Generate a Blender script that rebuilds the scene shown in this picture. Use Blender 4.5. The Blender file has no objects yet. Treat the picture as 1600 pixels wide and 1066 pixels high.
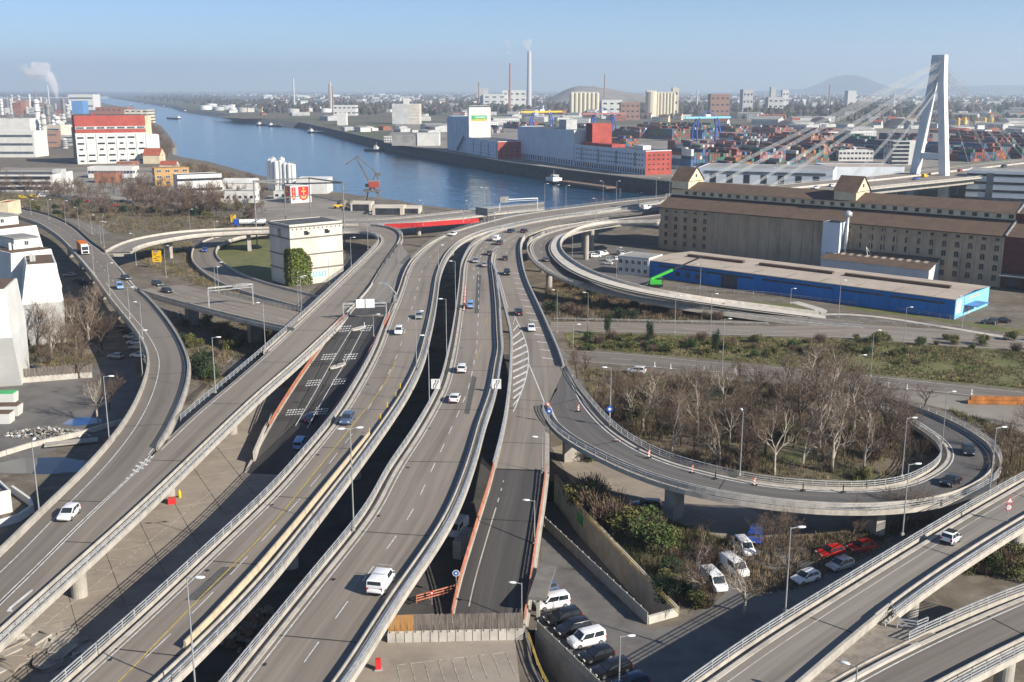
import bpy, math, random
import numpy as np
from mathutils import Vector, Matrix, noise
from mathutils.geometry import delaunay_2d_cdt

# ------------------------------------------------------------------ camera, light, exposure
SC = bpy.context.scene
F_PX, HOR, CAM_H = 1650.0, 141.0, 63.0
PITCH = math.atan((533 - HOR) / F_PX)
cam_d = bpy.data.cameras.new('camera')
cam_d.sensor_width = 36.0
cam_d.lens = 36.0 * F_PX / 1600.0
cam_d.clip_start = 1.0
cam_d.clip_end = 60000.0
cam = bpy.data.objects.new('camera', cam_d)
SC.collection.objects.link(cam)
cam.location = (0, 0, CAM_H)
cam.rotation_euler = (math.pi / 2 - PITCH, 0, 0)
SC.camera = cam

SUN_EL = math.radians(29.0)
SUN_DIR = Vector((0.84, -0.54, 0)).normalized() * math.cos(SUN_EL) + Vector((0, 0, math.sin(SUN_EL)))
world = bpy.data.worlds.new('World')
SC.world = world
world.use_nodes = True
wn = world.node_tree
sky = wn.nodes.new('ShaderNodeTexSky')
sky.sky_type = 'NISHITA'
sky.sun_disc = False
sky.sun_elevation = SUN_EL
sky.sun_rotation = math.atan2(SUN_DIR.x, SUN_DIR.y)
sky.altitude = 2500
sky.air_density = 1.0
sky.dust_density = 0.4
sky.ozone_density = 6.0
bg = wn.nodes['Background']
bg.inputs['Strength'].default_value = 0.078
wn.links.new(sky.outputs[0], bg.inputs['Color'])
sun_d = bpy.data.lights.new('sun', 'SUN')
sun_d.energy = 5.0
sun_d.angle = math.radians(0.53)
sun_d.color = (1.0, 0.93, 0.82)
sun = bpy.data.objects.new('sun', sun_d)
SC.collection.objects.link(sun)
sun.rotation_euler = (-SUN_DIR).to_track_quat('-Z', 'Y').to_euler()
sun.location = (200, -100, 300)
SC.view_settings.view_transform = 'Standard'
SC.view_settings.look = 'None'
SC.view_settings.exposure = 0.75
SC.view_settings.gamma = 1.0
SC.view_settings.use_curve_mapping = False
SC.cycles.volume_bounces = 6
SC.cycles.max_bounces = 8
SC.cycles.diffuse_bounces = 2
SC.cycles.glossy_bounces = 3
SC.cycles.transparent_max_bounces = 8
SC.cycles.use_denoising = True

COL = SC.collection
RNG = random.Random(7)

# ------------------------------------------------------------------ pixel <-> place
SP, CP = math.sin(PITCH), math.cos(PITCH)
def un(px, py, z=0.0):
    """the point at height z that the photograph shows at pixel (px, py) of 1600 x 1066"""
    a, b = (px - 800) / F_PX, (533 - py) / F_PX
    d = Vector((a, CP + b * SP, -SP + b * CP))
    t = (z - CAM_H) / d.z
    return Vector((d.x * t, d.y * t, z))
def at_y(px, py, Y):
    """the point on that line of sight at the ground distance Y"""
    a, b = (px - 800) / F_PX, (533 - py) / F_PX
    d = Vector((a, CP + b * SP, -SP + b * CP))
    t = Y / d.y
    return Vector((d.x * t, Y, CAM_H + d.z * t))
def zat(P, py):
    k = (533 - py) / F_PX
    return CAM_H + P[1] * (k * CP - SP) / (CP + k * SP)
def unf(px, py, zf):
    z = zf(200)
    for _ in range(12):
        q = un(px, py, z)
        z = 0.5 * z + 0.5 * zf(q.y)
    return un(px, py, z)

# ------------------------------------------------------------------ mesh builder
class MB:
    def __init__(s):
        s.v, s.f, s.m, s.uv = [], [], [], None
    def add(s, vs, fs, mi=0):
        o = len(s.v)
        s.v += [tuple(q) for q in vs]
        for q in fs:
            s.f.append(tuple(o + i for i in q)); s.m.append(mi)
    def box(s, c, sz, rz=0.0, mi=0, M=None, taper=1.0):
        x, y, z = sz[0] / 2, sz[1] / 2, sz[2] / 2
        vs = [Vector((a * x * (taper if k > 0 else 1), b * y * (taper if k > 0 else 1), k * z)) for k in (-1, 1) for a, b in ((-1, -1), (1, -1), (1, 1), (-1, 1))]
        if M is not None: vs = [M @ q for q in vs]
        elif rz:
            cs, sn = math.cos(rz), math.sin(rz)
            vs = [Vector((q.x * cs - q.y * sn, q.x * sn + q.y * cs, q.z)) for q in vs]
        c = Vector(c)
        s.add([q + c for q in vs], [(3, 2, 1, 0), (4, 5, 6, 7), (0, 1, 5, 4), (1, 2, 6, 5), (2, 3, 7, 6), (3, 0, 4, 7)], mi)
        return s
    def prism(s, poly, z0, z1, mi=0, mtop=None):
        """poly: xy list counter-clockwise; z1 may be a list"""
        n = len(poly)
        zt = z1 if isinstance(z1, (list, tuple)) else [z1] * n
        area = sum(poly[i][0] * poly[(i + 1) % n][1] - poly[(i + 1) % n][0] * poly[i][1] for i in range(n))
        if area < 0:
            poly = poly[::-1]; zt = list(zt)[::-1]
        vs = [(q[0], q[1], z0) for q in poly] + [(q[0], q[1], zt[i]) for i, q in enumerate(poly)]
        s.add(vs, [(i, (i + 1) % n, n + (i + 1) % n, n + i) for i in range(n)] + [tuple(range(n - 1, -1, -1))], mi)
        s.add(vs[n:], [tuple(range(n))], mi if mtop is None else mtop)
        return s
    def tube(s, pts, rad, n=6, mi=0, cap=True):
        pts = [Vector(q) for q in pts]
        rs = rad if isinstance(rad, (list, tuple)) else [rad] * len(pts)
        rings = []
        up = None
        for i, q in enumerate(pts):
            d = (pts[min(i + 1, len(pts) - 1)] - pts[max(i - 1, 0)])
            d = d.normalized() if d.length > 1e-9 else Vector((0, 0, 1))
            if up is None: up = Vector((0, 0, 1)) if abs(d.z) < 0.9 else Vector((1, 0, 0))
            a = d.cross(up); a.normalize(); b = a.cross(d)
            rings.append([q + (a * math.cos(2 * math.pi * k / n) + b * math.sin(2 * math.pi * k / n)) * rs[i] for k in range(n)])
        vs = [q for r in rings for q in r]
        fs = []
        for i in range(len(pts) - 1):
            for k in range(n):
                fs.append((i * n + k, i * n + (k + 1) % n, (i + 1) * n + (k + 1) % n, (i + 1) * n + k))
        if cap:
            fs.append(tuple(range(n - 1, -1, -1))); fs.append(tuple((len(pts) - 1) * n + k for k in range(n)))
        s.add(vs, fs, mi)
        return s
    def bar(s, a, b, w, h=None, mi=0):
        """a square bar from a to b"""
        a, b = Vector(a), Vector(b); h = h or w
        d = (b - a); L = d.length; d.normalize()
        up = Vector((0, 0, 1)) if abs(d.z) < 0.95 else Vector((0, 1, 0))
        x = d.cross(up).normalized(); y = x.cross(d)
        vs = []
        for q in (a, b):
            for i, j in ((-1, -1), (1, -1), (1, 1), (-1, 1)): vs.append(q + x * (i * w / 2) + y * (j * h / 2))
        s.add(vs, [(0, 1, 2, 3), (7, 6, 5, 4), (0, 4, 5, 1), (1, 5, 6, 2), (2, 6, 7, 3), (3, 7, 4, 0)], mi)
        return s
    def lathe(s, prof, c=(0, 0, 0), n=16, mi=0):
        """prof: list of (r, z)"""
        vs = []
        for r, z in prof:
            for k in range(n): vs.append((c[0] + r * math.cos(2 * math.pi * k / n), c[1] + r * math.sin(2 * math.pi * k / n), c[2] + z))
        fs = []
        for i in range(len(prof) - 1):
            for k in range(n): fs.append((i * n + k, i * n + (k + 1) % n, (i + 1) * n + (k + 1) % n, (i + 1) * n + k))
        fs.append(tuple(range(n - 1, -1, -1))); fs.append(tuple((len(prof) - 1) * n + k for k in range(n)))
        s.add(vs, fs, mi)
        return s
    def sweep(s, path, prof, mi=0, closed_prof=True):
        """path: list of (pos, lateral unit vector); prof: list of (lateral, dz)"""
        n = len(prof); vs = []
        for q, l in path:
            for a, b in prof: vs.append(q + l * a + Vector((0, 0, b)))
        fs = []
        for i in range(len(path) - 1):
            for k in range(n if closed_prof else n - 1):
                fs.append((i * n + k, i * n + (k + 1) % n, (i + 1) * n + (k + 1) % n, (i + 1) * n + k))
        if closed_prof:
            fs.append(tuple(range(n))); fs.append(tuple((len(path) - 1) * n + k for k in range(n - 1, -1, -1)))
        s.add(vs, fs, mi)
        return s
    def mesh(s, name, mats, smooth=False):
        me = bpy.data.meshes.new(name)
        me.from_pydata(s.v, [], s.f)
        if not isinstance(mats, (list, tuple)): mats = [mats]
        for m in mats: me.materials.append(M[m] if isinstance(m, str) else m)
        if len(mats) > 1: me.polygons.foreach_set('material_index', s.m)
        if s.uv is not None:
            l = me.uv_layers.new(name='UVMap')
            idx = np.zeros(len(me.loops), dtype=np.int32); me.loops.foreach_get('vertex_index', idx)
            l.data.foreach_set('uv', np.array(s.uv, dtype=np.float32)[idx].ravel())
        if smooth: me.polygons.foreach_set('use_smooth', [True] * len(me.polygons))
        me.update()
        return me
    def build(s, name, mats, parent=None, smooth=False, origin=None, **tags):
        if origin is not None:
            ox, oy, oz = origin
            s.v = [(a - ox, b - oy, c - oz) for a, b, c in s.v]
        o = bpy.data.objects.new(name, s.mesh(name, mats, smooth))
        COL.objects.link(o)
        if origin is not None: o.location = origin
        if parent is not None: o.parent = parent
        tag(o, **tags)
        return o
def fix_normals(o):
    import bmesh
    b = bmesh.new(); b.from_mesh(o.data); bmesh.ops.recalc_face_normals(b, faces=b.faces); b.to_mesh(o.data); b.free()
def tag(o, label=None, cat=None, group=None, kind=None):
    if label: o['label'] = label
    if cat: o['category'] = cat
    if group: o['group'] = group
    if kind: o['kind'] = kind
    return o
def empty(name, loc=(0, 0, 0), rz=0.0, label=None, cat=None, group=None, kind=None, parent=None):
    o = bpy.data.objects.new(name, None); COL.objects.link(o)
    o.location = loc; o.rotation_euler = (0, 0, rz)
    o.empty_display_size = 0.5
    if parent is not None: o.parent = parent
    return tag(o, label, cat, group, kind)
def inst(name, me, parent=None, loc=(0, 0, 0), rz=0.0, scale=None, **tags):
    o = bpy.data.objects.new(name, me); COL.objects.link(o)
    o.location = loc; o.rotation_euler = (0, 0, rz)
    if scale is not None: o.scale = scale
    if parent is not None: o.parent = parent
    return tag(o, **tags)
def copy_tree(o, parent=None):
    c = o.copy(); COL.objects.link(c); c.parent = parent
    for ch in o.children: copy_tree(ch, c)
    return c

# ------------------------------------------------------------------ materials
M = {}
def mat(name, col, rough=0.8, var=0.12, scale=0.4, col2=None, metal=0.0, bump=0.0, spec=0.3, coords='pos', stretch=(1, 1, 1), detail=6, lo=0.35, hi=0.65, trans=0.0, emit=None):
    m = bpy.data.materials.new(name); m.use_nodes = True
    nt = m.node_tree; b = nt.nodes['Principled BSDF']
    b.inputs['Roughness'].default_value = rough
    b.inputs['Metallic'].default_value = metal
    b.inputs['Specular IOR Level'].default_value = spec
    if trans: b.inputs['Transmission Weight'].default_value = trans
    if col2 is None: col2 = tuple(c * (1 - 2 * var) for c in col); col = tuple(min(1, c * (1 + var)) for c in col)
    if coords == 'pos':
        g = nt.nodes.new('ShaderNodeNewGeometry'); src = g.outputs['Position']
    elif coords == 'uv':
        g = nt.nodes.new('ShaderNodeTexCoord'); src = g.outputs['UV']
    else:
        g = nt.nodes.new('ShaderNodeTexCoord'); src = g.outputs['Object']
    mp = nt.nodes.new('ShaderNodeMapping'); mp.inputs['Scale'].default_value = stretch
    nt.links.new(src, mp.inputs['Vector'])
    n = nt.nodes.new('ShaderNodeTexNoise'); n.inputs['Scale'].default_value = scale; n.inputs['Detail'].default_value = detail
    n.inputs['Roughness'].default_value = 0.65
    nt.links.new(mp.outputs[0], n.inputs['Vector'])
    r = nt.nodes.new('ShaderNodeValToRGB')
    r.color_ramp.elements[0].position = lo; r.color_ramp.elements[1].position = hi
    r.color_ramp.elements[0].color = (*col2, 1); r.color_ramp.elements[1].color = (*col, 1)
    nt.links.new(n.outputs['Fac'], r.inputs['Fac'])
    nt.links.new(r.outputs['Color'], b.inputs['Base Color'])
    if bump:
        bp = nt.nodes.new('ShaderNodeBump'); bp.inputs['Strength'].default_value = bump; bp.inputs['Distance'].default_value = 0.2
        nt.links.new(n.outputs['Fac'], bp.inputs['Height']); nt.links.new(bp.outputs[0], b.inputs['Normal'])
    if emit:
        b.inputs['Emission Color'].default_value = (*emit[:3], 1); b.inputs['Emission Strength'].default_value = emit[3]
    M[name] = m
    return m
def mixer(name, layers, rough=0.85, coords='pos', bump=0.0):
    """layers: [(colour, None)] then [(colour, scale, lo, hi, stretch)] laid over each other by noise"""
    m = bpy.data.materials.new(name); m.use_nodes = True
    nt = m.node_tree; b = nt.nodes['Principled BSDF']
    b.inputs['Roughness'].default_value = rough; b.inputs['Specular IOR Level'].default_value = 0.25
    if coords == 'pos': src = nt.nodes.new('ShaderNodeNewGeometry').outputs['Position']
    elif coords == 'uv': src = nt.nodes.new('ShaderNodeTexCoord').outputs['UV']
    else: src = nt.nodes.new('ShaderNodeTexCoord').outputs['Object']
    cur = None; last = None
    for i, L in enumerate(layers):
        if i == 0:
            cur = nt.nodes.new('ShaderNodeRGB'); cur.outputs[0].default_value = (*L[0], 1); cur = cur.outputs[0]; continue
        c, sc, lo, hi, st = L[:5]
        mp = nt.nodes.new('ShaderNodeMapping'); mp.inputs['Scale'].default_value = st; mp.inputs['Location'].default_value = (i * 13.7, i * 7.1, i)
        nt.links.new(src, mp.inputs['Vector'])
        n = nt.nodes.new('ShaderNodeTexNoise'); n.inputs['Scale'].default_value = sc; n.inputs['Detail'].default_value = 7; n.inputs['Roughness'].default_value = 0.62
        nt.links.new(mp.outputs[0], n.inputs['Vector'])
        r = nt.nodes.new('ShaderNodeMapRange'); r.inputs['From Min'].default_value = lo; r.inputs['From Max'].default_value = hi
        if len(L) > 5: r.inputs['To Max'].default_value = L[5]
        nt.links.new(n.outputs['Fac'], r.inputs['Value'])
        mx = nt.nodes.new('ShaderNodeMix'); mx.data_type = 'RGBA'
        nt.links.new(r.outputs[0], mx.inputs['Factor']); nt.links.new(cur, mx.inputs['A']); mx.inputs['B'].default_value = (*c, 1)
        cur = mx.outputs['Result']; last = n
    nt.links.new(cur, b.inputs['Base Color'])
    if bump and last is not None:
        bp = nt.nodes.new('ShaderNodeBump'); bp.inputs['Strength'].default_value = bump; bp.inputs['Distance'].default_value = 0.15
        nt.links.new(last.outputs['Fac'], bp.inputs['Height']); nt.links.new(bp.outputs[0], b.inputs['Normal'])
    M[name] = m
    return m
I3 = (1, 1, 1)
# roads carry UVs: u metres across, v metres along
def road_mat(name, base, worn, dark):
    return mixer(name, [(base,), (worn, 0.35, 0.42, 0.62, (1.6, 0.03, 1)), (dark, 0.5, 0.48, 0.68, (1.1, 0.03, 1), 0.9), (worn, 0.06, 0.45, 0.65, (1, 0.6, 1), 0.6), (dark, 6.0, 0.35, 0.9, (1, 1, 1), 0.5)], 0.85, 'uv')
road_mat('asphalt', (0.225, 0.192, 0.156), (0.272, 0.235, 0.193), (0.152, 0.13, 0.107))
road_mat('asphalt_mid', (0.178, 0.155, 0.13), (0.215, 0.189, 0.16), (0.124, 0.108, 0.091))
road_mat('asphalt_dark', (0.068, 0.064, 0.061), (0.092, 0.086, 0.08), (0.048, 0.046, 0.044))
road_mat('asphalt_loop', (0.115, 0.107, 0.1), (0.145, 0.135, 0.125), (0.08, 0.075, 0.07))
road_mat('asphalt_pale', (0.235, 0.21, 0.178), (0.285, 0.256, 0.218), (0.15, 0.134, 0.114))
mixer('concrete', [((0.40, 0.37, 0.32),), ((0.30, 0.275, 0.235), 0.5, 0.4, 0.65, I3), ((0.20, 0.18, 0.155), 0.25, 0.55, 0.75, (1, 1, 0.3), 0.7), ((0.46, 0.43, 0.38), 3.0, 0.5, 0.8, I3, 0.6)], 0.9)
mixer('concrete_pale', [((0.52, 0.48, 0.42),), ((0.40, 0.37, 0.32), 0.6, 0.42, 0.66, I3), ((0.27, 0.245, 0.21), 0.3, 0.58, 0.78, (1, 1, 0.25), 0.7)], 0.9)
mixer('concrete_pink', [((0.50, 0.44, 0.41),), ((0.42, 0.36, 0.34), 0.3, 0.42, 0.6, I3), ((0.28, 0.24, 0.22), 0.6, 0.6, 0.8, I3, 0.6)], 0.9)
mixer('concrete_dark', [((0.19, 0.175, 0.155),), ((0.12, 0.11, 0.10), 0.4, 0.4, 0.7, I3), ((0.26, 0.24, 0.21), 1.2, 0.55, 0.8, I3, 0.6)], 0.92)
mixer('plaza', [((0.31, 0.265, 0.215),), ((0.24, 0.205, 0.17), 0.15, 0.42, 0.62, I3), ((0.36, 0.32, 0.265), 0.5, 0.52, 0.75, I3, 0.7), ((0.15, 0.13, 0.11), 0.35, 0.62, 0.75, I3, 0.6), ((0.2, 0.175, 0.15), 4.0, 0.4, 0.9, I3, 0.5)], 0.9)
mixer('lot', [((0.16, 0.15, 0.138),), ((0.11, 0.103, 0.096), 0.2, 0.42, 0.65, I3), ((0.21, 0.195, 0.175), 0.6, 0.55, 0.8, I3, 0.6), ((0.09, 0.085, 0.08), 5.0, 0.4, 0.9, I3, 0.4)], 0.9)
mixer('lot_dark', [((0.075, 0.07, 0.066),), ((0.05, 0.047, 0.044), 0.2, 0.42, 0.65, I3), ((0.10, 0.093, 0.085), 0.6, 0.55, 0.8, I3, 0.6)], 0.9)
mixer('dirt', [((0.165, 0.14, 0.108),), ((0.11, 0.09, 0.066), 0.12, 0.42, 0.62, I3), ((0.27, 0.235, 0.185), 0.4, 0.5, 0.75, I3, 0.7), ((0.09, 0.078, 0.055), 1.5, 0.55, 0.8, I3, 0.6)], 0.95)
mixer('earth_brush', [((0.15, 0.118, 0.082),), ((0.09, 0.095, 0.04), 0.08, 0.46, 0.6, I3), ((0.22, 0.175, 0.12), 0.35, 0.5, 0.72, I3, 0.8), ((0.06, 0.055, 0.035), 1.4, 0.5, 0.75, I3, 0.7)], 0.95)
mixer('grass', [((0.11, 0.125, 0.04),), ((0.17, 0.15, 0.07), 0.15, 0.42, 0.62, I3), ((0.075, 0.095, 0.028), 0.6, 0.5, 0.72, I3, 0.8), ((0.24, 0.2, 0.12), 1.5, 0.58, 0.8, I3, 0.6)], 0.95)
mixer('plain', [((0.13, 0.115, 0.075),), ((0.085, 0.105, 0.04), 0.0035, 0.47, 0.56, I3), ((0.19, 0.155, 0.105), 0.006, 0.55, 0.63, I3, 0.9), ((0.075, 0.065, 0.05), 0.02, 0.5, 0.65, I3, 0.8), ((0.25, 0.22, 0.17), 0.05, 0.62, 0.75, I3, 0.6)], 0.95)
mixer('yard', [((0.26, 0.235, 0.20),), ((0.18, 0.16, 0.135), 0.02, 0.42, 0.6, I3), ((0.33, 0.30, 0.255), 0.05, 0.5, 0.72, I3, 0.8), ((0.13, 0.115, 0.095), 0.15, 0.55, 0.75, I3, 0.7)], 0.95)
mixer('gravel', [((0.25, 0.22, 0.18),), ((0.16, 0.14, 0.115), 1.2, 0.4, 0.65, I3), ((0.34, 0.3, 0.25), 5.0, 0.5, 0.75, I3, 0.7)], 0.95)
mat('paint_white', (0.62, 0.61, 0.58), 0.7, 0.18, 1.2)
mat('paint_worn', (0.42, 0.38, 0.32), 0.8, 0.3, 2.0)
mat('paint_yellow', (0.5, 0.37, 0.07), 0.7, 0.15, 1.2)
mat('joint', (0.035, 0.033, 0.03), 0.9, 0.2)
mat('patch', (0.10, 0.095, 0.09), 0.9, 0.15, 1.5)
mat('galv', (0.50, 0.50, 0.49), 0.45, 0.15, 1.0, metal=0.35)
mat('galv_dark', (0.27, 0.265, 0.255), 0.5, 0.2, 1.0, metal=0.3)
mat('steel_grey', (0.33, 0.34, 0.33), 0.5, 0.12, 0.8, metal=0.2)
mat('orange_rail', (0.52, 0.20, 0.12), 0.6, 0.15, 1.0)
mat('red_beam', (0.55, 0.03, 0.03), 0.5, 0.1, 0.3)
mat('black_metal', (0.03, 0.03, 0.032), 0.5, 0.2)
mat('white', (0.70, 0.69, 0.66), 0.6, 0.05, 0.3)
mat('lamp_white', (0.72, 0.73, 0.72), 0.35, 0.05)
mat('yellow_sign', (0.80, 0.48, 0.02), 0.5, 0.05)
mat('sign_blue', (0.02, 0.10, 0.42), 0.45, 0.05)
mat('sign_red', (0.60, 0.03, 0.03), 0.45, 0.05)
mat('beacon_orange', (0.75, 0.22, 0.03), 0.5, 0.05)
mat('glass', (0.03, 0.038, 0.045), 0.08, 0.1, spec=0.6)
mat('window_dark', (0.035, 0.04, 0.05), 0.15, 0.3, 0.3, spec=0.6)
mat('window_blue', (0.06, 0.075, 0.10), 0.15, 0.3, 0.3, spec=0.6)
mat('rubber', (0.018, 0.018, 0.018), 0.85, 0.1)
mat('rim', (0.4, 0.4, 0.41), 0.35, 0.1, metal=0.7)
mat('tail_red', (0.45, 0.015, 0.012), 0.3, 0.05)
mat('head_light', (0.75, 0.77, 0.78), 0.15, 0.03, spec=0.6)

mixer('kerb_concrete', [((0.46, 0.42, 0.36),), ((0.34, 0.31, 0.265), .6, .42, .66, I3), ((.2, .18, .155), .3, .56, .76, (1, 1, .25), .7)], .9)
# ------------------------------------------------------------------ ground, river
WATER_Z, ZB = -6.0, 3.5          # water level; level of the far bank
def in_poly(x, y, poly):
    c = False; n = len(poly)
    for i in range(n):
        a, b = poly[i], poly[(i + 1) % n]
        if (a[1] > y) != (b[1] > y) and x < (b[0] - a[0]) * (y - a[1]) / (b[1] - a[1]) + a[0]: c = not c
    return c
def sheet(name, outer, z, material, holes=(), parent=None, **tags):
    loops = [list(outer)] + [list(h) for h in holes]
    vs, es = [], []
    for lp in loops:
        o = len(vs); n = len(lp)
        vs += [Vector((q[0], q[1])) for q in lp]; es += [(o + i, o + (i + 1) % n) for i in range(n)]
    v2, e2, f2, *_ = delaunay_2d_cdt(vs, es, [], 0, 1e-4)
    mb = MB(); keep = []
    for t in f2:
        cx = sum(v2[i][0] for i in t) / 3; cy = sum(v2[i][1] for i in t) / 3
        if in_poly(cx, cy, outer) and not any(in_poly(cx, cy, h) for h in holes): keep.append(tuple(t))
    mb.add([(q[0], q[1], z) for q in v2], keep)
    o = mb.build(name, material, parent, **tags)
    me = o.data
    flip = [p.index for p in me.polygons if p.normal.z < 0]
    if flip: 
        import bmesh
        b = bmesh.new(); b.from_mesh(me)
        for f in b.faces:
            if f.normal.z < 0: f.normal_flip()
        b.to_mesh(me); b.free()
    return o
def pxs(lst, z=0.0): return [un(x, y, z)[:2] for x, y in lst]

near_bank_px = [(152, 153.5), (157, 161), (192, 169), (226, 176), (233, 189), (252, 200), (262, 212), (270, 224), (270, 246), (286, 251), (327, 258), (365, 269), (400, 279), (455, 292), (511, 305), (560, 313), (620, 321), (660, 329), (720, 336), (790, 346)]
near_bank = [tuple(q) for q in pxs(near_bank_px, -3.0)] + [(20, 560), (62, 510), (120, 455), (230, 370), (420, 230), (700, 20)]
far_bank_px = [(170, 152.6), (228, 161.5), (273, 169), (287, 174), (304, 177), (342, 182), (377, 189), (430, 195.5), (468, 199), (514, 210), (562, 223), (595, 231), (638, 241.5), (714, 256), (800, 272), (871, 283), (942, 293), (1000, 301)]
far_bank = [tuple(q) for q in pxs(far_bank_px, WATER_Z)] + [(210, 560), (330, 400), (560, 200), (800, 20)]
troughA = [tuple(q) for q in pxs([(851, 822), (1012, 975), (1058, 962), (905, 800), (868, 752), (842, 752), (846, 790)], 0)]
troughB = [tuple(q) for q in pxs([(822, 985), (838, 985), (960, 1105), (985, 1180), (905, 1180), (830, 1040)], 0)]
left_outer = near_bank[::-1] + [(-9000, 9300), (-9000, 20), (-300, -60), (700, -60)]
ground = sheet('ground', left_outer, 0.0, 'dirt', [troughA, troughB], label='brown bare ground under and beside the elevated roads', kind='structure')
right_outer = far_bank + [(26000, 20), (26000, 30000), (-22000, 30000), (-22000, 9400), (-9050, 9400)] 
bank2 = sheet('plain', right_outer, ZB, 'plain', label='flat hazy plain with fields beyond the river', kind='structure')
# water with waves in the material
m = bpy.data.materials.new('water'); m.use_nodes = True; nt = m.node_tree; b = nt.nodes['Principled BSDF']
b.inputs['Base Color'].default_value = (0.012, 0.06, 0.12, 1); b.inputs['Roughness'].default_value = 0.12
b.inputs['IOR'].default_value = 1.33
g = nt.nodes.new('ShaderNodeNewGeometry'); hs = []
for sc, st, dist, stg in ((0.12, (1, 0.55, 1), 1.0, 0.5), (0.5, (1, 0.6, 1), 0.5, 0.5), (0.02, (1, 0.5, 1), 2.0, 0.25)):
    mp = nt.nodes.new('ShaderNodeMapping'); mp.inputs['Scale'].default_value = st; mp.inputs['Rotation'].default_value = (0, 0, 0.5)
    n = nt.nodes.new('ShaderNodeTexNoise'); n.inputs['Scale'].default_value = sc; n.inputs['Detail'].default_value = 3
    bp = nt.nodes.new('ShaderNodeBump'); bp.inputs['Strength'].default_value = stg; bp.inputs['Distance'].default_value = dist
    nt.links.new(g.outputs['Position'], mp.inputs[0]); nt.links.new(mp.outputs[0], n.inputs['Vector']); nt.links.new(n.outputs['Fac'], bp.inputs['Height'])
    if hs: nt.links.new(hs[-1].outputs[0], bp.inputs['Normal'])
    hs.append(bp)
nt.links.new(hs[-1].outputs[0], b.inputs['Normal'])
M['water'] = m
wat = [(-200 - 3300, 9380), (-2600, 9380)] + [(1500, 100), (900, -55), (300, 100), (-60, 500), (-400, 700), (-560, 1100), (-1900, 4500)]
wo = MB(); 
wpoly = [(-4600, 9300), (-4600, 6000), (-1500, 1500), (-420, 640), (-40, 480), (250, 300), (560, 0), (950, 0), (950, 60), (600, 300), (260, 640), (120, 1050), (-20, 1500), (-500, 2600), (-1500, 5200), (-2600, 9300)]
sheet('river', wpoly, WATER_Z, 'water', label='wide blue river with fine ripples', kind='structure')
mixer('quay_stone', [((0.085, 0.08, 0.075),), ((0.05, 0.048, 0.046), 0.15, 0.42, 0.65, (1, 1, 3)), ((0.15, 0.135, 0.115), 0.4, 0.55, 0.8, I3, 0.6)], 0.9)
mixer('bank_stone', [((0.27, 0.24, 0.19),), ((0.17, 0.15, 0.12), 0.2, 0.42, 0.62, I3), ((0.34, 0.31, 0.26), 0.9, 0.52, 0.75, I3, 0.7)], 0.95)
def bank_wall(name, pts, z0, z1, out, material, label):
    """strip between water and bank; out = how far its foot stands into the water"""
    mb = MB(); n = len(pts); top = []; bot = []
    for i in range(n):
        a, c = Vector(pts[max(i - 1, 0)]), Vector(pts[min(i + 1, n - 1)])
        d = (c - a); d = Vector((d.x, d.y)).normalized()
        top.append((pts[i][0], pts[i][1], z1)); bot.append((pts[i][0] + d.y * out, pts[i][1] - d.x * out, z0))
    mb.add(bot + top, [(i, i + 1, n + i + 1, n + i) for i in range(n - 1)])
    return mb.build(name, material, label=label, kind='structure')
bank_wall('river_bank', near_bank, WATER_Z - 1.5, 0.0, -5.0, 'bank_stone', 'sloping stone river bank below the road side')
i0 = 8
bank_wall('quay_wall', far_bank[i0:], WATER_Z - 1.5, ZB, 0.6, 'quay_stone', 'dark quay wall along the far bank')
bank_wall('far_river_bank', far_bank[:i0 + 1], WATER_Z - 1.5, ZB, 14, 'bank_stone', 'sandy river bank beyond the quay wall')
# coping along the quay
mb = MB()
for a, c in zip(far_bank[i0:-1], far_bank[i0 + 1:]):
    mb.bar((a[0] - .2, a[1], ZB + .2), (c[0] - .2, c[1], ZB + .2), 0.9, 0.5)
mb.build('quay_kerb', 'concrete', label='pale concrete kerb along the top of the quay wall', kind='structure')

# harbour yards on the far bank, parking lots and plazas on the near side: thin sheets over the ground
def patch(name, px, z, material, label, zoff=0.02, kind='structure', pts=None):
    pl = [tuple(q) for q in (pxs(px, z) if pts is None else pts)]
    return sheet(name, pl, z + zoff, material, label=label, kind=kind)
patch('harbour_yard', [(600, 223), (700, 238), (800, 254), (1000, 278), (1180, 290), (1600, 246), (1600, 205), (1200, 200), (960, 196), (800, 192), (620, 192)], ZB, 'yard', 'pale harbour yard of the container terminal', 0.03)
patch('shaded_lot', [(640, 540), (860, 560), (860, 720), (845, 800), (830, 940), (600, 985), (520, 1180), (110, 1180), (430, 830), (620, 600)], 0, 'lot_dark', 'dark asphalt lot with painted shade under the middle carriageways', 0.008)  # dark asphalt, colour lowered further to deepen the shade between the decks
patch('ramp_foot_plaza', [(560, 930), (600, 962), (815, 955), (806, 1010), (812, 1066), (820, 1180), (480, 1180)], 0, 'plaza', 'paved plaza before the board fence', 0.025)
patch('parking_plaza', [(620, 560), (600, 620), (420, 830), (190, 1066), (80, 1180), (-330, 1180), (-60, 900), (250, 690), (360, 560)], 0, 'plaza', 'brown concrete parking plaza under the elevated roads')
patch('parking_lot', [(846, 830), (1010, 985), (1060, 978), (1130, 930), (1160, 860), (1330, 830), (1480, 800), (1400, 960), (1300, 1180), (1000, 1180), (965, 1105), (842, 985)], 0, 'lot', 'dark asphalt parking lot below the bridges')
patch('ramp_underpass_lot', [(862, 700), (900, 690), (1000, 740), (1180, 800), (1250, 830), (1150, 850), (1010, 800), (905, 775)], 0, 'plaza', 'paved car park below the curved slip road', 0.035)
patch('loop_floor', [(905, 575), (1330, 610), (1480, 660), (1500, 720), (1440, 780), (1200, 770), (1000, 730), (930, 650)], 0, 'earth_brush', 'leaf covered ground inside the loop road')
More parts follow.
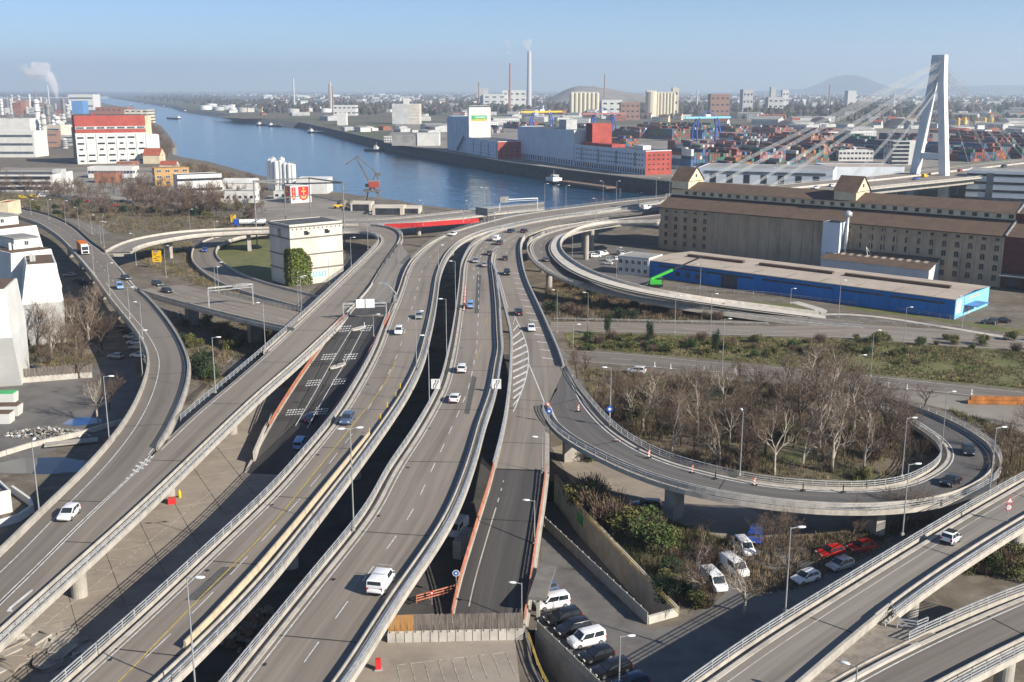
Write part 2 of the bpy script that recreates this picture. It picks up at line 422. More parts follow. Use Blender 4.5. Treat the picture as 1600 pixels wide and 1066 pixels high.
patch('scrub_bank', [(860, 425), (1000, 480), (1150, 496), (1000, 503), (866, 502), (850, 470)], 0, 'earth_brush', 'scrubby ground below the curved ramp')
patch('grass_bank', [(880, 520), (1200, 527), (1352, 531), (1450, 540), (1620, 550), (1640, 612), (1453, 594), (1200, 570), (890, 543)], 0, 'grass', 'grassy bank between the two ground level roads')
patch('grass_verge', [(1310, 482), (1345, 486), (1500, 507), (1640, 530), (1640, 520), (1480, 500), (1340, 478)], 0, 'grass', 'grass verge beside the blue hall')
patch('small_lawn', [(1180, 471), (1240, 476), (1262, 484), (1245, 490), (1190, 486)], 0, 'grass', 'rounded lawn beside the ramp foot', 0.03)
patch('works_yard', [(1345, 604), (1430, 612), (1640, 632), (1640, 690), (1560, 670), (1480, 640), (1400, 622)], 0, 'yard', 'pale gravel yard with stacked beams')
patch('demolition_yard', [(-60, 590), (0, 582), (140, 575), (210, 560), (215, 620), (190, 670), (130, 690), (0, 730), (-80, 740)], 0, 'lot', 'grey open yard beside the curved ramp')
patch('river_scrub', [(-60, 320), (0, 300), (200, 315), (300, 330), (400, 345), (405, 360), (260, 370), (200, 372), (120, 345), (60, 330)], 0, 'earth_brush', 'brown scrub beside the river road')
patch('loop_lawn', [(330, 400), (360, 378), (400, 368), (440, 372), (430, 440), (380, 430), (345, 412)], 0, 'grass', 'grass island inside the left loop', 0.03)
patch('works_ground', [(400, 330), (420, 305), (560, 315), (655, 331), (600, 340), (520, 345), (400, 345)], 0, 'yard', 'sandy gravel works yard at the river')
patch('hall_yard', [(900, 372), (1010, 380), (1020, 450), (960, 445), (910, 425), (885, 395)], 0, 'lot', 'cluttered yard inside the curved ramp', 0.03)
patch('factory_ground', [(-200, 300), (0, 262), (110, 262), (250, 262), (400, 300), (300, 320), (0, 300)], 0, 'yard', 'pale ground between the riverside buildings', 0.01)

# ------------------------------------------------------------------ roads
def catmull(P, step):
    P = [Vector(q) for q in P]
    if len(P) < 3:
        out = []
        for a, c in zip(P[:-1], P[1:]):
            k = max(1, int((c - a).length / step))
            out += [a.lerp(c, i / k) for i in range(k)]
        return out + [P[-1]]
    Q = [P[0] * 2 - P[1]] + P + [P[-1] * 2 - P[-2]]
    dense = []
    for i in range(1, len(Q) - 2):
        p0, p1, p2, p3 = Q[i - 1], Q[i], Q[i + 1], Q[i + 2]
        k = max(2, int((p2 - p1).length / (step * 0.5)))
        # centripetal
        def tj(ti, a, c): return ti + max(1e-3, (c - a).length) ** 0.5
        t0 = 0; t1 = tj(t0, p0, p1); t2 = tj(t1, p1, p2); t3 = tj(t2, p2, p3)
        for j in range(k):
            t = t1 + (t2 - t1) * j / k
            A1 = p0 * ((t1 - t) / (t1 - t0)) + p1 * ((t - t0) / (t1 - t0)); A2 = p1 * ((t2 - t) / (t2 - t1)) + p2 * ((t - t1) / (t2 - t1)); A3 = p2 * ((t3 - t) / (t3 - t2)) + p3 * ((t - t2) / (t3 - t2))
            B1 = A1 * ((t2 - t) / (t2 - t0)) + A2 * ((t - t0) / (t2 - t0)); B2 = A2 * ((t3 - t) / (t3 - t1)) + A3 * ((t - t1) / (t3 - t1))
            dense.append(B1 * ((t2 - t) / (t2 - t1)) + B2 * ((t - t1) / (t2 - t1)))
    dense.append(P[-1])
    return resample(dense, step)
def resample(D, step):
    out = [D[0]]; acc = 0.0
    cum = [0.0]
    for a, c in zip(D[:-1], D[1:]): cum.append(cum[-1] + (c - a).length)
    n = max(1, int(round(cum[-1] / step))); j = 0
    for i in range(1, n):
        t = cum[-1] * i / n
        while cum[j + 1] < t: j += 1
        w = (t - cum[j]) / max(1e-9, cum[j + 1] - cum[j])
        out.append(D[j].lerp(D[j + 1], w))
    out.append(D[-1])
    return out
def smooth(P, k):
    for _ in range(k):
        P = [P[0]] + [(P[i - 1] + P[i] * 2 + P[i + 1]) * 0.25 for i in range(1, len(P) - 1)] + [P[-1]]
    return P
class Road:
    pass
ROADS = {}
def road(name, L, R, z, material='asphalt', step=2.5, label=None, slab=True, left=('cap', 0.9), right=('cap', 0.9), thick=1.1, girder=True, sm=6, ground_level=False):
    r = Road(); r.name = name
    if callable(z):
        Lw = [unf(x, y, z) for x, y in L]; Rw = [unf(x, y, z) for x, y in R]
    elif isinstance(z, (list, tuple)):
        Lw = [un(q[0], q[1], zz) for q, zz in zip(L, z)]
        Rw = []
        for x, y in R:
            zz = 5.0
            for _ in range(8):
                q = un(x, y, zz)
                best = None
                for a, c in zip(Lw[:-1], Lw[1:]):
                    d = Vector((c.x - a.x, c.y - a.y)); l2 = max(1e-6, d.length_squared)
                    t = min(1, max(0, (Vector((q.x - a.x, q.y - a.y)).dot(d)) / l2))
                    pp = a.lerp(c, t); dd = (pp.x - q.x) ** 2 + (pp.y - q.y) ** 2
                    if best is None or dd < best[0]: best = (dd, pp.z)
                zz = 0.4 * zz + 0.6 * best[1]
            Rw.append(un(x, y, zz))
    else:
        Lw = [un(x, y, z) for x, y in L]; Rw = [un(x, y, z) for x, y in R]
    A = smooth(catmull(Lw, step), sm); B = smooth(catmull(Rw, step * 0.5), sm * 2)
    Bx = np.array([[q.x, q.y] for q in B]); idx = []; prev = 0
    for q in A:
        d = (Bx[prev:, 0] - q.x) ** 2 + (Bx[prev:, 1] - q.y) ** 2
        j = prev + int(np.argmin(d)); idx.append(j); prev = j
    idx = np.array(idx, float)
    for _ in range(10): idx[1:-1] = (idx[:-2] + 2 * idx[1:-1] + idx[2:]) / 4
    Bm = []
    for i, j in enumerate(idx):
        k = min(int(j), len(B) - 2) if len(B) > 1 else 0; q = B[k].lerp(B[k + 1], j - k); Bm.append(Vector((q.x, q.y, A[i].z if not callable(z) else (q.z * .5 + A[i].z * .5))))
    if callable(z): A = [Vector((a.x, a.y, c.z)) for a, c in zip(A, Bm)]
    r.L, r.R = A, smooth(Bm, 3)
    r.n = []
    for a, c in zip(r.L, r.R):
        d = Vector((a.x - c.x, a.y - c.y, 0)); r.n.append(d.normalized() if d.length > 0.05 else Vector((-1, 0, 0)))
    cum = [0.0]
    for i in range(1, len(A)): cum.append(cum[-1] + ((r.L[i] + r.R[i]) - (r.L[i - 1] + r.R[i - 1])).length / 2)
    r.s = cum
    mb = MB(); uv = []
    for i, (a, c) in enumerate(zip(r.L, r.R)):
        w = (a - c).length
        for k in range(5):
            mb.v.append(tuple(a.lerp(c, k / 4))); uv.append((w * k / 4, cum[i]))
    for i in range(len(r.L) - 1):
        for k in range(4): mb.f.append((i * 5 + k, (i + 1) * 5 + k, (i + 1) * 5 + k + 1, i * 5 + k + 1)); mb.m.append(0)
    mb.uv = uv
    r.o = mb.build(name, material, label=label, kind='structure')
    if r.o.data.polygons[len(r.o.data.polygons) // 2].normal.z < 0: r.o.data.flip_normals()
    if slab:
        for side, spec in (('left', left), ('right', right)):
            if not spec or spec[0] == 'none': continue
            path = [(q, n) for q, n in zip(r.L, r.n)] if side == 'left' else [(q, -n) for q, n in zip(r.R, r.n)]
            i0_, i1_ = (spec[2], spec[3]) if len(spec) > 3 else (0.0, 1.0)
            path = path[int(i0_ * (len(path) - 1)):int(i1_ * (len(path) - 1)) + 1]
            w = spec[1]
            cmb = MB(); pf = [(0, -.3), (0, .1), (.48, .12), (.48, -.65), (1.36, -.65), (1.36, .05), (1.5, .05), (1.5, -.75), (1.2, -.9), (.3, -.9)] if side == 'left' else [(0, -.3), (0, .82), (.15, .82), (.15, -.25), (.85, -.25), (.85, .12), (1.25, .12), (1.25, -.62), (1.0, -.7), (.3, -.7)]
            if w >= .85: cmb.sweep(path, pf)
            else: cmb.sweep(path, [(0.0, -0.3), (0.0, 0.16), (w, 0.18), (w, -0.62), (w - 0.25, -0.7), (w - .3, -.3)])
            k = cmb.build('kerb', 'kerb_concrete', r.o); fix_normals(k)
        g = MB(); vs = []
        for a, c, n in zip(r.L, r.R, r.n):
            e = min(0.8, (a - c).length * .2)
            for q, off, dz in ((a, 0.7, -0.32), (c, -0.7, -0.32), (c, 0.2, -0.55), (c, min(2.0, (a - c).length * .28), -0.62), (c, min(2.3, (a - c).length * .3), -thick - .35), (a, -min(2.3, (a - c).length * .3), -thick - .35), (a, -min(2.0, (a - c).length * .28), -0.62), (a, -0.2, -0.55)):
                vs.append(q + n * off + Vector((0, 0, dz)))
        fs = []
        for i in range(len(r.L) - 1):
            for k in range(8): fs.append((i * 8 + k, i * 8 + (k + 1) % 8, (i + 1) * 8 + (k + 1) % 8, (i + 1) * 8 + k))
        fs += [tuple(range(8)), tuple((len(r.L) - 1) * 8 + k for k in range(7, -1, -1))]
        g.add(vs, fs)
        gk = g.build('girder', 'concrete', r.o); fix_normals(gk)
    ROADS[name] = r
    return r
def along(r, s):
    """left, right edge points at distance s"""
    s = max(0.0, min(r.s[-1] - 1e-6, s))
    j = int(np.searchsorted(r.s, s, side='right')) - 1; j = min(j, len(r.L) - 2)
    w = (s - r.s[j]) / max(1e-9, r.s[j + 1] - r.s[j])
    return r.L[j].lerp(r.L[j + 1], w), r.R[j].lerp(r.R[j + 1], w)
def side_path(r, side, off, a=0.0, b=1.0, step=2.0):
    """points standing off metres outside an edge, with outward vectors"""
    out = []; s0, s1 = a * r.s[-1], b * r.s[-1]; k = max(1, int((s1 - s0) / step))
    for i in range(k + 1):
        p, q = along(r, s0 + (s1 - s0) * i / k); n = p - q; n.z = 0
        n = n.normalized() if n.length > .05 else Vector((-1, 0, 0))
        out.append((p + n * off, n) if side == 'left' else (q - n * off, -n))
    return out
def line(r, frac, w=0.15, dash=None, a=0.0, b=1.0, material='paint_white', off=None, dz=0.012, name='lane_line'):
    """painted line at a share of the width (or off metres from the left edge)"""
    mb = MB(); s0, s1 = a * r.s[-1], b * r.s[-1]; s = s0; on, gap = dash or (2.5, 0.0)
    while s < s1 - 0.2:
        e = min(s + on, s1); k = max(1, int((e - s) / 2.5)); pts = []
        for i in range(k + 1):
            p, q = along(r, s + (e - s) * i / k); W = (p - q).length
            f = frac if off is None else (off / W if off >= 0 else 1 + off / W)
            u0, u1 = f - w / 2 / W, f + w / 2 / W
            pts += [p.lerp(q, u0) + Vector((0, 0, dz)), p.lerp(q, u1) + Vector((0, 0, dz))]
        mb.add(pts, [(2 * i, 2 * i + 2, 2 * i + 3, 2 * i + 1) for i in range(k)])
        s = e + gap
    if not mb.v: return None
    o = mb.build(name, material, r.o); 
    if o.data.polygons[0].normal.z < 0: o.data.flip_normals()
    return o
def joints(r, every, a=0.0, b=1.0, w=0.22, phase=0.0):
    s = a * r.s[-1] + phase + every * .5
    while s < b * r.s[-1]:
        p, q = along(r, s); p2, q2 = along(r, s + w); u = Vector((0, 0, 0.008))
        mb = MB(); mb.add([p + u, q + u, q2 + u, p2 + u], [(0, 1, 2, 3)])
        o = mb.build('expansion_joint', 'joint', r.o)
        if o.data.polygons[0].normal.z < 0: o.data.flip_normals()
        s += every
def piers(r, every, a=0.0, b=1.0, w=2.2, kind='round', phase=0.0, zg=0.0, drop=1.4, lat=.5):
    s = a * r.s[-1] + phase + every * .4
    while s < b * r.s[-1]:
        p, q = along(r, s); c = p.lerp(q, lat); h = c.z - drop - zg
        if h > 1.0:
            d = p - q; rz = math.atan2(d.y, d.x); mb = MB()
            if kind == 'round': mb.lathe([(w * .5, 0), (w * .5, h), (w * .62, h)], (c.x, c.y, zg), 20)
            else: mb.box((c.x, c.y, zg + h / 2), (w * 1.7, w * .75, h), rz)
            o = mb.build('pier', 'concrete', r.o, smooth=False)
        s += every
POST = MB().box((0, 0, 0.5), (0.09, 0.09, 1.0)).mesh('post', 'galv')
POSTD = MB().box((0, 0, 0.5), (0.09, 0.09, 1.0)).mesh('post_dark', 'galv_dark')
POSTO = MB().box((0, 0, 0.5), (0.09, 0.09, 1.0)).mesh('post_orange', 'orange_rail')
def railing(path, label, h=1.0, rails=(0.98, 0.62, 0.3), material='galv', posts=POST, every=1, w=0.09, guard=None, name='railing', wide_top=0.0):
    t = empty(name, path[0][0], label=label, cat='railing', group='railings along the elevated roads')
    o = path[0][0]
    for j, hh in enumerate(rails):
        mb = MB(); ww = w * (1.5 if j == 0 else 1.0) + (wide_top if j == 0 else 0)
        mb.sweep([(q - o, n) for q, n in path], [(-ww / 2, hh - w / 2), (ww / 2, hh - w / 2), (ww / 2, hh + w / 2), (-ww / 2, hh + w / 2)])
        k = mb.build('top_rail' if j == 0 else 'rail', material, t); fix_normals(k)
    if guard:
        mb = MB(); mb.sweep([(q - o, n) for q, n in path], [(-guard - .05, .45), (-guard + .05, .45), (-guard + .05, .78), (-guard - .05, .78)])
        k = mb.build('guard_beam', material, t); fix_normals(k)
    for i in range(0, len(path), every):
        q, n = path[i]
        inst('post', posts, t, q - o, math.atan2(n.y, n.x), (1, 1, h))
    return t
def wall_along(path, h, th, label, material='concrete_pale', name='parapet_wall', cat='wall', z0=-0.4):
    o = path[0][0]; mb = MB()
    mb.sweep([(q - o, n) for q, n in path], [(0, z0), (th, z0), (th, h), (0, h)])
    k = mb.build(name, material, None, origin=None, label=label, cat=cat); k.location = o; fix_normals(k)
    return k
def zmain(Y): return 8.0 if Y < 240 else min(15.0, 8.0 + (Y - 240) * 0.0285)

# main carriageways
R3 = road('city_highway',
    [(70, 1112), (121.6, 1066), (162, 1029), (243, 955.6), (306.5, 895), (365, 839), (400, 806), (448, 757), (486, 712), (519, 672), (542, 641), (562, 608), (582, 572), (597, 540), (610, 502.6), (623, 472), (632, 447), (638, 427), (647, 409), (661, 394), (679, 379), (704, 366), (729, 357), (767, 346.5), (800, 338), (851, 330), (927, 320.5), (1043, 307)],
    [(200, 1112), (252, 1066), (393, 925), (487, 810), (575, 695), (628, 618), (652, 570), (664, 528), (672, 492.5), (677, 462), (681, 435), (688, 415), (699, 396), (719, 378), (750, 364), (790, 354), (851, 343), (914, 334), (1028, 317)],
    zmain, 'asphalt', label='grey elevated carriageway with yellow works lines', left=('cap', 0.9), right=('cap', 0.9))
R4 = road('through_carriageway',
    [(340, 1115), (379, 1066), (400, 1039), (495, 918), (590, 796), (618, 740), (653, 687), (681, 639), (699, 601), (708, 565), (713, 540), (717, 515), (722, 477), (725.5, 442), (728, 414), (733, 401), (745, 382), (767, 368), (800, 355.5), (876, 341.5), (952, 332), (1032, 323)],
    [(490, 1115), (528, 1066), (603, 948), (695, 812), (733, 717), (747, 667), (765, 616), (774, 565), (777.5, 550), (776, 528), (773.6, 477), (770, 439), (767, 411), (770, 397), (780, 383), (798, 371), (830, 359), (890, 345), (952, 335.5), (1032, 326)],
    zmain, 'asphalt', label='grey two lane carriageway with dashed white centre line', left=('cap', 0.9), right=('cap', 0.9, 0.0, 0.64))
R5 = road('slip_carriageway',
    [(775, 732), (785, 692), (792.6, 654), (799, 598), (801, 560), (800, 520), (791, 482), (782.5, 449), (773.6, 421), (767.6, 411), (770.5, 397), (780.5, 383), (798.5, 371), (830.5, 359), (890.5, 345), (952, 335.7), (1032, 326.2)],
    [(851, 735), (852, 682), (853, 645), (858, 632), (880, 585), (873, 556), (856, 515), (838, 475), (823, 442), (815, 414), (812.7, 384), (819, 371), (833, 361), (863, 351), (927, 341), (977, 336), (1032, 330)],
    zmain, 'asphalt', label='grey slip road carriageway with white hatched area', sm=3, left=('cap', 0.5, 0.0, 0.56), right=('none', 0))
LOOP_IN = [(883, 573), (895, 601), (909, 626), (927, 649), (952, 674), (977, 692), (1010, 710), (1053, 727), (1104, 740), (1154, 752), (1200, 759.6), (1276, 766), (1352, 767.5), (1415, 760), (1453, 745), (1479, 727), (1486, 711), (1481, 697), (1466, 682), (1443, 667), (1420, 652), (1377, 636), (1337, 624), (1300, 614)]
LOOP_Z = [8, 8, 8, 7.9, 7.8, 7.7, 7.5, 7.2, 6.9, 6.6, 6.3, 5.8, 5.2, 4.7, 4.2, 3.7, 3.3, 2.9, 2.4, 1.8, 1.2, .6, .15, .05]
LOOP_OUT = [(856, 634), (863, 655), (874, 670), (900, 690), (927, 705), (963, 723), (1003, 741), (1079, 765), (1140, 777), (1200, 786), (1276, 793.5), (1352, 795), (1428, 789.5), (1491, 775), (1537, 752), (1550, 737), (1553, 717), (1540, 697), (1509, 676), (1473, 658), (1428, 640), (1377, 625), (1342, 615), (1304, 606)]
R5B = road('loop_road', LOOP_IN, LOOP_OUT, LOOP_Z, 'asphalt_loop', label='curving loop road sweeping round the bare trees', sm=3, left=('cap', 1.0), right=('cap', 0.9), step=2.0)
RAMP = road('closed_ramp',
    [(774, 733), (766, 765), (750, 815), (738, 855), (724, 900), (712, 950), (706, 985)],
    [(851, 737), (849, 760), (841, 812), (833, 865), (825, 923), (818, 968), (814, 990)],
    [7.95, 7.2, 5.2, 3.6, 2.0, 0.6, 0.06], 'asphalt_dark', label='dark closed ramp running down to the wooden fence', sm=1, left=('cap', 0.4), right=('cap', 0.4), girder=True)
R2 = road('straight_viaduct',
    [(-260, 1196), (-120, 1059), (0, 942), (58, 886), (134, 810), (238, 712), (251, 700), (299, 654), (400, 568), (501, 475), (577, 401), (592, 386), (598, 377), (596, 370), (585, 363.5), (565, 361), (540, 361), (500, 364)],
    [(-260, 1232), (-120, 1103), (0, 993), (100, 902), (210, 803), (400, 621), (459, 570), (538, 495), (575, 454), (589, 432), (603, 409), (616, 390), (624, 376), (624, 367), (614, 359), (598, 354), (575, 352), (540, 352), (500, 355)],
    lambda Y: 8.0, 'asphalt', label='straight grey viaduct road merging with the curved ramp', left=('cap', 0.9, 0.40, 1.0), right=('cap', 0.9))
R1 = road('curved_viaduct',
    [(-260, 1120), (-120, 980), (0, 872), (62, 810), (142, 732), (195, 667), (220, 621), (233, 580), (234, 562), (228, 543), (213, 518), (192, 492), (172, 467), (152, 439), (119, 399), (99, 377), (81, 363), (56, 349), (20, 338), (-40, 330)],
    [(-260, 1195), (-120, 1058), (0, 941), (58, 885.5), (134, 809.5), (238, 711), (272, 651), (286, 616), (293.5, 578), (291, 560), (277, 528), (253, 493), (226, 463), (212, 452), (190, 425), (165, 396), (142, 379), (114, 355), (84, 340), (54, 331), (10, 324), (-40, 320)],
    lambda Y: 8.0, 'asphalt_mid', label='curved grey viaduct road carrying the orange lorry', left=('cap', 0.4), right=('cap', 0.5, 0.3, 0.56))
R1B = road('branch_viaduct',
    [(213, 453), (228, 458), (253, 466), (316, 483), (380, 499), (460, 517)],
    [(166, 396), (185, 402), (205, 411), (243, 429), (284, 444), (327, 456), (400, 472), (470, 488)],
    lambda Y: 8.02, 'asphalt', label='branch viaduct with dark cars below the sign gantry', sm=3, left=('cap', 0.7), right=('none', 0))
R1C = road('turning_ramp',
    [(167, 395), (180, 387), (210, 376), (240, 370), (276, 364.6), (340, 360), (400, 358), (440, 357)],
    [(206, 409), (200, 402), (201, 396), (210, 389.5), (228, 383), (266, 375), (304, 369), (340, 366), (400, 363), (440, 362)],
    lambda Y: 8.0, 'asphalt_pale', label='pale curved ramp bridging the lower loop', sm=3, left=('cap', 0.6), right=('cap', 0.6))
LOOPL = road('lower_loop',
    [(440, 360), (400, 363), (342, 371), (309, 384), (301, 398), (304, 411), (327, 432), (355, 447), (400, 462), (520, 494)],
    [(440, 364), (400, 367), (360, 376), (341, 386), (336, 398), (345, 411), (368, 426), (400, 440), (530, 474)],
    [2.5, 2.5, 2.2, 1.8, 1.4, 1.1, .8, .5, .3, .2], 'asphalt_mid', label='lower loop road with a blue car', left=('cap', .5), right=('cap', .5), sm=3)
R6 = road('curving_ramp',
    [(1032, 336), (977, 342), (927, 348.5), (884, 358), (851, 368), (834, 378), (830, 389), (838, 406), (861, 424), (901, 442), (965, 458), (1053, 477), (1140, 489), (1200, 497), (1290, 507), (1350, 512)],
    [(1032, 342), (975, 347), (922, 355), (876, 366), (862, 378), (860, 389), (871, 406), (896, 424), (942, 442), (1003, 457), (1079, 470), (1140, 479), (1200, 487), (1290, 498), (1350, 504)],
    [14.5, 14, 13.2, 12.3, 11.5, 10.6, 10.0, 9.2, 8.2, 6.8, 5.2, 3.2, 1.8, 1.0, .3, .15], 'asphalt_mid', label='wide ramp curving down from the bridge', sm=3, left=('cap', 0.9), right=('none', 0))
R6B = road('ramp_walkway',
    [(1032, 342.2), (975, 347.2), (922, 355.2), (876.2, 366), (862.3, 378), (860.3, 389), (871.2, 405.9), (896.2, 423.8), (942, 441.8), (1003, 456.8), (1079, 469.8), (1140, 478.8), (1200, 486.8), (1290, 497.8)],
    [(1032, 348), (975, 347.6), (945, 349), (905, 358), (882, 370), (874.5, 380), (876, 391), (889, 406), (927, 428), (977, 445), (1053, 460.5), (1140, 473), (1200, 481), (1290, 493)],
    [14.66, 14.16, 13.36, 12.46, 11.66, 10.76, 10.16, 9.36, 8.36, 6.96, 5.36, 3.36, 1.96, .2], 'concrete_pale', label='pale concrete strip along the inside of the curving ramp', sm=3, left=('none', 0), right=('cap', 0.5))
R7A = road('ground_road', [(860, 503), (1000, 505), (1200, 510.5), (1340, 508), (1466, 515), (1660, 530)], [(860, 518), (1000, 520), (1200, 525), (1352, 529), (1453, 538), (1660, 552)], 0.05, 'asphalt', label='ground level road in front of the blue hall', slab=False, sm=3)
R7B = road('lower_ground_road', [(860, 545), (977, 553), (1104, 565), (1200, 572.5), (1324, 583.5), (1453, 597), (1660, 619)], [(860, 561), (1028, 575), (1200, 588), (1326, 600), (1428, 609), (1660, 634)], 0.05, 'asphalt_mid', label='ground level road beside the grassy bank', slab=False, sm=3)
R8 = road('pale_viaduct', [(1660, 722), (1600, 759), (1516, 808), (1360, 905), (1200, 1007), (1117, 1066), (1040, 1120)], [(1680, 768), (1600, 812), (1479, 888), (1387, 953), (1301, 1024), (1253, 1066), (1190, 1120)], lambda Y: 8.0, 'asphalt_pale', label='pale grey viaduct with a small two tone car', sm=3, left=('cap', 1.0), right=('cap', 0.9, 0.0, 0.70))
R9 = road('corner_viaduct', [(1680, 906), (1600, 938), (1479, 991), (1362, 1049), (1332, 1066), (1240, 1120)], [(1680, 968), (1600, 1004), (1540, 1034), (1479, 1066), (1380, 1120)], lambda Y: 7.9, 'asphalt_mid', label='corner viaduct stained with dark tyre marks', sm=3, left=('cap', 1.0), right=('cap', 0.9))
RAMP2 = road('descending_ramp', [(562, 474), (548, 490), (519, 520), (503, 545), (465, 600), (427, 661), (405, 702), (385, 740)], [(617, 474), (605, 500), (588, 530), (568, 570), (540, 618), (505, 668), (475, 712), (440, 760)], [8.9, 8.3, 7.2, 6.4, 4.6, 2.4, 1.1, 0.08], 'asphalt_dark', label='dark descending ramp with keep clear blocks painted across', sm=3, left=('cap', .4), right=('cap', .4))
WEDGE = road('closed_wedge', [(538.5, 494.5), (575, 453.5), (589, 431.5), (603, 408.5), (616, 389.5), (624, 377)], [(603, 515), (609.5, 502.6), (622.5, 472), (631.5, 447), (637.5, 427), (646.5, 409)], lambda Y: 8.0 if Y < 240 else 8.0 + (Y - 240) * .012, 'asphalt_pale', label='pale closed area between the two carriageways', slab=True, sm=2, left=('none', 0), right=('none', 0))
RIV = road('riverside_road', [(470, 345), (540, 345), (600, 343.5), (700, 334), (780, 324.5), (850, 318)], [(470, 353), (540, 353), (600, 351), (700, 343), (780, 333.5), (850, 326.5)], lambda Y: 7.0, 'asphalt_pale', label='pale riverside road beyond the red girder', sm=2, left=('cap', .6), right=('cap', .6))
FARL = road('river_street', [(-30, 312), (5, 314), (60, 320), (110, 332), (150, 347), (172, 366)], [(-30, 320), (5, 322), (50, 328), (84, 337), (114, 350), (140, 366), (160, 384)], 0.1, 'asphalt_mid', label='street with red cars beside the curved viaduct', sm=2, slab=False)
# bridge deck over the river
BR_L = [un(1043, 307, 15), un(1120, 300, 15.5), un(1213, 290, 16), un(1352, 277, 16), un(1423, 269, 16), un(1600, 250, 15), un(1700, 240, 14)]
BR_R = [un(1032, 349, 14.6), un(1120, 335, 15.3), un(1240, 313, 16), un(1357, 295, 16), un(1509, 279.5, 16), un(1600, 270, 15), un(1700, 261, 14)]
def project(v):
    w = v - Vector((0, 0, CAM_H)); dz = w.y * CP - w.z * SP
    return 800 + F_PX * w.x / dz, 533 - F_PX * (w.y * SP + w.z * CP) / dz
BRIDGE = road('river_bridge', [project(q) for q in BR_L], [project(q) for q in BR_R], [q.z + 0.03 for q in BR_L], 'asphalt', label='wide road deck of the cable stayed bridge', sm=2, thick=3.2, step=5, left=('cap', 1.2), right=('cap', 1.4))
patch('gravel_gore', None, 7.9, 'gravel', 'gravel wedge between the two viaducts at the corner', -0.1, pts=[tuple(un(x, y, 7.9)[:2]) for x, y in [(1392, 952), (1430, 984), (1478, 990), (1362, 1048), (1330, 1065), (1240, 1120), (1195, 1120), (1254, 1066), (1302, 1024)]])
# ------------------------------------------------------------------ road furniture
def fr(r, side, px, py):
    """share of the road's length whose edge shows nearest to that pixel"""
    best = (1e9, 0); E = r.L if side == 'left' else r.R
    for i, q in enumerate(E):
        x, y = project(q); d = (x - px) ** 2 + (y - py) ** 2
        if d < best[0]: best = (d, i)
    return r.s[best[1]] / r.s[-1]
def strip_px(pts, w, zf, name, material, parent, step=2.0, dz=0.014):
    P = smooth(catmull([unf(x, y, zf) if callable(zf) else un(x, y, zf) for x, y in pts], step), 1); mb = MB(); vs = []
    for i, q in enumerate(P):
        d = P[min(i + 1, len(P) - 1)] - P[max(i - 1, 0)]; n = Vector((-d.y, d.x, 0)).normalized()
        vs += [q + n * w / 2 + Vector((0, 0, dz)), q - n * w / 2 + Vector((0, 0, dz))]
    mb.add(vs, [(2 * i, 2 * i + 1, 2 * i + 3, 2 * i + 2) for i in range(len(P) - 1)])
    o = mb.build(name, material, parent)
    if o.data.polygons[0].normal.z < 0: o.data.flip_normals()
    return o
def quad_px(pts, zf, name, material, parent, dz=0.012):
    mb = MB(); mb.add([(unf(x, y, zf) if callable(zf) else un(x, y, zf)) + Vector((0, 0, dz)) for x, y in pts], [tuple(range(len(pts)))])
    o = mb.build(name, material, parent)
    if o.data.polygons[0].normal.z < 0: o.data.flip_normals()
    return o
def rail(r, side, a, b, label, off=1.2, **k):
    st = k.pop('step', 2.4)
    if side == 'left' and off >= 1.2 and r is not BRIDGE: off = 1.43
    return railing(side_path(r, side, off, a, b, st), label, **k)
# railings
rail(R3, 'left', 0, fr(R3, 'left', 612, 498), 'railing of the works line carriageway beside the dark descending ramp')
rail(R3, 'left', fr(R3, 'left', 650, 406), 1, 'railing along the river side of the carriageway with yellow works lines', material='galv_dark', posts=POSTD)
rail(R3, 'right', 0, 1, 'pale lattice railing behind the beige jersey barrier', guard=0.45)
rail(R4, 'left', 0, 1, 'railing beside the white panel van, on the dark gap side')
rail(R4, 'right', 0, fr(R4, 'right', 768, 416), 'heavy guard railing between van carriageway and closed ramp', guard=0.5, wide_top=0.25, rails=(0.98, 0.7, 0.4))
rail(R5, 'left', 0, fr(R5, 'left', 770, 415), 'guard railing along the white hatched area', off=0.35, rails=(0.98, 0.7, 0.4), wide_top=0.2)
P5 = side_path(R5, 'right', 0.0, fr(R5, 'right', 880, 575), fr(R5, 'right', 819, 371), 2.4)
wall_along(P5, 0.85, 0.35, 'low concrete parapet on the outer curve of the hatched slip road', z0=-0.9)
railing([(q + n * .2, n) for q, n in P5], 'steel railing on the parapet of the hatched slip road', rails=(1.05, 0.8), h=1.05)
rail(R5B, 'left', 0, 1, 'galvanised railing on the inner side of the loop road, against the bare trees', off=1.3)
rail(R5B, 'right', 0, 1, 'galvanised railing on the outer side of the loop road', rails=(1.0, 0.66, 0.33))
for s_, t_ in (('left', 'beside the guard railing'), ('right', 'above the parking lot')):
    rail(RAMP, s_, 0.0, 0.93, 'orange painted railing of the closed dark ramp, ' + t_, off=0.2, material='orange_rail', posts=POSTO, rails=(1.05, 0.7, 0.35), h=1.05, w=0.12)
rail(R2, 'left', fr(R2, 'left', 296, 655), 1, 'open railing on the rail track side of the straight viaduct', rails=(1.05, .7, .35), h=1.05)
rail(R2, 'right', 0, fr(R2, 'right', 545, 488), 'pale railing on the plaza side of the straight viaduct', rails=(0.95, 0.62, .3))
rail(R2, 'right', fr(R2, 'right', 618, 386), 1, 'railing round the bend of the straight viaduct beside the red girder', rails=(0.95, 0.62))
wall_along(side_path(R1, 'left', 0.0, 0, 1, 2.5), 0.95, 0.4, 'continuous concrete parapet along the outer edge of the curved viaduct', 'concrete', z0=-0.9)
fa, fb = fr(R1, 'right', 243, 703), fr(R1, 'right', 213, 455)
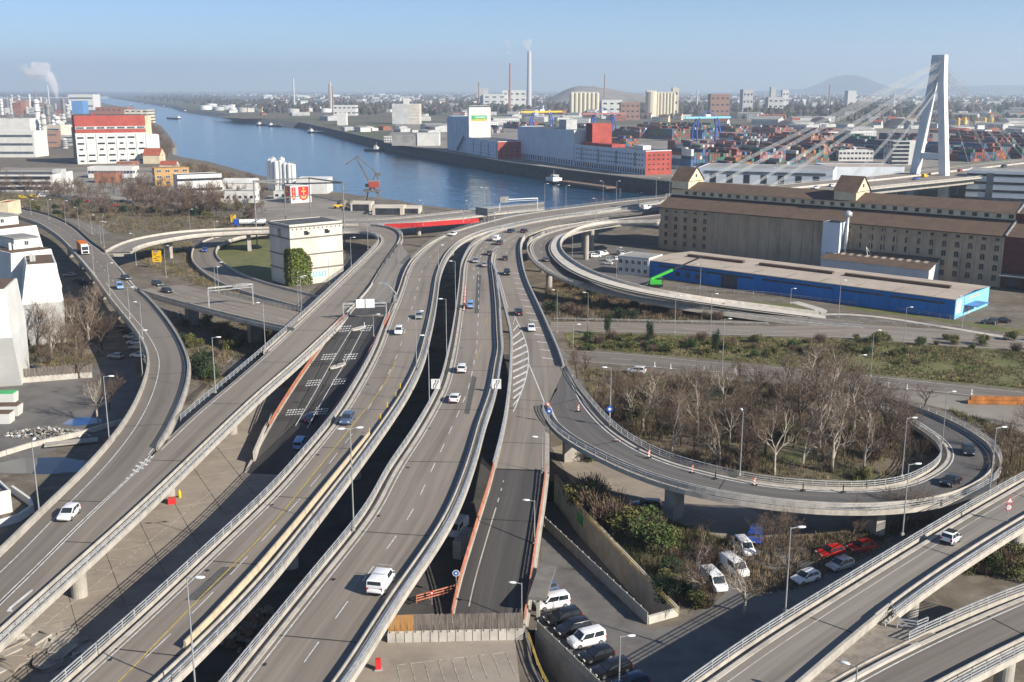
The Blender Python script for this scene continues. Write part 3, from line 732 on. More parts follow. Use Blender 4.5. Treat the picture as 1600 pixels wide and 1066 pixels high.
wall_along(side_path(R1, 'right', 0.0, fa, fb, 2.5), 0.5, 0.45, 'low concrete parapet on the inner edge of the curved viaduct', 'concrete', z0=-0.9)
railing(side_path(R1, 'right', 0.25, fa, fb, 2.2), 'dark steel railing on the inner parapet of the curved viaduct', rails=(1.05, .8), h=1.05, material='galv_dark', posts=POSTD)
wall_along(side_path(R1, 'right', 0.05, fr(R1, 'right', 163, 394), 1, 3), 0.8, 0.3, 'dark barrier wall between curved viaduct and river street', 'concrete_dark', z0=-0.9)
wall_along(side_path(R1B, 'left', 0.05, 0.02, 1, 2.5), 0.8, 0.35, 'concrete parapet of the branch viaduct beside the nose', 'concrete', z0=-0.9)
rail(R1B, 'right', 0.25, 1, 'railing of the branch viaduct above the yellow direction sign', off=0.3)
wall_along(side_path(R1C, 'left', 0.1, 0, 1, 3), 0.8, 0.3, 'pale parapet on the outer side of the pale turning ramp', z0=-0.6)
wall_along(side_path(R1C, 'right', 0.1, 0.05, 1, 3), 0.8, 0.3, 'pale parapet on the inner side of the pale turning ramp', z0=-0.6)
wall_along(side_path(LOOPL, 'left', 0.2, 0, 1, 3), 0.6, 0.25, 'low wall on the outer side of the lower loop', z0=-0.6)
wall_along(side_path(LOOPL, 'right', 0.2, 0, 1, 3), 0.8, 0.25, 'low wall round the grass island of the lower loop', z0=-0.6)
rail(R6, 'left', 0.1, 1, 'steel railing on the scrub side of the wide curving ramp', off=1.2)
wall_along(side_path(R6B, 'right', 0.05, 0, 1, 3), 0.85, 0.3, 'pale parapet between curving ramp and cluttered yard', z0=-0.6)
rail(R8, 'left', 0, 1, 'galvanised railing of the pale viaduct above the red cars', rails=(1.0, 0.66, 0.33), off=1.3)
rail(R8, 'right', 0, fr(R8, 'right', 1389, 952), 'double galvanised railing of the pale viaduct, on the gravel wedge side', rails=(1.0, .66, .33), guard=0.35)
rail(R9, 'left', 0, fr(R9, 'left', 1440, 1008), 'galvanised railing of the corner viaduct turning to the gravel wedge', rails=(1.0, .66, .33), off=1.3)
rail(R9, 'right', 0, 1, 'galvanised railing on the outermost edge of the corner viaduct')
pg = [un(1391, 953, 7.9), un(1402, 981, 7.9), un(1440, 986, 7.9), un(1449, 978, 7.9)]
railing([(q, Vector((0, 1, 0))) for q in resample(pg, 2.0)], 'short return railing at the tip of the gravel wedge', rails=(1., .66, .33))
wall_along([(q, n) for q, n in side_path(R8, 'right', 0.05, fr(R8, 'right', 1389, 952), 1, 2.5)], 0.75, 0.35, 'concrete barrier between pale viaduct and gravel wedge', 'concrete', z0=-.5)
wall_along([(q, n) for q, n in side_path(R9, 'left', 0.0, fr(R9, 'left', 1440, 1008), 1, 2.5)], 0.35, 0.4, 'low kerb wall between corner viaduct and gravel wedge', z0=-.5)
rail(RAMP2, 'left', 0.12, 0.82, 'orange painted railing of the descending ramp, on the viaduct side', off=0.2, material='orange_rail', posts=POSTO, rails=(1.05, .7, .35), w=.12)
rail(RAMP2, 'right', 0.12, 0.9, 'orange painted railing of the descending ramp, against the works line carriageway', off=0.2, material='orange_rail', posts=POSTO, rails=(1.05, .7, .35), w=.12)
rail(RIV, 'left', 0, 1, 'guard rail on the water side of the riverside road', off=.5, rails=(0.8, 0.45), h=.8)
rail(RIV, 'right', 0.0, 1, 'guard rail on the land side of the riverside road', off=.5, rails=(0.8, 0.45), h=.8)
rail(BRIDGE, 'left', 0, 1, 'bridge railing on the upstream edge of the cable stayed bridge', step=5, rails=(1.0, .6), off=1.0)
rail(BRIDGE, 'right', 0, 1, 'bridge railing on the granary side of the cable stayed bridge', step=5, rails=(1.0, .6), off=1.2)
wall_along(side_path(WEDGE, 'left', -0.2, 0.0, 0.42, 2.5), 0.45, 0.25, 'low concrete kerb wall between viaduct and closed wedge', z0=-.2)
wall_along(side_path(WEDGE, 'right', -0.2, 0.0, 0.30, 2.5), 0.45, 0.25, 'low kerb wall between closed wedge and carriageway', z0=-.2)
for r, e, a, b, k in ((R3, 34, 0, .95, 'round'), (R4, 34, 0, .95, 'round'), (R5, 32, .05, .9, 'round'), (R5B, 30, .05, .72, 'slab'), (R2, 33, 0, .9, 'round'), (R1, 32, .03, .75, 'slab'), (R1B, 30, .1, 1, 'slab'), (R6, 34, .1, .65, 'round'), (R8, 30, .05, 1, 'round'), (R9, 30, 0, 1, 'round'), (RAMP, 18, .1, .55, 'slab'), (RAMP2, 22, .1, .6, 'slab'), (R1C, 34, .3, 1, 'slab'), (RIV, 38, 0, 1, 'round'), (BRIDGE, 70, .12, 1, 'slab')):
    piers(r, e, a, b, 2.0, k, lat=.2 if r is R2 else .5)
# markings
line(R3, 0, off=0.45); line(R3, 0, off=-0.6); line(R3, .45, .14, (4, 8), a=fr(R3, 'left', 545, 637), b=1.0)
line(R3, .5, .12, (5, 4.5), a=0, b=fr(R3, 'left', 519, 672))
strip_px([(618, 566), (600, 601), (540, 678), (433, 810), (400, 847), (300, 947), (185, 1066), (150, 1100)], .16, zmain, 'works_line', 'paint_yellow', R3.o)
strip_px([(760, 498), (757, 520), (750, 545), (744, 560)], .14, zmain, 'works_line', 'paint_yellow', R4.o)
line(R4, 0, off=0.5); line(R4, 0, off=-0.5); line(R4, .5, .14, (4, 5), b=.8)
line(R4, .33, .14, (4, 8), a=.55); line(R4, 1.0, .16, (4, 8), a=.65); line(R5, .5, .14, (4, 8), a=.6); line(R5, 0, off=-.5, a=.35)
line(R5, 0, off=0.4, a=.36)
line(R5B, 0, off=.5, w=.2); line(R5B, 0, off=-.5, w=.2); line(R2, 0, off=-.5); line(R2, 0, off=.5, a=fr(R2, 'left', 251, 700)); line(R1, 0, off=1.9, w=.14, a=0, b=.5); line(R1, 0, off=-.5, a=fr(R1, 'right', 238, 711), b=.5)
line(R1, 0.0, off=-.15, w=.16, a=0, b=fr(R1, 'right', 238, 711)); line(R2, 0, off=.25, w=.16, a=0, b=fr(R2, 'left', 238, 712))
line(R1, .5, .14, (4, 6), a=.5); line(R1B, .45, .14, (4, 6)); line(R1B, 0, off=.8, w=.16); line(R1, 0, off=.7, a=.52); line(R1, 0, off=-.8, a=.62)
line(R6, .5, .14, (4, 8)); line(R6, 0, off=.5); line(R6, 0, off=-.4); line(R7A, .5, .14, (6, 6)); line(R7A, .75, .14, (6, 8), a=.5); line(R7B, .5, .14, (6, 9)); line(R7A, 0, off=.4); line(R7A, 0, off=-.4); line(R7B, 0, off=.4); line(R7B, 0, off=-.4)
line(R8, 0, off=.9, w=.12, material='concrete_pale'); line(R9, 0, off=.5); line(R1C, 0, off=.4); line(FARL, .5, .14, (4, 6))
for f_ in (.12, .24, .40, .60, .76, .88): line(BRIDGE, f_, .3, (12, 12) if f_ not in (.12, .88) else None)
wall_along(side_path(BRIDGE, 'left', -17, 0, 1, 6), .9, .5, 'concrete median barrier in the middle of the cable stayed bridge', z0=0)
line(RAMP, 0, off=1.6, w=.18, a=0.1, b=.86, material='concrete'); line(RIV, .5, .14, (4, 6))
for r, e in ((R3, 21), (R4, 27), (R5, 24), (R5B, 23), (R2, 30), (R1, 34), (R8, 26), (R9, 24), (RAMP, 26), (R6, 30), (R1B, 28)): joints(r, e, w=.2)
# hatching on the slip carriageway
hatch_curve = [(803, 492), (814, 515), (823, 540), (826, 562), (822, 590), (813, 617), (803, 642)]
strip_px(hatch_curve, .22, zmain, 'hatch_border', 'paint_white', R5.o)
def hx(y):
    for a, c in zip(hatch_curve[:-1], hatch_curve[1:]):
        if a[1] <= y <= c[1]: return a[0] + (c[0] - a[0]) * (y - a[1]) / (c[1] - a[1])
    return 803
y = 502
while y < 640:
    xl, xr = 801.5, hx(max(492, y - 6))
    if xr - xl > 2: quad_px([(xl, y + 4), (xl, y + 7), (xr, y - 4), (xr, y - 7)], zmain, 'hatch_stripe', 'paint_white', R5.o)
    y += 10.5
for i in range(14):
    f0 = fr(R5, 'right', 819, 425) + (fr(R5, 'right', 872, 560) - fr(R5, 'right', 819, 425)) * i / 13.0
    p, q = along(R5, f0 * R5.s[-1]); p2, q2 = along(R5, f0 * R5.s[-1] - 1.3)
    mb = MB(); u = Vector((0, 0, .012)); W = (p - q).length; a_, b_ = 1 - 3.6 / W, 1 - 1.3 / W
    d = (p2 - p).normalized() * .5
    mb.add([p.lerp(q, a_) + u, p2.lerp(q2, b_) + u, p2.lerp(q2, b_) + u + d, p.lerp(q, a_) + u + d], [(0, 1, 2, 3)])
    o = mb.build('hatch_stripe', 'paint_white', R5.o)
    if o.data.polygons[0].normal.z < 0: o.data.flip_normals()
strip_px([(826, 568), (835, 590), (844, 612), (850, 628)], .2, zmain, 'slip_line', 'paint_white', R5.o)
# chevrons at the merge of the two left viaducts
for i in range(7):
    t = i / 6; x, y = 236 - 38 * t, 716 + 33 * t; k = 1.8 + 4.6 * math.sin(min(1, t * 1.2) * math.pi)
    quad_px([(x - k, y - k * .6), (x - k + 2.2, y - k * .6 - 2.0), (x + k + 2.2, y + k * .2 - 2.0), (x + k, y + k * .2)], 8.0, 'chevron', 'paint_white', R2.o, .03)
quad_px([(10, 956), (14, 950), (48, 922), (52, 921), (50, 925), (18, 951), (20, 956)], 8.0, 'lane_arrow', 'paint_white', R2.o, .02)
# keep-clear blocks on the descending ramp
for (cx, cy, n) in ((543, 517, 4), (576, 516, 4), (517, 561, 5), (551, 561, 5), (493, 602, 5), (533, 600, 5), (464, 648, 6), (505, 647, 5)):
    for i in range(3):
        for j in range(n):
            x = cx - n * 2.2 + j * 4.4 - i * 1.6; y = cy - 4 + i * 3.6 - j * .35; zz = lambda Y: 0.3 + max(0, min(8.6, (Y - 157) * .115))
            quad_px([(x - 1.6, y + .9), (x + 1.2, y + .6), (x + 2.0, y - .9), (x - .8, y - .6)], zz, 'clear_block', 'paint_white', RAMP2.o, .35)
for pts in ([(551, 545 - 30), (520, 566), (490, 620), (462, 668)], [(570, 512), (545, 560), (510, 618), (480, 672)]):
    strip_px(pts, .14, lambda Y: 0.3 + max(0, min(8.6, (Y - 157) * .115)), 'lane_line', 'paint_white', RAMP2.o, dz=.35)
# asphalt patches
for pts in ([(288, 938), (312, 938), (371, 886), (346, 886)], [(725, 646), (733, 648), (745, 590), (738, 587)], [(741, 490), (748, 490), (752, 430), (745, 430)]): quad_px(pts, zmain, 'asphalt_patch', 'patch', (R3 if pts[0][0] < 400 else R4).o, .006)
for r, f0, f1, k in ((R4, .02, .45, 9), (R3, .02, .4, 8)):
    for i in range(k):
        p, q = along(r, (f0 + (f1 - f0) * i / k) * r.s[-1]); c = p.lerp(q, .08 + .04 * (i % 2)); mb = MB(); mb.box((c.x, c.y, c.z + .006), (.55, .55, .012), i)
        mb.build('drain_cover', 'joint', r.o)
# beige jersey barrier
jp = [un(x, y, 8.0) for x, y in [(577, 683), (545, 722), (473, 811), (400, 898), (330, 974), (289, 1015)]]
jp = resample(jp, 3.0)
for i in range(len(jp) - 1):
    a, c = jp[i], jp[i + 1]; d = (c - a).normalized(); n = Vector((-d.y, d.x, 0)); mb = MB()
    mb.sweep([(Vector((0, 0, 0)), n), (c - a - d * .04, n)], [(-.32, 0), (.32, 0), (.30, .12), (.14, .45), (.1, .95), (-.1, .95), (-.14, .45), (-.30, .12)])
    mixer('jersey', [((0.50, 0.42, 0.29),), ((0.38, 0.32, 0.23), .8, .45, .7, I3)], .9) if 'jersey' not in M else 0
    o = mb.build('barrier_segment', 'jersey', label='beige concrete jersey barrier segment on the works line carriageway', cat='barrier', group='jersey barrier segments'); o.location = a + Vector((0, 0, .01)); fix_normals(o)

# lamps
def lamp_meshes(two):
    pole = MB().tube([(0, 0, 0), (0, 0, .1)], .14, 8).tube([(0, 0, .1), (0, 0, 1)], [.085, .05], 8)
    return pole
LP = MB().tube([(0, 0, 0), (0, 0, 1.0)], [.10, .055], 8).mesh('lamp_pole', 'steel_grey')
LARM = MB().tube([(0, 0, 0), (.35, 0, .08), (.8, 0, .12)], .045, 6).mesh('lamp_arm', 'steel_grey')
hb = MB(); hb.lathe([(.02, -.09), (.2, -.08), (.27, 0), (.24, .09), (.06, .15)], (0, 0, 0), 10); hb.v = [(a * 2.0 + 1.15, b * .8, c + .12) for a, b, c in hb.v]
LHEAD = hb.mesh('lamp_head', 'lamp_white', True)
LBASE = MB().box((0, 0, .2), (.35, .35, .4)).mesh('lamp_base', 'concrete')
def lamp(bx, by, z, ty, ang, label, two=False, group='street lamps', P=None):
    P = unf(bx, by, z) if callable(z) else (un(bx, by, z) if P is None else P)
    h = max(4.0, min(15, zat(P, ty) - P.z))
    t = empty('street_lamp', P, ang, label, 'street lamp', group)
    inst('pole', LP, t, scale=(1, 1, h)); inst('base', LBASE, t)
    for k in ((0, math.pi) if two else (0,)):
        a = inst('arm', LARM, t, (0, 0, h - .15), k); inst('lamp_head', LHEAD, t, (0, 0, h - .15), k)
    return t
lamp(553, 829, 8, 669, math.radians(12), 'tall double headed street lamp at the railing beside the jersey barrier', True)
lamp(306, 1085, 8, 902, 0, 'street lamp on the works line carriageway near the jersey barrier end')
lamp(171, 690, 8, 588, .1, 'street lamp on the curved parapet above the blue puddle')
lamp(62, 805, 8, 690, 1.7, 'street lamp on the parapet beside the dark puddle and white hatchback')
lamp(337, 614, 8, 527, .1, 'street lamp on the straight viaduct above the green bush')
G = 'lamps of the left junction'
for b in ((49, 336, 8, 312), (77, 343, 8, 312), (103, 351, 8, 314), (124, 361, 5, 324), (158, 381, 6, 346), (163, 387, 6, 347), (147, 427, 8, 384), (172, 462, 8, 411), (203, 498, 8, 449), (223, 530, 8, 472), (223, 588, 8, 516), (213, 415, 8, 365), (260, 434, 2, 384), (298, 369, 4, 327), (337, 457, 4, 417), (342, 458, 4, 410), (336, 372, 3, 346), (144, 366, 4, 336)):
    lamp(*b, RNG.choice((0, .2, 3.0)), 'grey street lamp of the curved viaduct junction', group=G)
G = 'lamps of the middle junction'
for b in ((549, 420, 8, 371), (575, 390, 8, 333), (515, 455, 2, 399), (467, 488, 2, 433), (472, 498, 4, 431), (415, 550, 8, 473), (685, 422, zmain, 383), (651, 578, 8, 486), (698, 561, 8, 467), (671, 634, 8, 524), (712, 487, zmain, 408), (584, 526, 8, 491)):
    lamp(*b, RNG.choice((0, .1, 3.1)), 'grey street lamp between the middle viaducts', group=G)
G = 'lamps on the ground roads'
for b in ((870, 520, 0, 453), (918, 521, 0, 457), (895, 588, 0, 507), (963, 441, 0, 387), (1054, 521, 0, 462), (1110, 523, 0, 459), (1093, 471, 0, 413), (1128, 586, 0, 498), (1235, 475, 0, 451), (1310, 497, 0, 438), (1412, 536, 0, 480), (1503, 512, 0, 463), (1360, 589, 0, 516), (894, 410, 2, 369), (1338, 619, 0, 555)):
    lamp(*b, RNG.choice((0, .15, 3.0)), 'slim street lamp beside the ground level roads', group=G)
G = 'lamps on the bridge approach'
for b in ((851, 329, 13, 287), (868, 327, 13, 289), (884, 337, 13, 290), (942, 319, 14, 283), (963, 317, 14, 283), (997, 326, 14, 301), (1025, 309, 15, 278), (1046, 306, 15, 275), (931, 344, 13, 310), (661, 352, 7, 313), (733, 345, 10, 314), (757, 349, 12, 293), (764, 347, 12, 294), (1213, 290, 16, 262), (1416, 269, 16, 240), (1300, 281, 16, 262)):
    lamp(*b, RNG.choice((0, 3.1)), 'thin street lamp on the bridge approach', group=G)
lamp(953, 665, 8, 574, 3.1, 'street lamp with blue round sign beside the loop road')
lamp(1156, 743, 7, 643, 1.6, 'street lamp on the inner loop railing before the bare trees')
lamp(1472, 693, 3.3, 612, .1, 'street lamp inside the loop bend beside the dark estate car')
lamp(1409, 745, 5, 653, .1, 'street lamp on the inner loop railing beside the dark saloon')
lamp(1410, 837, 8, 725, .1, 'street lamp on the pale viaduct railing before the loop road')
lamp(1546, 768, 8, 668, .2, 'street lamp with small square sign where loop meets pale viaduct')
lamp(1227, 957, 8, 824, .1, 'street lamp on the pale viaduct railing above parked cars')
lamp(847, 742, 7.6, 683, 3.0, 'short street lamp at the top of the closed ramp')
lamp(835, 850, 4, 782, 3.0, 'short street lamp half way down the closed ramp')
lamp(815, 972, .3, 911, 3.0, 'short street lamp at the foot of the closed ramp')
lamp(967, 1078, 0, 994, .1, 'street lamp standing among the parked black cars')
lamp(1334, 1110, 8, 1041, 2.6, 'street lamp on the corner viaduct by the gravel wedge')
# signs
def sign_on_post(px, py, z, w, h, zc, face, label, post=True, rot=0.0):
    P = un(px, py, z); t = empty('traffic_sign', P, rot, label, 'traffic sign')
    if post: MB().tube([(0, 0, 0), (0, 0, zc + h / 2)], .05, 8).build('post', 'galv', t)
    MB().box((0, -.07, zc), (w, .04, h)).build('sign_plate', 'white', t)
    for j, (mt, polys) in enumerate(face):
        mb = MB()
        for pl in polys:
            mb.add([(a * w, -.093 - .003 * j, zc + b_ * h) for a, b_ in pl], [tuple(range(len(pl)))])
        o = mb.build('sign_print', mt, t); fix_normals(o)
    return t
def bend(dx): return [(-.22 + dx, -.42), (-.14 + dx, -.42), (-.14 + dx, -.12), (.1 + dx, .12), (.1 + dx, .28), (.16 + dx, .28), (.06 + dx, .43), (-.04 + dx, .28), (.02 + dx, .28), (.02 + dx, .14), (-.22 + dx, -.08)]
arrows = [('black_metal', [bend(-.05), bend(.2)])]
sign_on_post(681, 612, 8.2, 1.7, 1.9, 1.5, arrows, 'white sign with two bending black arrows beside the dark gap')
sign_on_post(776, 612, 8.2, 1.7, 1.9, 1.5, arrows, 'white sign with two bending black arrows beside the hatched road')
def disc(r0, n=20): return [(r0 * math.cos(2 * math.pi * k / n), r0 * math.sin(2 * math.pi * k / n)) for k in range(n)]
def round_sign(px, py, z, zc, layers, label, r0=.4, rot=0.0, tri=False):
    P = un(px, py, z); t = empty('traffic_sign', P, rot, label, 'traffic sign')
    MB().tube([(0, 0, 0), (0, 0, zc)], .04, 8).build('post', 'galv', t)
    for j, (mt, s_) in enumerate(layers):
        mb = MB(); pl = disc(r0 * s_) if not tri else [(r0 * s_ * math.cos(a), r0 * s_ * math.sin(a) * tri) for a in (math.pi / 2, math.pi * 7 / 6, math.pi * 11 / 6)]
        n = len(pl); y0 = -.05 - .012 * j
        mb.add([(a, y0, zc + b_) for a, b_ in pl] + [(a, y0 + .01, zc + b_) for a, b_ in pl], [tuple(range(n)), tuple(range(2 * n - 1, n - 1, -1))] + [(i, (i + 1) % n, n + (i + 1) % n, n + i) for i in range(n)])
        o = mb.build('sign_plate' if j == 0 else 'sign_print', mt, t); fix_normals(o)
    return t
round_sign(952, 666, 8, 3.0, [('sign_blue', 1), ('white', .45)], 'blue round sign on the loop road parapet under a yellow plate', .55)
round_sign(858, 660, 8, 2.0, [('sign_blue', 1), ('white', .4)], 'blue round keep direction sign at the ramp nose', .5)
round_sign(856, 660, 8, 3.2, [('sign_red', 1), ('white', .6)], 'red and white give way triangle at the ramp nose', .5, tri=-1)
round_sign(713, 925, .9, 2.6, [('white', 1), ('sign_blue', .8), ('white', .3)], 'round blue and white sign beside the short orange railing', .45)
round_sign(1573, 815, 8, 2.0, [('sign_red', 1), ('white', .75)], 'red bordered round sign on the pale viaduct', .5)
round_sign(1574, 816, 8, 3.0, [('sign_red', 1), ('white', .7)], 'red bordered warning triangle on the pale viaduct', .6, tri=1)
round_sign(675, 945, .3, 1.6, [('sign_red', 1), ('white', .5)], 'small red and white round sign standing in a half tyre', .3)
# gantries
def gantry(pa, pb, z, ty, panels, label, col='galv'):
    A, B = un(*pa, z), un(*pb, z); h = zat((A + B) / 2, ty) - z
    t = empty('sign_gantry', A, 0, label, 'sign gantry'); D = B - A; d = D.normalized(); n = Vector((d.y, -d.x, 0))
    for q in (Vector((0, 0, 0)), D): MB().box(q + Vector((0, 0, h / 2)), (.28, .28, h)).build('leg', col, t)
    MB().bar(Vector((0, 0, h)), D + Vector((0, 0, h)), .3, .35).build('beam', col, t)
    MB().bar(Vector((0, 0, h - .8)), D + Vector((0, 0, h - .8)), .15).build('beam', col, t)
    for u0, u1, hh, mt in panels:
        c = D * ((u0 + u1) / 2) + Vector((0, 0, h)) + n * .3; w = D.length * (u1 - u0)
        MB().box(c, (w, .12, hh), math.atan2(d.y, d.x)).build('sign_panel', mt, t)
    return t
gantry((537, 499), (604, 497), 8.2, 474, ((.3, .5, 2.2, 'lamp_white'), (.52, .73, 2.2, 'lamp_white')), 'grey sign gantry over the closed ramp seen from behind')
gantry((327, 483), (396, 476), 8.0, 447, ((.55, .9, 1.0, 'galv_dark'),), 'slim sign gantry over the branch viaduct')
gantry((724, 348), (773, 355), 11, 330, ((.42, .8, 3.0, 'galv_dark'),), 'dark sign gantry over the bridge approach')
gantry((781, 330), (840, 327), 12, 311, ((.0, .22, 2.6, 'galv_dark'),), 'white signal gantry at the river beyond the approach', 'lamp_white')
# fallen lamp arm on the wedge, yellow direction signs
P = un(618, 472, 9); t = empty('sign_mast', P, 0, 'grey broken sign mast leaning over the closed wedge', 'sign')
MB().tube([(0, 0, 0), (0, 0, 2.5), (-1.5, 0, 4.2), (-4, 0, 5.2)], .16, 8).build('mast', 'steel_grey', t); MB().box((-2.8, 0, 5.0), (3.2, .3, .5)).build('box', 'steel_grey', t); MB().box((0, 0, 1.0), (.9, .5, 1.8)).build('cabinet', 'steel_grey', t)
def yellow_sign(px, py, z, w, h, zb, label):
    P = un(px, py, z); t = empty('direction_sign', P, 0, label, 'direction sign')
    for s_ in (-1, 1): MB().tube([(s_ * w * .3, .1, 0), (s_ * w * .3, .1, zb + h * .8)], .06, 6).build('post', 'galv', t)
    MB().box((0, 0, zb + h / 2), (w, .08, h)).build('sign_plate', 'yellow_sign', t)
    MB().box((-w * .1, -.05, zb + h * .9), (w * .55, .03, h * .1)).build('blue_band', 'sign_blue', t)
    for (a, b_, ww, hh) in ((-.2, .72, .4, .05), (-.2, .62, .35, .05), (.1, .45, .5, .06), (-.15, .3, .45, .06), (.0, .15, .5, .05)):
        MB().box((a * w, -.05, zb + b_ * h), (ww * w, .02, hh * h)).build('sign_print', 'black_metal', t)
    return t
yellow_sign(246, 413, 1.5, 3.3, 4.2, .8, 'yellow direction sign on grass below the branch viaduct')
yellow_sign(365, 349, 1.0, 2.6, 3.6, .5, 'yellow direction sign beside the tank lorry street')
# beacons and posts
BPOST = MB().box((0, 0, .06), (.7, .4, .12)).lathe([(.09, .1), (.09, 1.05), (.05, 1.15)], n=8).mesh('bollard', 'black_metal')
for i, (x, y) in enumerate([(870, 340), (850, 375), (823, 407), (795, 440), (745, 500), (932, 530), (945, 485), (977, 423), (1018, 372), (1038, 353), (1068, 327), (1104, 302), (1145, 278), (1205, 245)]):
    P = unf(400 + x / 3.9475, 300 + y / 3.948, lambda Y: 8 if Y < 240 else 8 + (Y - 240) * .02)
    inst('marker_post', BPOST, None, P + Vector((0, 0, .05)), 0, label='dark marker post on the closed wedge edge', cat='marker post', group='marker posts of the closed wedge')
YP = MB().box((0, 0, .05), (.6, .4, .1)).lathe([(.08, .1), (.08, .95), (.04, 1.0)], n=8).mesh('yellow_post', 'yellow_sign')
for x, y in [(890, 265), (863, 318), (810, 380), (768, 455), (700, 545)]:
    inst('marker_post', YP, None, un(400 + x / 3.9475, 540 + y / 3.948, 8.02), label='yellow marker post at the start of the jersey barrier', cat='marker post', group='yellow marker posts')
m = mat('beacon_stripes', (0.7, 0.1, 0.05), .5, .02); nt = m.node_tree; wv = nt.nodes.new('ShaderNodeTexWave'); wv.inputs['Scale'].default_value = 1.4; wv.bands_direction = 'DIAGONAL'; tc = nt.nodes.new('ShaderNodeTexCoord'); nt.links.new(tc.outputs['Object'], wv.inputs['Vector'])
rp = nt.nodes.new('ShaderNodeValToRGB'); rp.color_ramp.interpolation = 'CONSTANT'; rp.color_ramp.elements[0].color = (.65, .04, .02, 1); rp.color_ramp.elements[1].color = (.8, .8, .77, 1); rp.color_ramp.elements[1].position = .5
nt.links.new(wv.outputs['Fac'], rp.inputs['Fac']); nt.links.new(rp.outputs[0], nt.nodes['Principled BSDF'].inputs['Base Color'])
BPL = MB().box((0, 0, .62), (.3, .06, 1.0)).mesh('beacon_plate', 'beacon_stripes'); BFT = MB().box((0, 0, .05), (.8, .4, .1)).mesh('beacon_foot', 'rubber'); BLT = MB().lathe([(.08, 0), (.1, .08), (.04, .16)], n=8).mesh('beacon_light', 'beacon_orange')
def beacon(P, label, grp):
    t = empty('warning_beacon', P, RNG.uniform(-.3, .3), label, 'beacon', grp)
    inst('plate', BPL, t); inst('foot', BFT, t); inst('light', BLT, t, (0, 0, 1.1))
for x, y, z in [(410, 405, 8), (845, 690, 7.6), (1112, 785, 7), (1495, 862, 6.4)]:
    beacon(un(800 + x / 3.9475, 540 + y / 3.948, z + .05), 'red and white warning beacon on the loop road', 'beacons on the loop road')
for i in range(7):
    beacon(unf(725.5 + (1 - i / 6) * 1.8, 453 + i * 5.5, zmain) + Vector((0, 0, .03)), 'red and white warning beacon beside the light blue van', 'beacons beside the van lane')
for x, y, z in [(1254, 822, 6.8), (215 + 1579, 895, 6.0), (463 + 1579, 905, 5.6)]:
    inst('marker_post', BPOST, None, un(800 + x / 3.9475, 540 + y / 3.948, z + .1), label='dark marker post on the loop road kerb', cat='marker post', group='marker posts of the loop road')
# fallen beacon
bf = inst('warning_beacon', BPL, None, un(959, 687, 7.95), .7, label='fallen red and white beacon lying on the loop road', cat='beacon'); bf.rotation_euler = (1.5, 0, .9)
# wooden fence with concrete blocks at the ramp foot
A, B = un(606, 1001, 0), un(818, 996, 0); d = (B - A).normalized(); t = empty('works_fence', A, 0, 'board fence standing on concrete blocks across the foot of the dark ramp', 'fence')
mat('board_new', (.42, .22, .07), .8, .15, 2.0, stretch=(3, 3, .4)); mat('board_old', (.17, .145, .125), .85, .25, 1.5, stretch=(3, 3, .4))
n_ = 21; rz = math.atan2(d.y, d.x); LEN = (B - A).length
for i in range(n_):
    c = d * (LEN * (i + .5) / n_); w = LEN / n_
    mb = MB()
    for k in range(4): mb.box((c.x + d.x * (k - 1.5) * w * .235 + 0, c.y + .35 + d.y * (k - 1.5) * w * .235, 2.0 + RNG.uniform(-.04, .04)), (w * .22, .05, 2.1), rz)
    mb.box((c.x, c.y + .4, 2.6), (w * .95, .07, .12), rz).box((c.x, c.y + .4, 1.5), (w * .95, .07, .12), rz)
    mb.build('board_panel', 'board_new' if i in (0, 1, 2, 3) else 'board_old', t)
BLK = MB().box((0, 0, .55), (.92, .7, 1.1)).box((0, 0, 1.16), (.3, .3, .12)).mesh('concrete_block', 'concrete_pale')
for i in range(16):
    inst('concrete_block', BLK, None, A + d * (LEN * (i + .5) / 16) + Vector((0, -.25, .02)), rz + RNG.uniform(-.05, .05), label='pale concrete block weighing down the board fence at the ramp foot', cat='concrete block', group='concrete blocks at the ramp foot')
# short orange railing with platform
railing([(q, Vector((0, 1, 0))) for q in resample([un(651, 943, .5), un(712, 926, .5)], 1.6)], 'short orange railing beside the half tyre sign', material='orange_rail', posts=POSTO, rails=(1.05, .7, .35), w=.11)
# left fence of blocks
A, B = un(-20, 602, 0), un(145, 589, 0); d = (B - A).normalized(); rz = math.atan2(d.y, d.x); LEN = (B - A).length; t = empty('works_fence', A, 0, 'brown board fence on blocks beyond the demolition yard', 'fence')
for i in range(30):
    c = d * (LEN * (i + .5) / 30); mb = MB(); mb.box((c.x, c.y + .3, 2.0), (LEN / 30 * .92, .08, 2.0), rz); mb.build('board_panel', 'board_old', t)
for i in range(24):
    inst('concrete_block', BLK, None, A + d * (LEN * (i + .5) / 24) + Vector((0, -.3, .02)), rz, label='pale concrete block under the brown fence by the yard', cat='concrete block', group='concrete blocks at the demolition yard')
# orange steel beams in the works yard
mat('beam_orange', (.45, .17, .04), .7, .2, .6)
for k, (dx, dy, dz) in enumerate(((0, 0, 0), (1.0, 1.2, .0), (.3, .4, .75), (2.5, 2.3, .0))):
    P = un(1511 + k * 1.5, 631, 0); MB().bar((0, 0, .4), (26, -1.5, .4), .9, .7).build('steel_beam', 'beam_orange', label='long rusty orange steel beam stacked in the gravel yard', cat='beam', group='stacked orange beams').location = P + Vector((dx, dy, dz + .03))
# red girder along the riverside road
rg = [un(597, 354, 6.2), un(660, 351, 6.8), un(748, 344.5, 7.6)]; mb = MB(); 
for a, c in zip(rg[:-1], rg[1:]): mb.bar(a, c, .5, 1.9)
mb.build('bridge_girder', 'red_beam', label='long bright red girder beside the riverside road', cat='girder')
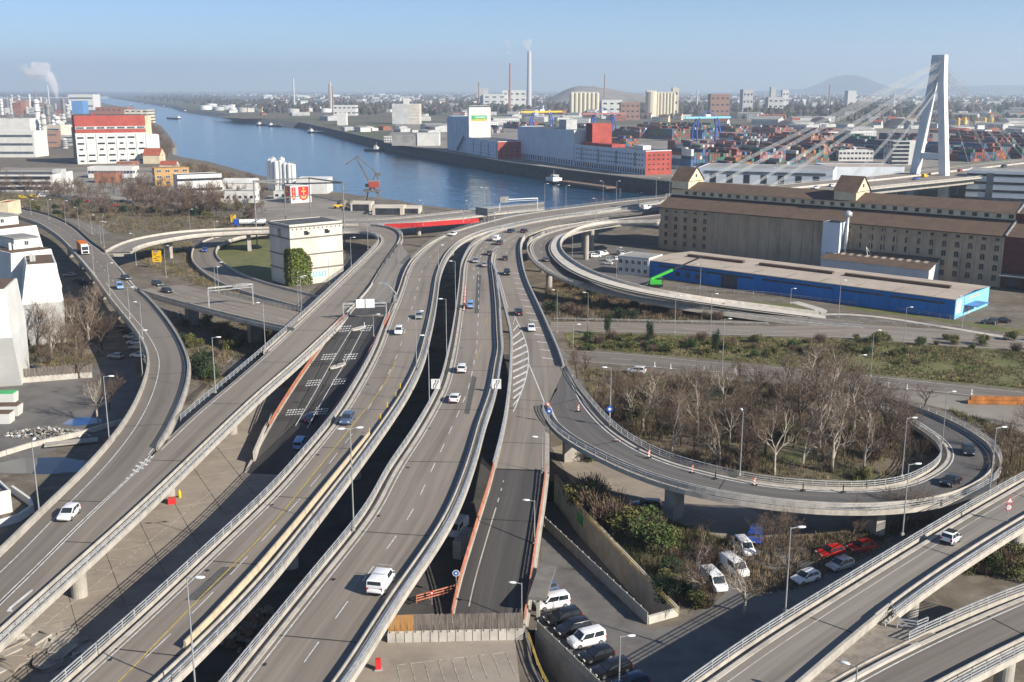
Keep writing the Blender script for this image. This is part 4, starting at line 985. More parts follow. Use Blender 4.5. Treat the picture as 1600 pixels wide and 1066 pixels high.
# ------------------------------------------------------------------ buildings
mixer('wall_tan', [((0.47, 0.36, 0.24),), ((0.36, 0.275, 0.185), .25, .42, .65, (1, 1, .25)), ((0.54, 0.43, 0.30), .9, .5, .75, (1, 1, .3), .7), ((.18, .145, .11), .12, .58, .75, (1, 1, .4), .6)], .9)
mat('wall_cream', (.62, .53, .36), .85, .1, .2); mat('wall_white', (.62, .61, .57), .8, .06, .15); mat('wall_grey', (.48, .48, .46), .85, .1, .15)
mat('wall_bluewhite', (.62, .66, .70), .8, .05, .1); mat('wall_red', (.37, .075, .055), .8, .1, .15); mat('wall_redbrick', (.13, .035, .03), .9, .2, .8); mat('wall_orange', (.46, .27, .10), .85, .08, .2)  # bluish white also paints the shade on white quay fronts
mat('wall_brick', (.30, .13, .08), .9, .15, .3); mat('wall_pale', (.58, .52, .42), .85, .1, .1)
mixer('wall_render', [((0.60, 0.57, 0.49),), ((0.48, 0.45, 0.38), .15, .45, .65, (1, 1, .3)), ((.33, .31, .27), .35, .58, .78, (1, 1, .2), .6), ((.68, .65, .57), 1.0, .55, .8, I3, .6)], .9)
mixer('wall_blue', [((0.014, 0.19, 0.52),), ((0.012, 0.15, 0.44), .1, .4, .65, (1, 1, .2)), ((.03, .16, .42), 1.5, .55, .8, (1, 1, .1), .5)], .6)
mat('wall_sky', (.22, .50, .68), .7, .06, .3); mixer('roof_brown', [((0.135, 0.092, 0.065),), ((0.10, 0.068, 0.05), .3, .42, .65, I3), ((.17, .12, .085), 1.2, .5, .75, I3, .6)], .95)
mixer('roof_beige', [((0.44, 0.37, 0.30),), ((0.36, 0.30, 0.245), .12, .42, .62, I3), ((.28, .23, .19), .4, .58, .76, I3, .5)], .9)
mat('roof_dark', (.09, .09, .092), .9, .2, .3); mat('roof_grey', (.30, .29, .27), .9, .15, .1); mat('roof_white', (.62, .61, .58), .8, .1, .1); mat('roof_red', (.33, .09, .05), .9, .15, .3); mat('roof_blue', (.10, .25, .5), .7, .1, .2)
mat('ivy', (.16, .20, .03), .8, .4, 1.0); mat('silo_white', (.70, .70, .67), .6, .06, .2); mat('tank_white', (.75, .75, .72), .5, .05, .2); mat('glass_band', (.10, .12, .14), .2, .2, .2, spec=.6)
WIN = MB().box((0, -.02, 0), (1, .10, 1), mi=0).box((0, -.06, 0), (.86, .06, .86), mi=1).box((0, -.085, 0), (.05, .05, .86), mi=0).mesh('window', ['wall_grey', 'window_dark'])
WINW = MB().box((0, -.02, 0), (1, .10, 1), mi=0).box((0, -.06, 0), (.9, .06, .84), mi=1).box((0, -.085, 0), (.05, .05, .86), mi=0).mesh('window_light', ['wall_white', 'window_blue'])
WIND = MB().box((0, -.03, 0), (1, .10, 1)).mesh('window_plain', 'window_dark')
# arched pair for the granary
ab = MB(); ab.box((0, -.02, -.12), (1, .12, .76), mi=0); ab.add([(-.42, -.1, -.45), (-.04, -.1, -.45), (-.04, -.1, .2), (-.14, -.1, .34), (-.32, -.1, .34), (-.42, -.1, .2)], [tuple(range(6))], 1); ab.add([(.04, -.1, -.45), (.42, -.1, -.45), (.42, -.1, .2), (.32, -.1, .34), (.14, -.1, .34), (.04, -.1, .2)], [tuple(range(6))], 1)
ab.add([(-.5, -.06, .24), (.5, -.06, .24), (.3, -.06, .48), (-.3, -.06, .48)], [(0, 1, 2, 3)], 1); ab.box((0, -.1, -.52), (1.2, .25, .08), mi=0)
WARCH = ab.mesh('window_arched', ['wall_tan', 'window_dark'])
FACES = {'front': lambda u, z, W, D: ((u, 0, z), 0.0), 'right': lambda u, z, W, D: ((W, u, z), math.pi / 2), 'left': lambda u, z, W, D: ((0, D - u, z), -math.pi / 2)}
def wins(t, face, W, D, us, zs, w, h, me=None, z0=0.0, name='window'):
    for u in us:
        for z in zs:
            loc, rz = FACES[face](u, z, W, D)
            inst(name, me or WIND, t, loc, rz, (w, 1, h))
def lin(a, b, n): return [a + (b - a) * i / max(1, n - 1) for i in range(n)]
class B_: pass
def bld(name, A, Bp, D, H, wall, roof, label, cat='building', parapet=.5, roofz=None, group=None, z0=None):
    """box building: front corners A (seen left) and Bp, going D deep, top at height H"""
    o = B_(); o.z0 = A.z if z0 is None else z0; d = Bp - A; d.z = 0; o.W = d.length; o.D = D; o.d = d.normalized(); o.rz = math.atan2(d.y, d.x); o.H = H - o.z0
    o.t = empty(name, (A.x, A.y, o.z0), o.rz, label, cat, group)
    MB().box((o.W / 2, D / 2, o.H / 2), (o.W, D, o.H)).build('wall', wall, o.t)
    if roof:
        mb = MB(); mb.box((o.W / 2, D / 2, o.H + .06), (o.W - .5, D - .5, .1)); mb.build('roof', roof, o.t)
        if parapet:
            mb = MB()
            for c, s in (((o.W / 2, .15, o.H + parapet / 2), (o.W + .1, .3, parapet)), ((o.W / 2, D - .15, o.H + parapet / 2), (o.W + .1, .3, parapet)), ((.1, D / 2, o.H + parapet / 2), (.3, D - .6, parapet)), ((o.W - .1, D / 2, o.H + parapet / 2), (.3, D - .6, parapet))): mb.box(c, s)
            mb.build('parapet', wall, o.t)
    return o
def part(o, name, material, *boxes):
    mb = MB()
    for c, s in boxes: mb.box(c, s)
    return mb.build(name, material, o.t if hasattr(o, 't') else o)
def gable(t, x0, x1, y0, y1, z, rise, material, axis='x', over=.4, name='roof', wall=None):
    mb = MB()
    if axis == 'x':
        ym = (y0 + y1) / 2
        mb.add([(x0 - over, y0 - over, z), (x1 + over, y0 - over, z), (x1 + over, ym, z + rise), (x0 - over, ym, z + rise), (x0 - over, y1 + over, z), (x1 + over, y1 + over, z)], [(0, 1, 2, 3), (3, 2, 5, 4), (0, 4, 5, 1)])
        g = [[(x, y0, z), (x, y1, z), (x, ym, z + rise)] for x in (x0, x1)]
    else:
        xm = (x0 + x1) / 2
        mb.add([(x0 - over, y0 - over, z), (x0 - over, y1 + over, z), (xm, y1 + over, z + rise), (xm, y0 - over, z + rise), (x1 + over, y0 - over, z), (x1 + over, y1 + over, z)], [(0, 3, 2, 1), (3, 4, 5, 2), (0, 1, 5, 4)])
        g = [[(x0, y, z), (x1, y, z), (xm, y, z + rise)] for y in (y0, y1)]
    r = mb.build(name, material, t)
    if wall:
        m2 = MB()
        for tri in g: m2.add(tri, [(0, 1, 2)])
        m2.build('gable_wall', wall, t)
    return r
# --- the long granary
A, B = un(1029, 388, 0), un(1562, 449, 0)
o = bld('granary', A, B, 34, 17.0, 'wall_tan', None, 'long tan granary with rows of arched windows and brown roofs', 'granary'); gt, W = o.t, o.W
mb = MB(); mb.add([(-.8, -.9, 16.9), (W + .4, -.9, 16.9), (W + .4, 9, 20.9), (-.8, 9, 20.9), (-.8, -.9, 16.7), (W + .4, -.9, 16.7)], [(0, 1, 2, 3), (4, 5, 1, 0)]); mb.build('lower_roof', 'roof_brown', gt)
mb = MB(); mb.add([(-.8, 34.9, 16.9), (W + .4, 34.9, 16.9), (W + .4, 25, 20.9), (-.8, 25, 20.9)], [(3, 2, 1, 0)]); mb.build('lower_roof', 'roof_brown', gt)
MB().box((W / 2, 17, 20.2), (W, 15.9, 6.6)).build('clerestory_wall', 'wall_cream', gt)
gable(gt, 0, W, 9.0, 25.0, 23.5, 2.9, 'roof_brown', 'x', .7, 'upper_roof', 'wall_cream')
MB().box((W / 2, 8.7, 21.05), (W, .5, .3)).build('gutter', 'black_metal', gt); MB().box((W / 2, -.95, 16.75), (W + 1, .2, .25)).build('gutter', 'black_metal', gt)
MB().add([(0, 0, 17), (0, 9, 20.9), (0, 9, 17)], [(0, 1, 2)]) 
def find_x(px, y, z, lo=-20, hi=200):
    for _ in range(50):
        mid = (lo + hi) / 2; q = A + o.d * mid + Vector((-o.d.y, o.d.x, 0)) * y; q.z = z
        if project(q)[0] < px: lo = mid
        else: hi = mid
    return mid
x1_, x2_ = find_x(1325, 0, 10), find_x(1556, 0, 10); cols = lin(x1_, x2_, 13)
wins(gt, 'front', W, 34, cols, (12.6, 9.4, 6.1, 2.8), 1.7, 2.0, WARCH); wins(gt, 'front', W, 34, cols, (15.5,), 1.3, .9, WIND)
cl = lin(find_x(1041, 0, 10), find_x(1101, 0, 10), 5)
wins(gt, 'front', W, 34, cl, (12.6, 9.4, 6.1, 2.8), 1.7, 2.0, WARCH); wins(gt, 'front', W, 34, cl, (15.5,), 1.3, .9, WIND)
cw = lin(find_x(1073, 9, 22), find_x(1580, 9, 22), 33)
for u in cw: inst('window', WIND, gt, (u, 9.05, 22.3), 0, (1.5, 1, 1.3))
PIL = MB().box((0, -.12, .5), (.5, .3, 1)).mesh('pilaster', 'wall_tan')
for u in lin(.3, W - .3, 31): inst('pilaster', PIL, gt, (u, 0, 0), 0, (1, 1, 16.6))
MB().box((W / 2, -.1, 14.6), (W, .35, .3)).build('string_course', 'wall_tan', gt)
def stair_tower(xa, xb):
    MB().box(((xa + xb) / 2, 15, 23.2), (xb - xa, 11.5, 7.6)).build('stair_tower', 'wall_cream', gt)
    gable(gt, xa, xb, 9.25, 20.75, 27.0, 5.4, 'roof_brown', 'x', .45, 'tower_roof', 'wall_cream')
    inst('window', WIND, gt, (xb, 15, 29), math.pi / 2, (1.1, 1, 1.2)); inst('window', WIND, gt, ((xa + xb) / 2, 9.25, 22.4), 0, (1.4, 1, 1.3))
xa = find_x(1054, 9.2, 23); stair_tower(xa - 1.5, xa + 6.5)
xb = find_x(1337, 9.2, 23); stair_tower(xb - 8.5, xb)
xs = find_x(1283, -3, 8); xe = find_x(1318, -3, 8)
part(o, 'lift_shaft', 'wall_bluewhite', (((xs + xe) / 2, -2.4, 8.6), (xe - xs - 2, 4.8, 17.2))); part(o, 'shaft_roof', 'roof_dark', (((xs + xe) / 2 + 1, -2.6, 17.4), (xe - xs - 4, 5.0, .35)))
mb = MB(); mb.tube([(xe + .6, -2.6, 2), (xe + .6, -2.6, 19.2)], .55, 12); mb.lathe([(.6, 0), (1.5, .5), (1.5, 1.6), (.5, 2.3)], (xe + .6, -2.6, 19.2), 14); mb.build('vent_pipe', 'galv', gt, smooth=True)
# brick annex
o2 = bld('brick_annex', A + o.d * (W + .2), A + o.d * (W + 48), 34, 17, 'wall_redbrick', None, 'dark red brick wing at the end of the tan granary', 'building'); W2 = o2.W
mb = MB(); mb.add([(-.2, -.9, 16.9), (W2, -.9, 16.9), (W2, 9, 20.9), (-.2, 9, 20.9)], [(0, 1, 2, 3)]); mb.build('lower_roof', 'roof_brown', o2.t)
MB().box((W2 / 2, 17, 20.2), (W2 - .1, 15.9, 6.6)).build('clerestory_wall', 'wall_redbrick', o2.t); gable(o2.t, 0, W2, 9.1, 24.9, 23.5, 2.9, 'roof_brown', 'x', .6, 'upper_roof', 'wall_redbrick')
mb = MB(); mb.bar((.3, -.9, 17.2), (.3, 9, 21.2), .5, .35).bar((.3, 8.8, 23.7), (.3, 17, 26.7), .5, .35); mb.build('verge_trim', 'galv', o2.t)
part(o2, 'loading_canopy', 'roof_grey', ((W2 / 2, -2.5, 4.6), (W2 - 1, 5, .35))); part(o2, 'loading_gate', 'window_dark', *[((4 + k * 6, -.05, 1.9), (4.6, .15, 3.8)) for k in range(7)])
for k, wd in enumerate((7, 11)): part(o2, 'faded_lettering', 'wall_brick', *[((12 + j * 1.15, -.03, 13.4 - k * 1.9), (.75 if (j * 7) % 3 else .5, .05, 1.1)) for j in range(wd)])
# low brown shed before the granary
xs, xe = find_x(1284, -9, 3), find_x(1452, -9, 3)
mb = MB(); sh = empty('lean_to_shed', gt.location + Vector((o.d.x * xs, o.d.y * xs, 0)), o.rz, 'low shed with brown corrugated roof between granary and blue hall', 'shed'); L_ = xe - xs
mb.add([(0, -9.5, 0), (L_, -9.5, 0), (L_, -9.5, 4.6), (0, -9.5, 4.6), (0, -.4, 0), (L_, -.4, 0), (L_, -.4, 7.4), (0, -.4, 7.4)], [(0, 1, 2, 3), (1, 5, 6, 2), (5, 4, 7, 6), (4, 0, 3, 7)]); mb.build('wall', 'wall_white', sh)
mb = MB(); mb.add([(-.4, -10, 4.7), (L_ + .4, -10, 4.7), (L_ + .4, -.35, 7.6), (-.4, -.35, 7.6)], [(0, 1, 2, 3)]); mb.build('roof', 'roof_brown', sh)
SKY_ = MB().add([(-.8, -5.6, 6.15), (.8, -5.6, 6.15), (.8, -3.8, 6.72), (-.8, -3.8, 6.72)], [(0, 1, 2, 3)]) or None
sk = MB(); sk.add([(-.75, -5.6, 6.12), (.75, -5.6, 6.12), (.75, -3.8, 6.66), (-.75, -3.8, 6.66)], [(0, 1, 2, 3)]); SKM = sk.mesh('skylight', 'roof_beige')
for u in lin(3, L_ - 3, 12): inst('skylight', SKM, sh, (u, 0, .06))
MB().tube([(L_ * .38, -4, 6.4), (L_ * .36, -4, 9.5)], .1, 6).tube([(L_ * .36, -4, 9.5), (L_ * .4, -3, 6.8)], .08, 6).build('roof_mast', 'lamp_white', sh)
# --- blue hall
A2, B2 = un(1013, 432, 0), un(1490, 499, 0)
bh = bld('blue_hall', A2, B2, 27, 5.6, 'wall_blue', None, 'long bright blue warehouse hall with a beige flat roof', 'warehouse'); W = bh.W
mb = MB(); mb.add([(-.4, -.4, 5.75), (W + .4, -.4, 5.75), (W + .4, 13.5, 6.5), (-.4, 13.5, 6.5), (W + .4, 27.4, 5.75), (-.4, 27.4, 5.75), (-.4, -.4, 5.5), (W + .4, -.4, 5.5)], [(0, 1, 2, 3), (3, 2, 4, 5), (6, 7, 1, 0)]); mb.build('roof', 'roof_beige', bh.t)
part(bh, 'end_wall', 'wall_sky', ((W + .08, 13.5, 2.85), (.16, 27, 5.7)))  # paler blue paints the sunlit gable, deep blue the sunless front
MB().add([(W + .17, 0, 5.6), (W + .17, 27, 5.6), (W + .17, 13.5, 6.4)], [(0, 1, 2)])
for a, c in ((8, 30), (36, 62), (66, W - 6)): part(bh, 'roof_light', 'roof_brown', (((a + c) / 2, 12.5, 6.9), (c - a, 1.6, .7)))
for a, c in ((4, 22), (23, 41), (44, 68), (70, 84), (86, W - 3)): part(bh, 'window_band', 'window_dark', (((a + c) / 2, -.03, 4.2), (c - a, .12, .55)))
SEAM = MB().box((0, -.04, 2.7), (.12, .1, 5.4)).mesh('panel_seam', 'wall_blue')
for u in lin(1.5, W - 1.5, 36): inst('panel_seam', SEAM, bh.t, (u, 0, 0))
for u in lin(6, W - 6, 9): part(bh, 'roof_seam', 'roof_brown', ((u, 6.5, 6.14), (.12, 13, .04)))
wins(bh.t, 'front', W, 27, (32,), (2.0,), 6, 4, WIND, name='gate')
wins(bh.t, 'front', W, 27, (12, 16, 20), (2.2,), 1.6, 1.4, WIND)
part(bh, 'door', 'wall_grey', ((W + .2, 11, 1.2), (.1, 2, 2.4))); part(bh, 'door_canopy', 'roof_blue', ((W + 2.0, 11.5, 3.0), (4.0, 9, .2))); part(bh, 'notice_board', 'white', ((W + .2, 2.4, 3.3), (.08, 3.2, 3.6))); part(bh, 'lettering', 'wall_tan', ((W + .2, 14, 4.7), (.06, 9, .5)))
# --- office beside the hall
oo = bld('yard_office', un(965, 428, 0), un(1013, 433, 0), 11, 6.4, 'wall_white', 'roof_grey', 'small white two storey office beside the blue hall', 'office', .2)
wins(oo.t, 'front', oo.W, 11, lin(1.2, oo.W - 1.2, 5), (1.8, 4.7), 1.3, 1.5, WINW); wins(oo.t, 'left', oo.W, 11, lin(2, 9, 3), (1.8, 4.7), 1.3, 1.5, WINW)
# --- old concrete tower with ivy
A4, B4 = un(452, 353, 20), un(534, 345.8, 20); tw = bld('concrete_tower', Vector((A4.x, A4.y, 0)), Vector((B4.x, B4.y, 0)), 14.5, 20, 'wall_render', 'roof_dark', 'square weathered concrete tower with ivy and flat dark roof', 'tower', .25)
W = tw.W
for z in (5.2, 10.0, 15.6, 19.4): part(tw, 'string_course', 'concrete_dark', ((W / 2, 7.25, z), (W + .5, 15.0, .35)))
wins(tw.t, 'front', W, 14.5, (W * .3, W * .69), (17.2,), 1.3, 1.4, WIND); wins(tw.t, 'left', W, 14.5, (7.2,), (17.0,), 1.9, 2.6, WIND)
for u in (W * .3 + .9, W * .69 + .9): part(tw, 'bracket', 'concrete_dark', ((u, -.3, 17.1), (.5, .7, .7)))
for face, L_ in (('front', W), ('left', 14.5)):
    for k in range(int(L_ / 1.6)):
        loc, rz = FACES[face](1 + k * 1.6, 18.6, W, 14.5); inst('vent', WIND, tw.t, loc, rz, (.35, 1, .45))
part(tw, 'graffiti', 'wall_sky', ((W * .5, -.03, 3.1), (6.0, .06, 1.6))); part(tw, 'graffiti', 'tank_white', *[((W * .5 - 2.3 + k * 1.1, -.07, 3.1 + .2 * (k % 2)), (.5, .05, 1.0)) for k in range(5)])
mb = MB()
for k in range(5200):
    u = RNG.random(); f = RNG.random() < .62; z = RNG.random() ** .8 * 12.5; ext = (7.6 if f else 3.8) * (1 - (max(0, z - 6) / 7.5) ** 2) ** .5 if z < 13.4 else 0
    a = RNG.random() * ext + noise.noise((z * .5, 3 if f else 9, 0)) * .8 - (.3 if f else 0)
    th = RNG.random() ** .7 * .9
    c = Vector((a, -th, z)) if f else Vector((-th, a, z))
    s_ = RNG.uniform(.18, .36); r1 = Vector((RNG.gauss(0, 1), RNG.gauss(0, 1), RNG.gauss(0, 1))).normalized(); r2 = r1.cross(Vector((RNG.gauss(0, 1), RNG.gauss(0, 1), 1))).normalized()
    mb.add([c - r1 * s_, c + r2 * s_ * .7, c + r1 * s_, c - r2 * s_ * .7], [(0, 1, 2, 3)])
iv = mb.build('ivy', 'ivy', None, label='yellow green ivy climbing the corner of the concrete tower', cat='ivy', kind='stuff'); iv.location = tw.t.location; iv.rotation_euler = (0, 0, tw.rz)
# --- steel portal frame before the tower
fp = [un(402, 388, 0), un(539, 387, 0), un(486, 350, 0), un(448, 372, 0)]; ft = empty('steel_frame', fp[0], 0, 'tall thin steel portal frame behind the concrete tower', 'steel frame')
tops = []
for q, ty in zip(fp, (282, 284, 277, 286)):
    h = zat(q, ty); MB().tube([q - fp[0], q - fp[0] + Vector((0, 0, h))], .28, 8).build('post', 'galv_dark', ft); tops.append(q - fp[0] + Vector((0, 0, h - .4)))
for i, j in ((0, 2), (2, 1), (0, 3), (3, 1)): MB().bar(tops[i], tops[j], .45, .6).build('beam', 'galv_dark', ft)
for i, j in ((0, 2), (2, 1)): MB().bar(tops[i] - Vector((0, 0, 8)), tops[j] - Vector((0, 0, 8)), .35, .4).build('beam', 'galv_dark', ft)
# --- red topped factory
rt = bld('factory', un(122, 257, 0), un(232, 254, 0), 36, 26.5, 'wall_white', None, 'big white factory block with broad red upper storey', 'factory'); W = rt.W
part(rt, 'red_storey', 'wall_red', ((W / 2, 18, 34), (W - .2, 35.8, 15))); part(rt, 'roof', 'roof_dark', ((W / 2, 18, 41.6), (W - 1, 34, .3)))
part(rt, 'window_band', 'wall_white', ((W / 2, -.05, 31), (W - 1, .3, 2.2)));
for k in range(7): part(rt, 'band_glazing', 'glass_band', ((W * (k + .5) / 7, -.25, 31), (W / 7 - 2, .2, 1.5)))
for z in (2.5, 7.5, 12.5, 17.5, 22.5):
    for k in range(7):
        if RNG.random() < .82: inst('window', WIND, rt.t, (W * (k + .45) / 7, 0, z), 0, (RNG.choice((3.2, 5.5, 6)), 1, 1.5))
for u in lin(.3, W - .3, 8): part(rt, 'pilaster', 'wall_white', ((u, -.25, 13), (.7, .5, 26)))
part(rt, 'side_pipes', 'galv_dark', *[((-.6, 5 + 6 * k, 16), (1.2, 1.2, 30)) for k in range(5)]); part(rt, 'roof_hut', 'wall_red', ((W * .28, 14, 42.6), (3, 3, 2.4)))
part(rt, 'side_wing', 'wall_white', ((W + 6, 20, 12), (12, 20, 24))); part(rt, 'stair_block', 'wall_cream', ((W + 4, 30, 20), (7.5, 12, 40)))
# --- simple boxes with window rows, seen from the front
def blk(px0, px1, pb, pt, zg, D, wall, roof, label, name='office_building', cat='building', rows=0, cols=0, wm=None, ww=1.8, wh=1.4, skew=0.0, band=None, group=None, sides=True, parapet=.4, gab=None):
    A, B = un(px0, pb, zg), un(px1, pb + skew, zg); H = zat((A + B) / 2, pt + skew / 2)
    o = bld(name, A, B, D, H, wall, roof if not gab else None, label, cat, parapet, group=group)
    if gab: gable(o.t, 0, o.W, 0, D, o.H, gab, roof, 'x', .4, 'roof', wall)
    if band:
        for z in lin(o.H / (rows + .35) * .6, o.H - o.H / (rows + .35) * .55, rows): part(o, 'window_band', band, ((o.W / 2, -.05, z), (o.W * .94, .2, wh)))
    elif rows:
        zs = lin(o.H / rows * .55, o.H - o.H / rows * .45, rows)
        wins(o.t, 'front', o.W, D, lin(o.W / cols * .5, o.W - o.W / cols * .5, cols), zs, ww, wh, wm)
        if sides: wins(o.t, 'right', o.W, D, lin(2.5, D - 2.5, max(2, int(D / 6))), zs, ww, wh, wm); wins(o.t, 'left', o.W, D, lin(2.5, D - 2.5, max(2, int(D / 6))), zs, ww, wh, wm)
    return o
blk(-40, 56, 246, 206, 0, 30, 'wall_white', 'roof_white', 'white layered office block with dark window bands', rows=3, band='glass_band', wh=2.2)
o_ = blk(-40, 50, 228, 186, 0, 26, 'wall_white', 'roof_white', 'white plant hall behind the layered office block', rows=0); part(o_, 'roof_plant', 'galv_dark', ((o_.W * .6, 12, o_.H + 2.5), (6, 5, 5)), ((o_.W * .8, 9, o_.H + 2), (3, 3, 4)))
blk(-30, 84, 299, 274, 0, 32, 'wall_white', 'roof_dark', 'long white open parking garage with dark decks', 'parking_garage', rows=3, band='window_dark', wh=2.0)  # dark bands paint the shade inside the open decks
blk(84, 98, 296, 266, 0, 8, 'wall_grey', 'roof_grey', 'narrow grey stair tower at the parking garage end', 'stair_tower', 'tower')
blk(243, 297, 291, 264, 0, 12, 'wall_orange', 'roof_dark', 'orange house with blue windows near the river', 'house', rows=3, cols=4, wm=WINW, ww=3.2, wh=1.7, skew=-2)
blk(297 - 18, 348, 306, 275, 0, 14, 'wall_white', 'roof_dark', 'white riverside office with two window rows', rows=2, cols=9, wm=WIND, ww=3.0, wh=1.4, skew=-3)
blk(344, 398, 318, 300, 0, 12, 'wall_white', 'roof_grey', 'low white workshop with grey roof beside the riverside office', 'workshop', rows=1, cols=6, ww=1.6, wh=1.5)
blk(348, 400, 300, 286, 0, 14, 'wall_white', 'roof_white', 'pale shed with shallow roof near the river bank', 'shed', gab=2.5)
blk(224, 250, 256, 243, 0, 16, 'wall_cream', 'roof_red', 'small cream house with red tiled roof under the factory', 'house', gab=6, rows=0)
blk(138, 208, 278, 262, 0, 14, 'wall_white', 'roof_white', 'low white pavilion before the red topped factory', 'pavilion', rows=1, cols=7, wm=WINW, ww=5, wh=2.5)
blk(148, 182, 286, 271, 0, 12, 'wall_brick', 'roof_dark', 'low brown brick hut with dark roof', 'hut', rows=0)
blk(183, 208, 268, 254, 0, 16, 'wall_brick', 'roof_grey', 'brick workshop with blue doors near the cream house', 'workshop', rows=1, cols=3, wm=WINW, ww=3, wh=3)
blk(250, 275, 270, 258, 0, 10, 'wall_pale', 'roof_red', 'pale little house behind the orange house', 'house', gab=3)
blk(108, 147, 172, 148, 0, 60, 'wall_white', 'roof_white', 'white chemical plant building with blue front far along the river', 'plant_building', rows=2, band='glass_band', wh=5)
blk(113, 130, 178, 158, 0, 40, 'roof_blue', 'roof_blue', 'sky blue plant building far along the river', 'plant_building')
blk(196, 232, 197, 172, 0, 40, 'wall_pale', 'roof_dark', 'pale block of flats behind the red topped factory', 'apartment_block', rows=5, cols=4, ww=6, wh=2)
blk(150, 200, 186, 168, 0, 40, 'wall_brick', 'roof_dark', 'brown brick works building behind the factory', 'works_building', rows=2, cols=6, ww=5, wh=3)
# silos and hall at the gravel works
sb = empty('silo_battery', un(440, 300, 0), 0, 'row of white cement silos with ladder at the gravel works', 'silo')
o0 = un(440, 300, 0)
for i, (px, tp, dy) in enumerate(((420, 250, 6), (427, 250, 2), (434, 252, 0), (441, 251, 0), (448, 255, -1), (455, 256, -2), (460, 257, -2), (424, 247, 9), (438, 247, 9))):
    q = un(px, 298, 0) - o0 + Vector((0, dy, 0)); h = zat(q + o0, tp); r_ = 1.9
    MB().lathe([(r_ * .35, 1.5), (r_, 5), (r_, h - .6), (r_ * .9, h), (.3, h + .4)], q, 16).build('silo_body', 'silo_white', sb, smooth=False); MB().box(q + Vector((0, 0, h + .8)), (.8, .8, 1.1)).build('filter_head', 'galv', sb)
    MB().box(q + Vector((0, 0, 2.6)), (2.4, 2.4, 5.2)).build('skirt', 'silo_white', sb)
blk(463, 512, 303, 281, 0, 20, 'wall_white', 'roof_white', 'white gravel works hall beside the silos', 'hall', rows=0)
blk(428, 458, 312, 300, 0, 10, 'wall_white', 'roof_grey', 'low white container office below the silos', 'hut', rows=1, cols=3)
# banner tower with anchors
bt = bld('banner_tower', un(455, 318, 0), un(487, 316, 0), 10, zat(un(470, 317, 0), 291), 'wall_white', 'roof_grey', 'white block with red anchor shield banners', 'tower')
mat('gold', (.75, .5, .08), .5, .05)
def shield(face, u0, w, h, zc):
    def P(a, b, k): 
        return (u0 + a * w, -.12 - k, zc + b * h) if face == 'front' else (-.12 - k, bt.D - (u0 + a * w), zc + b * h)
    mb = MB(); pl = [(-.5, .5), (.5, .5), (.5, -.1), (.35, -.36), (0, -.5), (-.35, -.36), (-.5, -.1)]; mb.add([P(a, b, 0) for a, b in pl], [tuple(range(7))]); r = mb.build('shield', 'sign_red', bt.t)
    mb = MB()
    for pl in ([(-.04, .3), (.04, .3), (.04, -.3), (-.04, -.3)], [(-.22, .2), (.22, .2), (.22, .13), (-.22, .13)], [(-.3, -.12), (-.22, -.12), (-.02, -.3), (-.02, -.37), (-.2, -.3)], [(.3, -.12), (.22, -.12), (.02, -.3), (.02, -.37), (.2, -.3)], [(-.09, .42), (.09, .42), (.09, .33), (-.09, .33)]): mb.add([P(a, b, .05) for a, b in pl], [tuple(range(len(pl)))])
    mb.build('anchor_emblem', 'gold', bt.t)
shield('front', bt.W * .62, bt.W * .5, bt.H * .85, bt.H * .55); shield('front', bt.W * .14, bt.W * .2, bt.H * .8, bt.H * .55); shield('left', bt.D * .5, bt.D * .6, bt.H * .85, bt.H * .55)
# pointed roof sheds at the works
for k, (x0, x1, pb, pt) in enumerate(((548, 580, 330, 318), (582, 630, 336, 324), (630, 656, 334, 325))):
    o_ = blk(x0, x1, pb, pt, 0, 14, 'wall_pale', None, ('open sand bunker with pale side walls at the river', 'dark mouthed sand bunker beside the riverside road', 'sand coloured bunker at the end of the works yard')[k], 'sand_bunker', 'bunker'); part(o_, 'opening_shade', 'window_dark', ((o_.W * .5, -.06, o_.H * .45), (o_.W * .8, .15, o_.H * .85)))  # flat dark slab stands in for the shaded inside of each bunker
for k in range(9):
    q = un(540 + k * 11 + RNG.uniform(-4, 4), 322 + k * 1.2 + RNG.uniform(-4, 3), 0); mb = MB(); r_ = RNG.uniform(3, 6); mb.lathe([(r_, 0), (r_ * .7, r_ * .25), (r_ * .3, r_ * .5), (.1, r_ * .56)], (0, 0, 0), 14); mb.v = [(a * (1 + .2 * noise.noise((a, b, k))), b * 1.2, c) for a, b, c in mb.v]
    mb.build('sand_heap', 'bank_stone', label='sand coloured gravel heap in the riverside works', cat='gravel heap', group='gravel heaps', smooth=True).location = q + Vector((0, 0, .02))
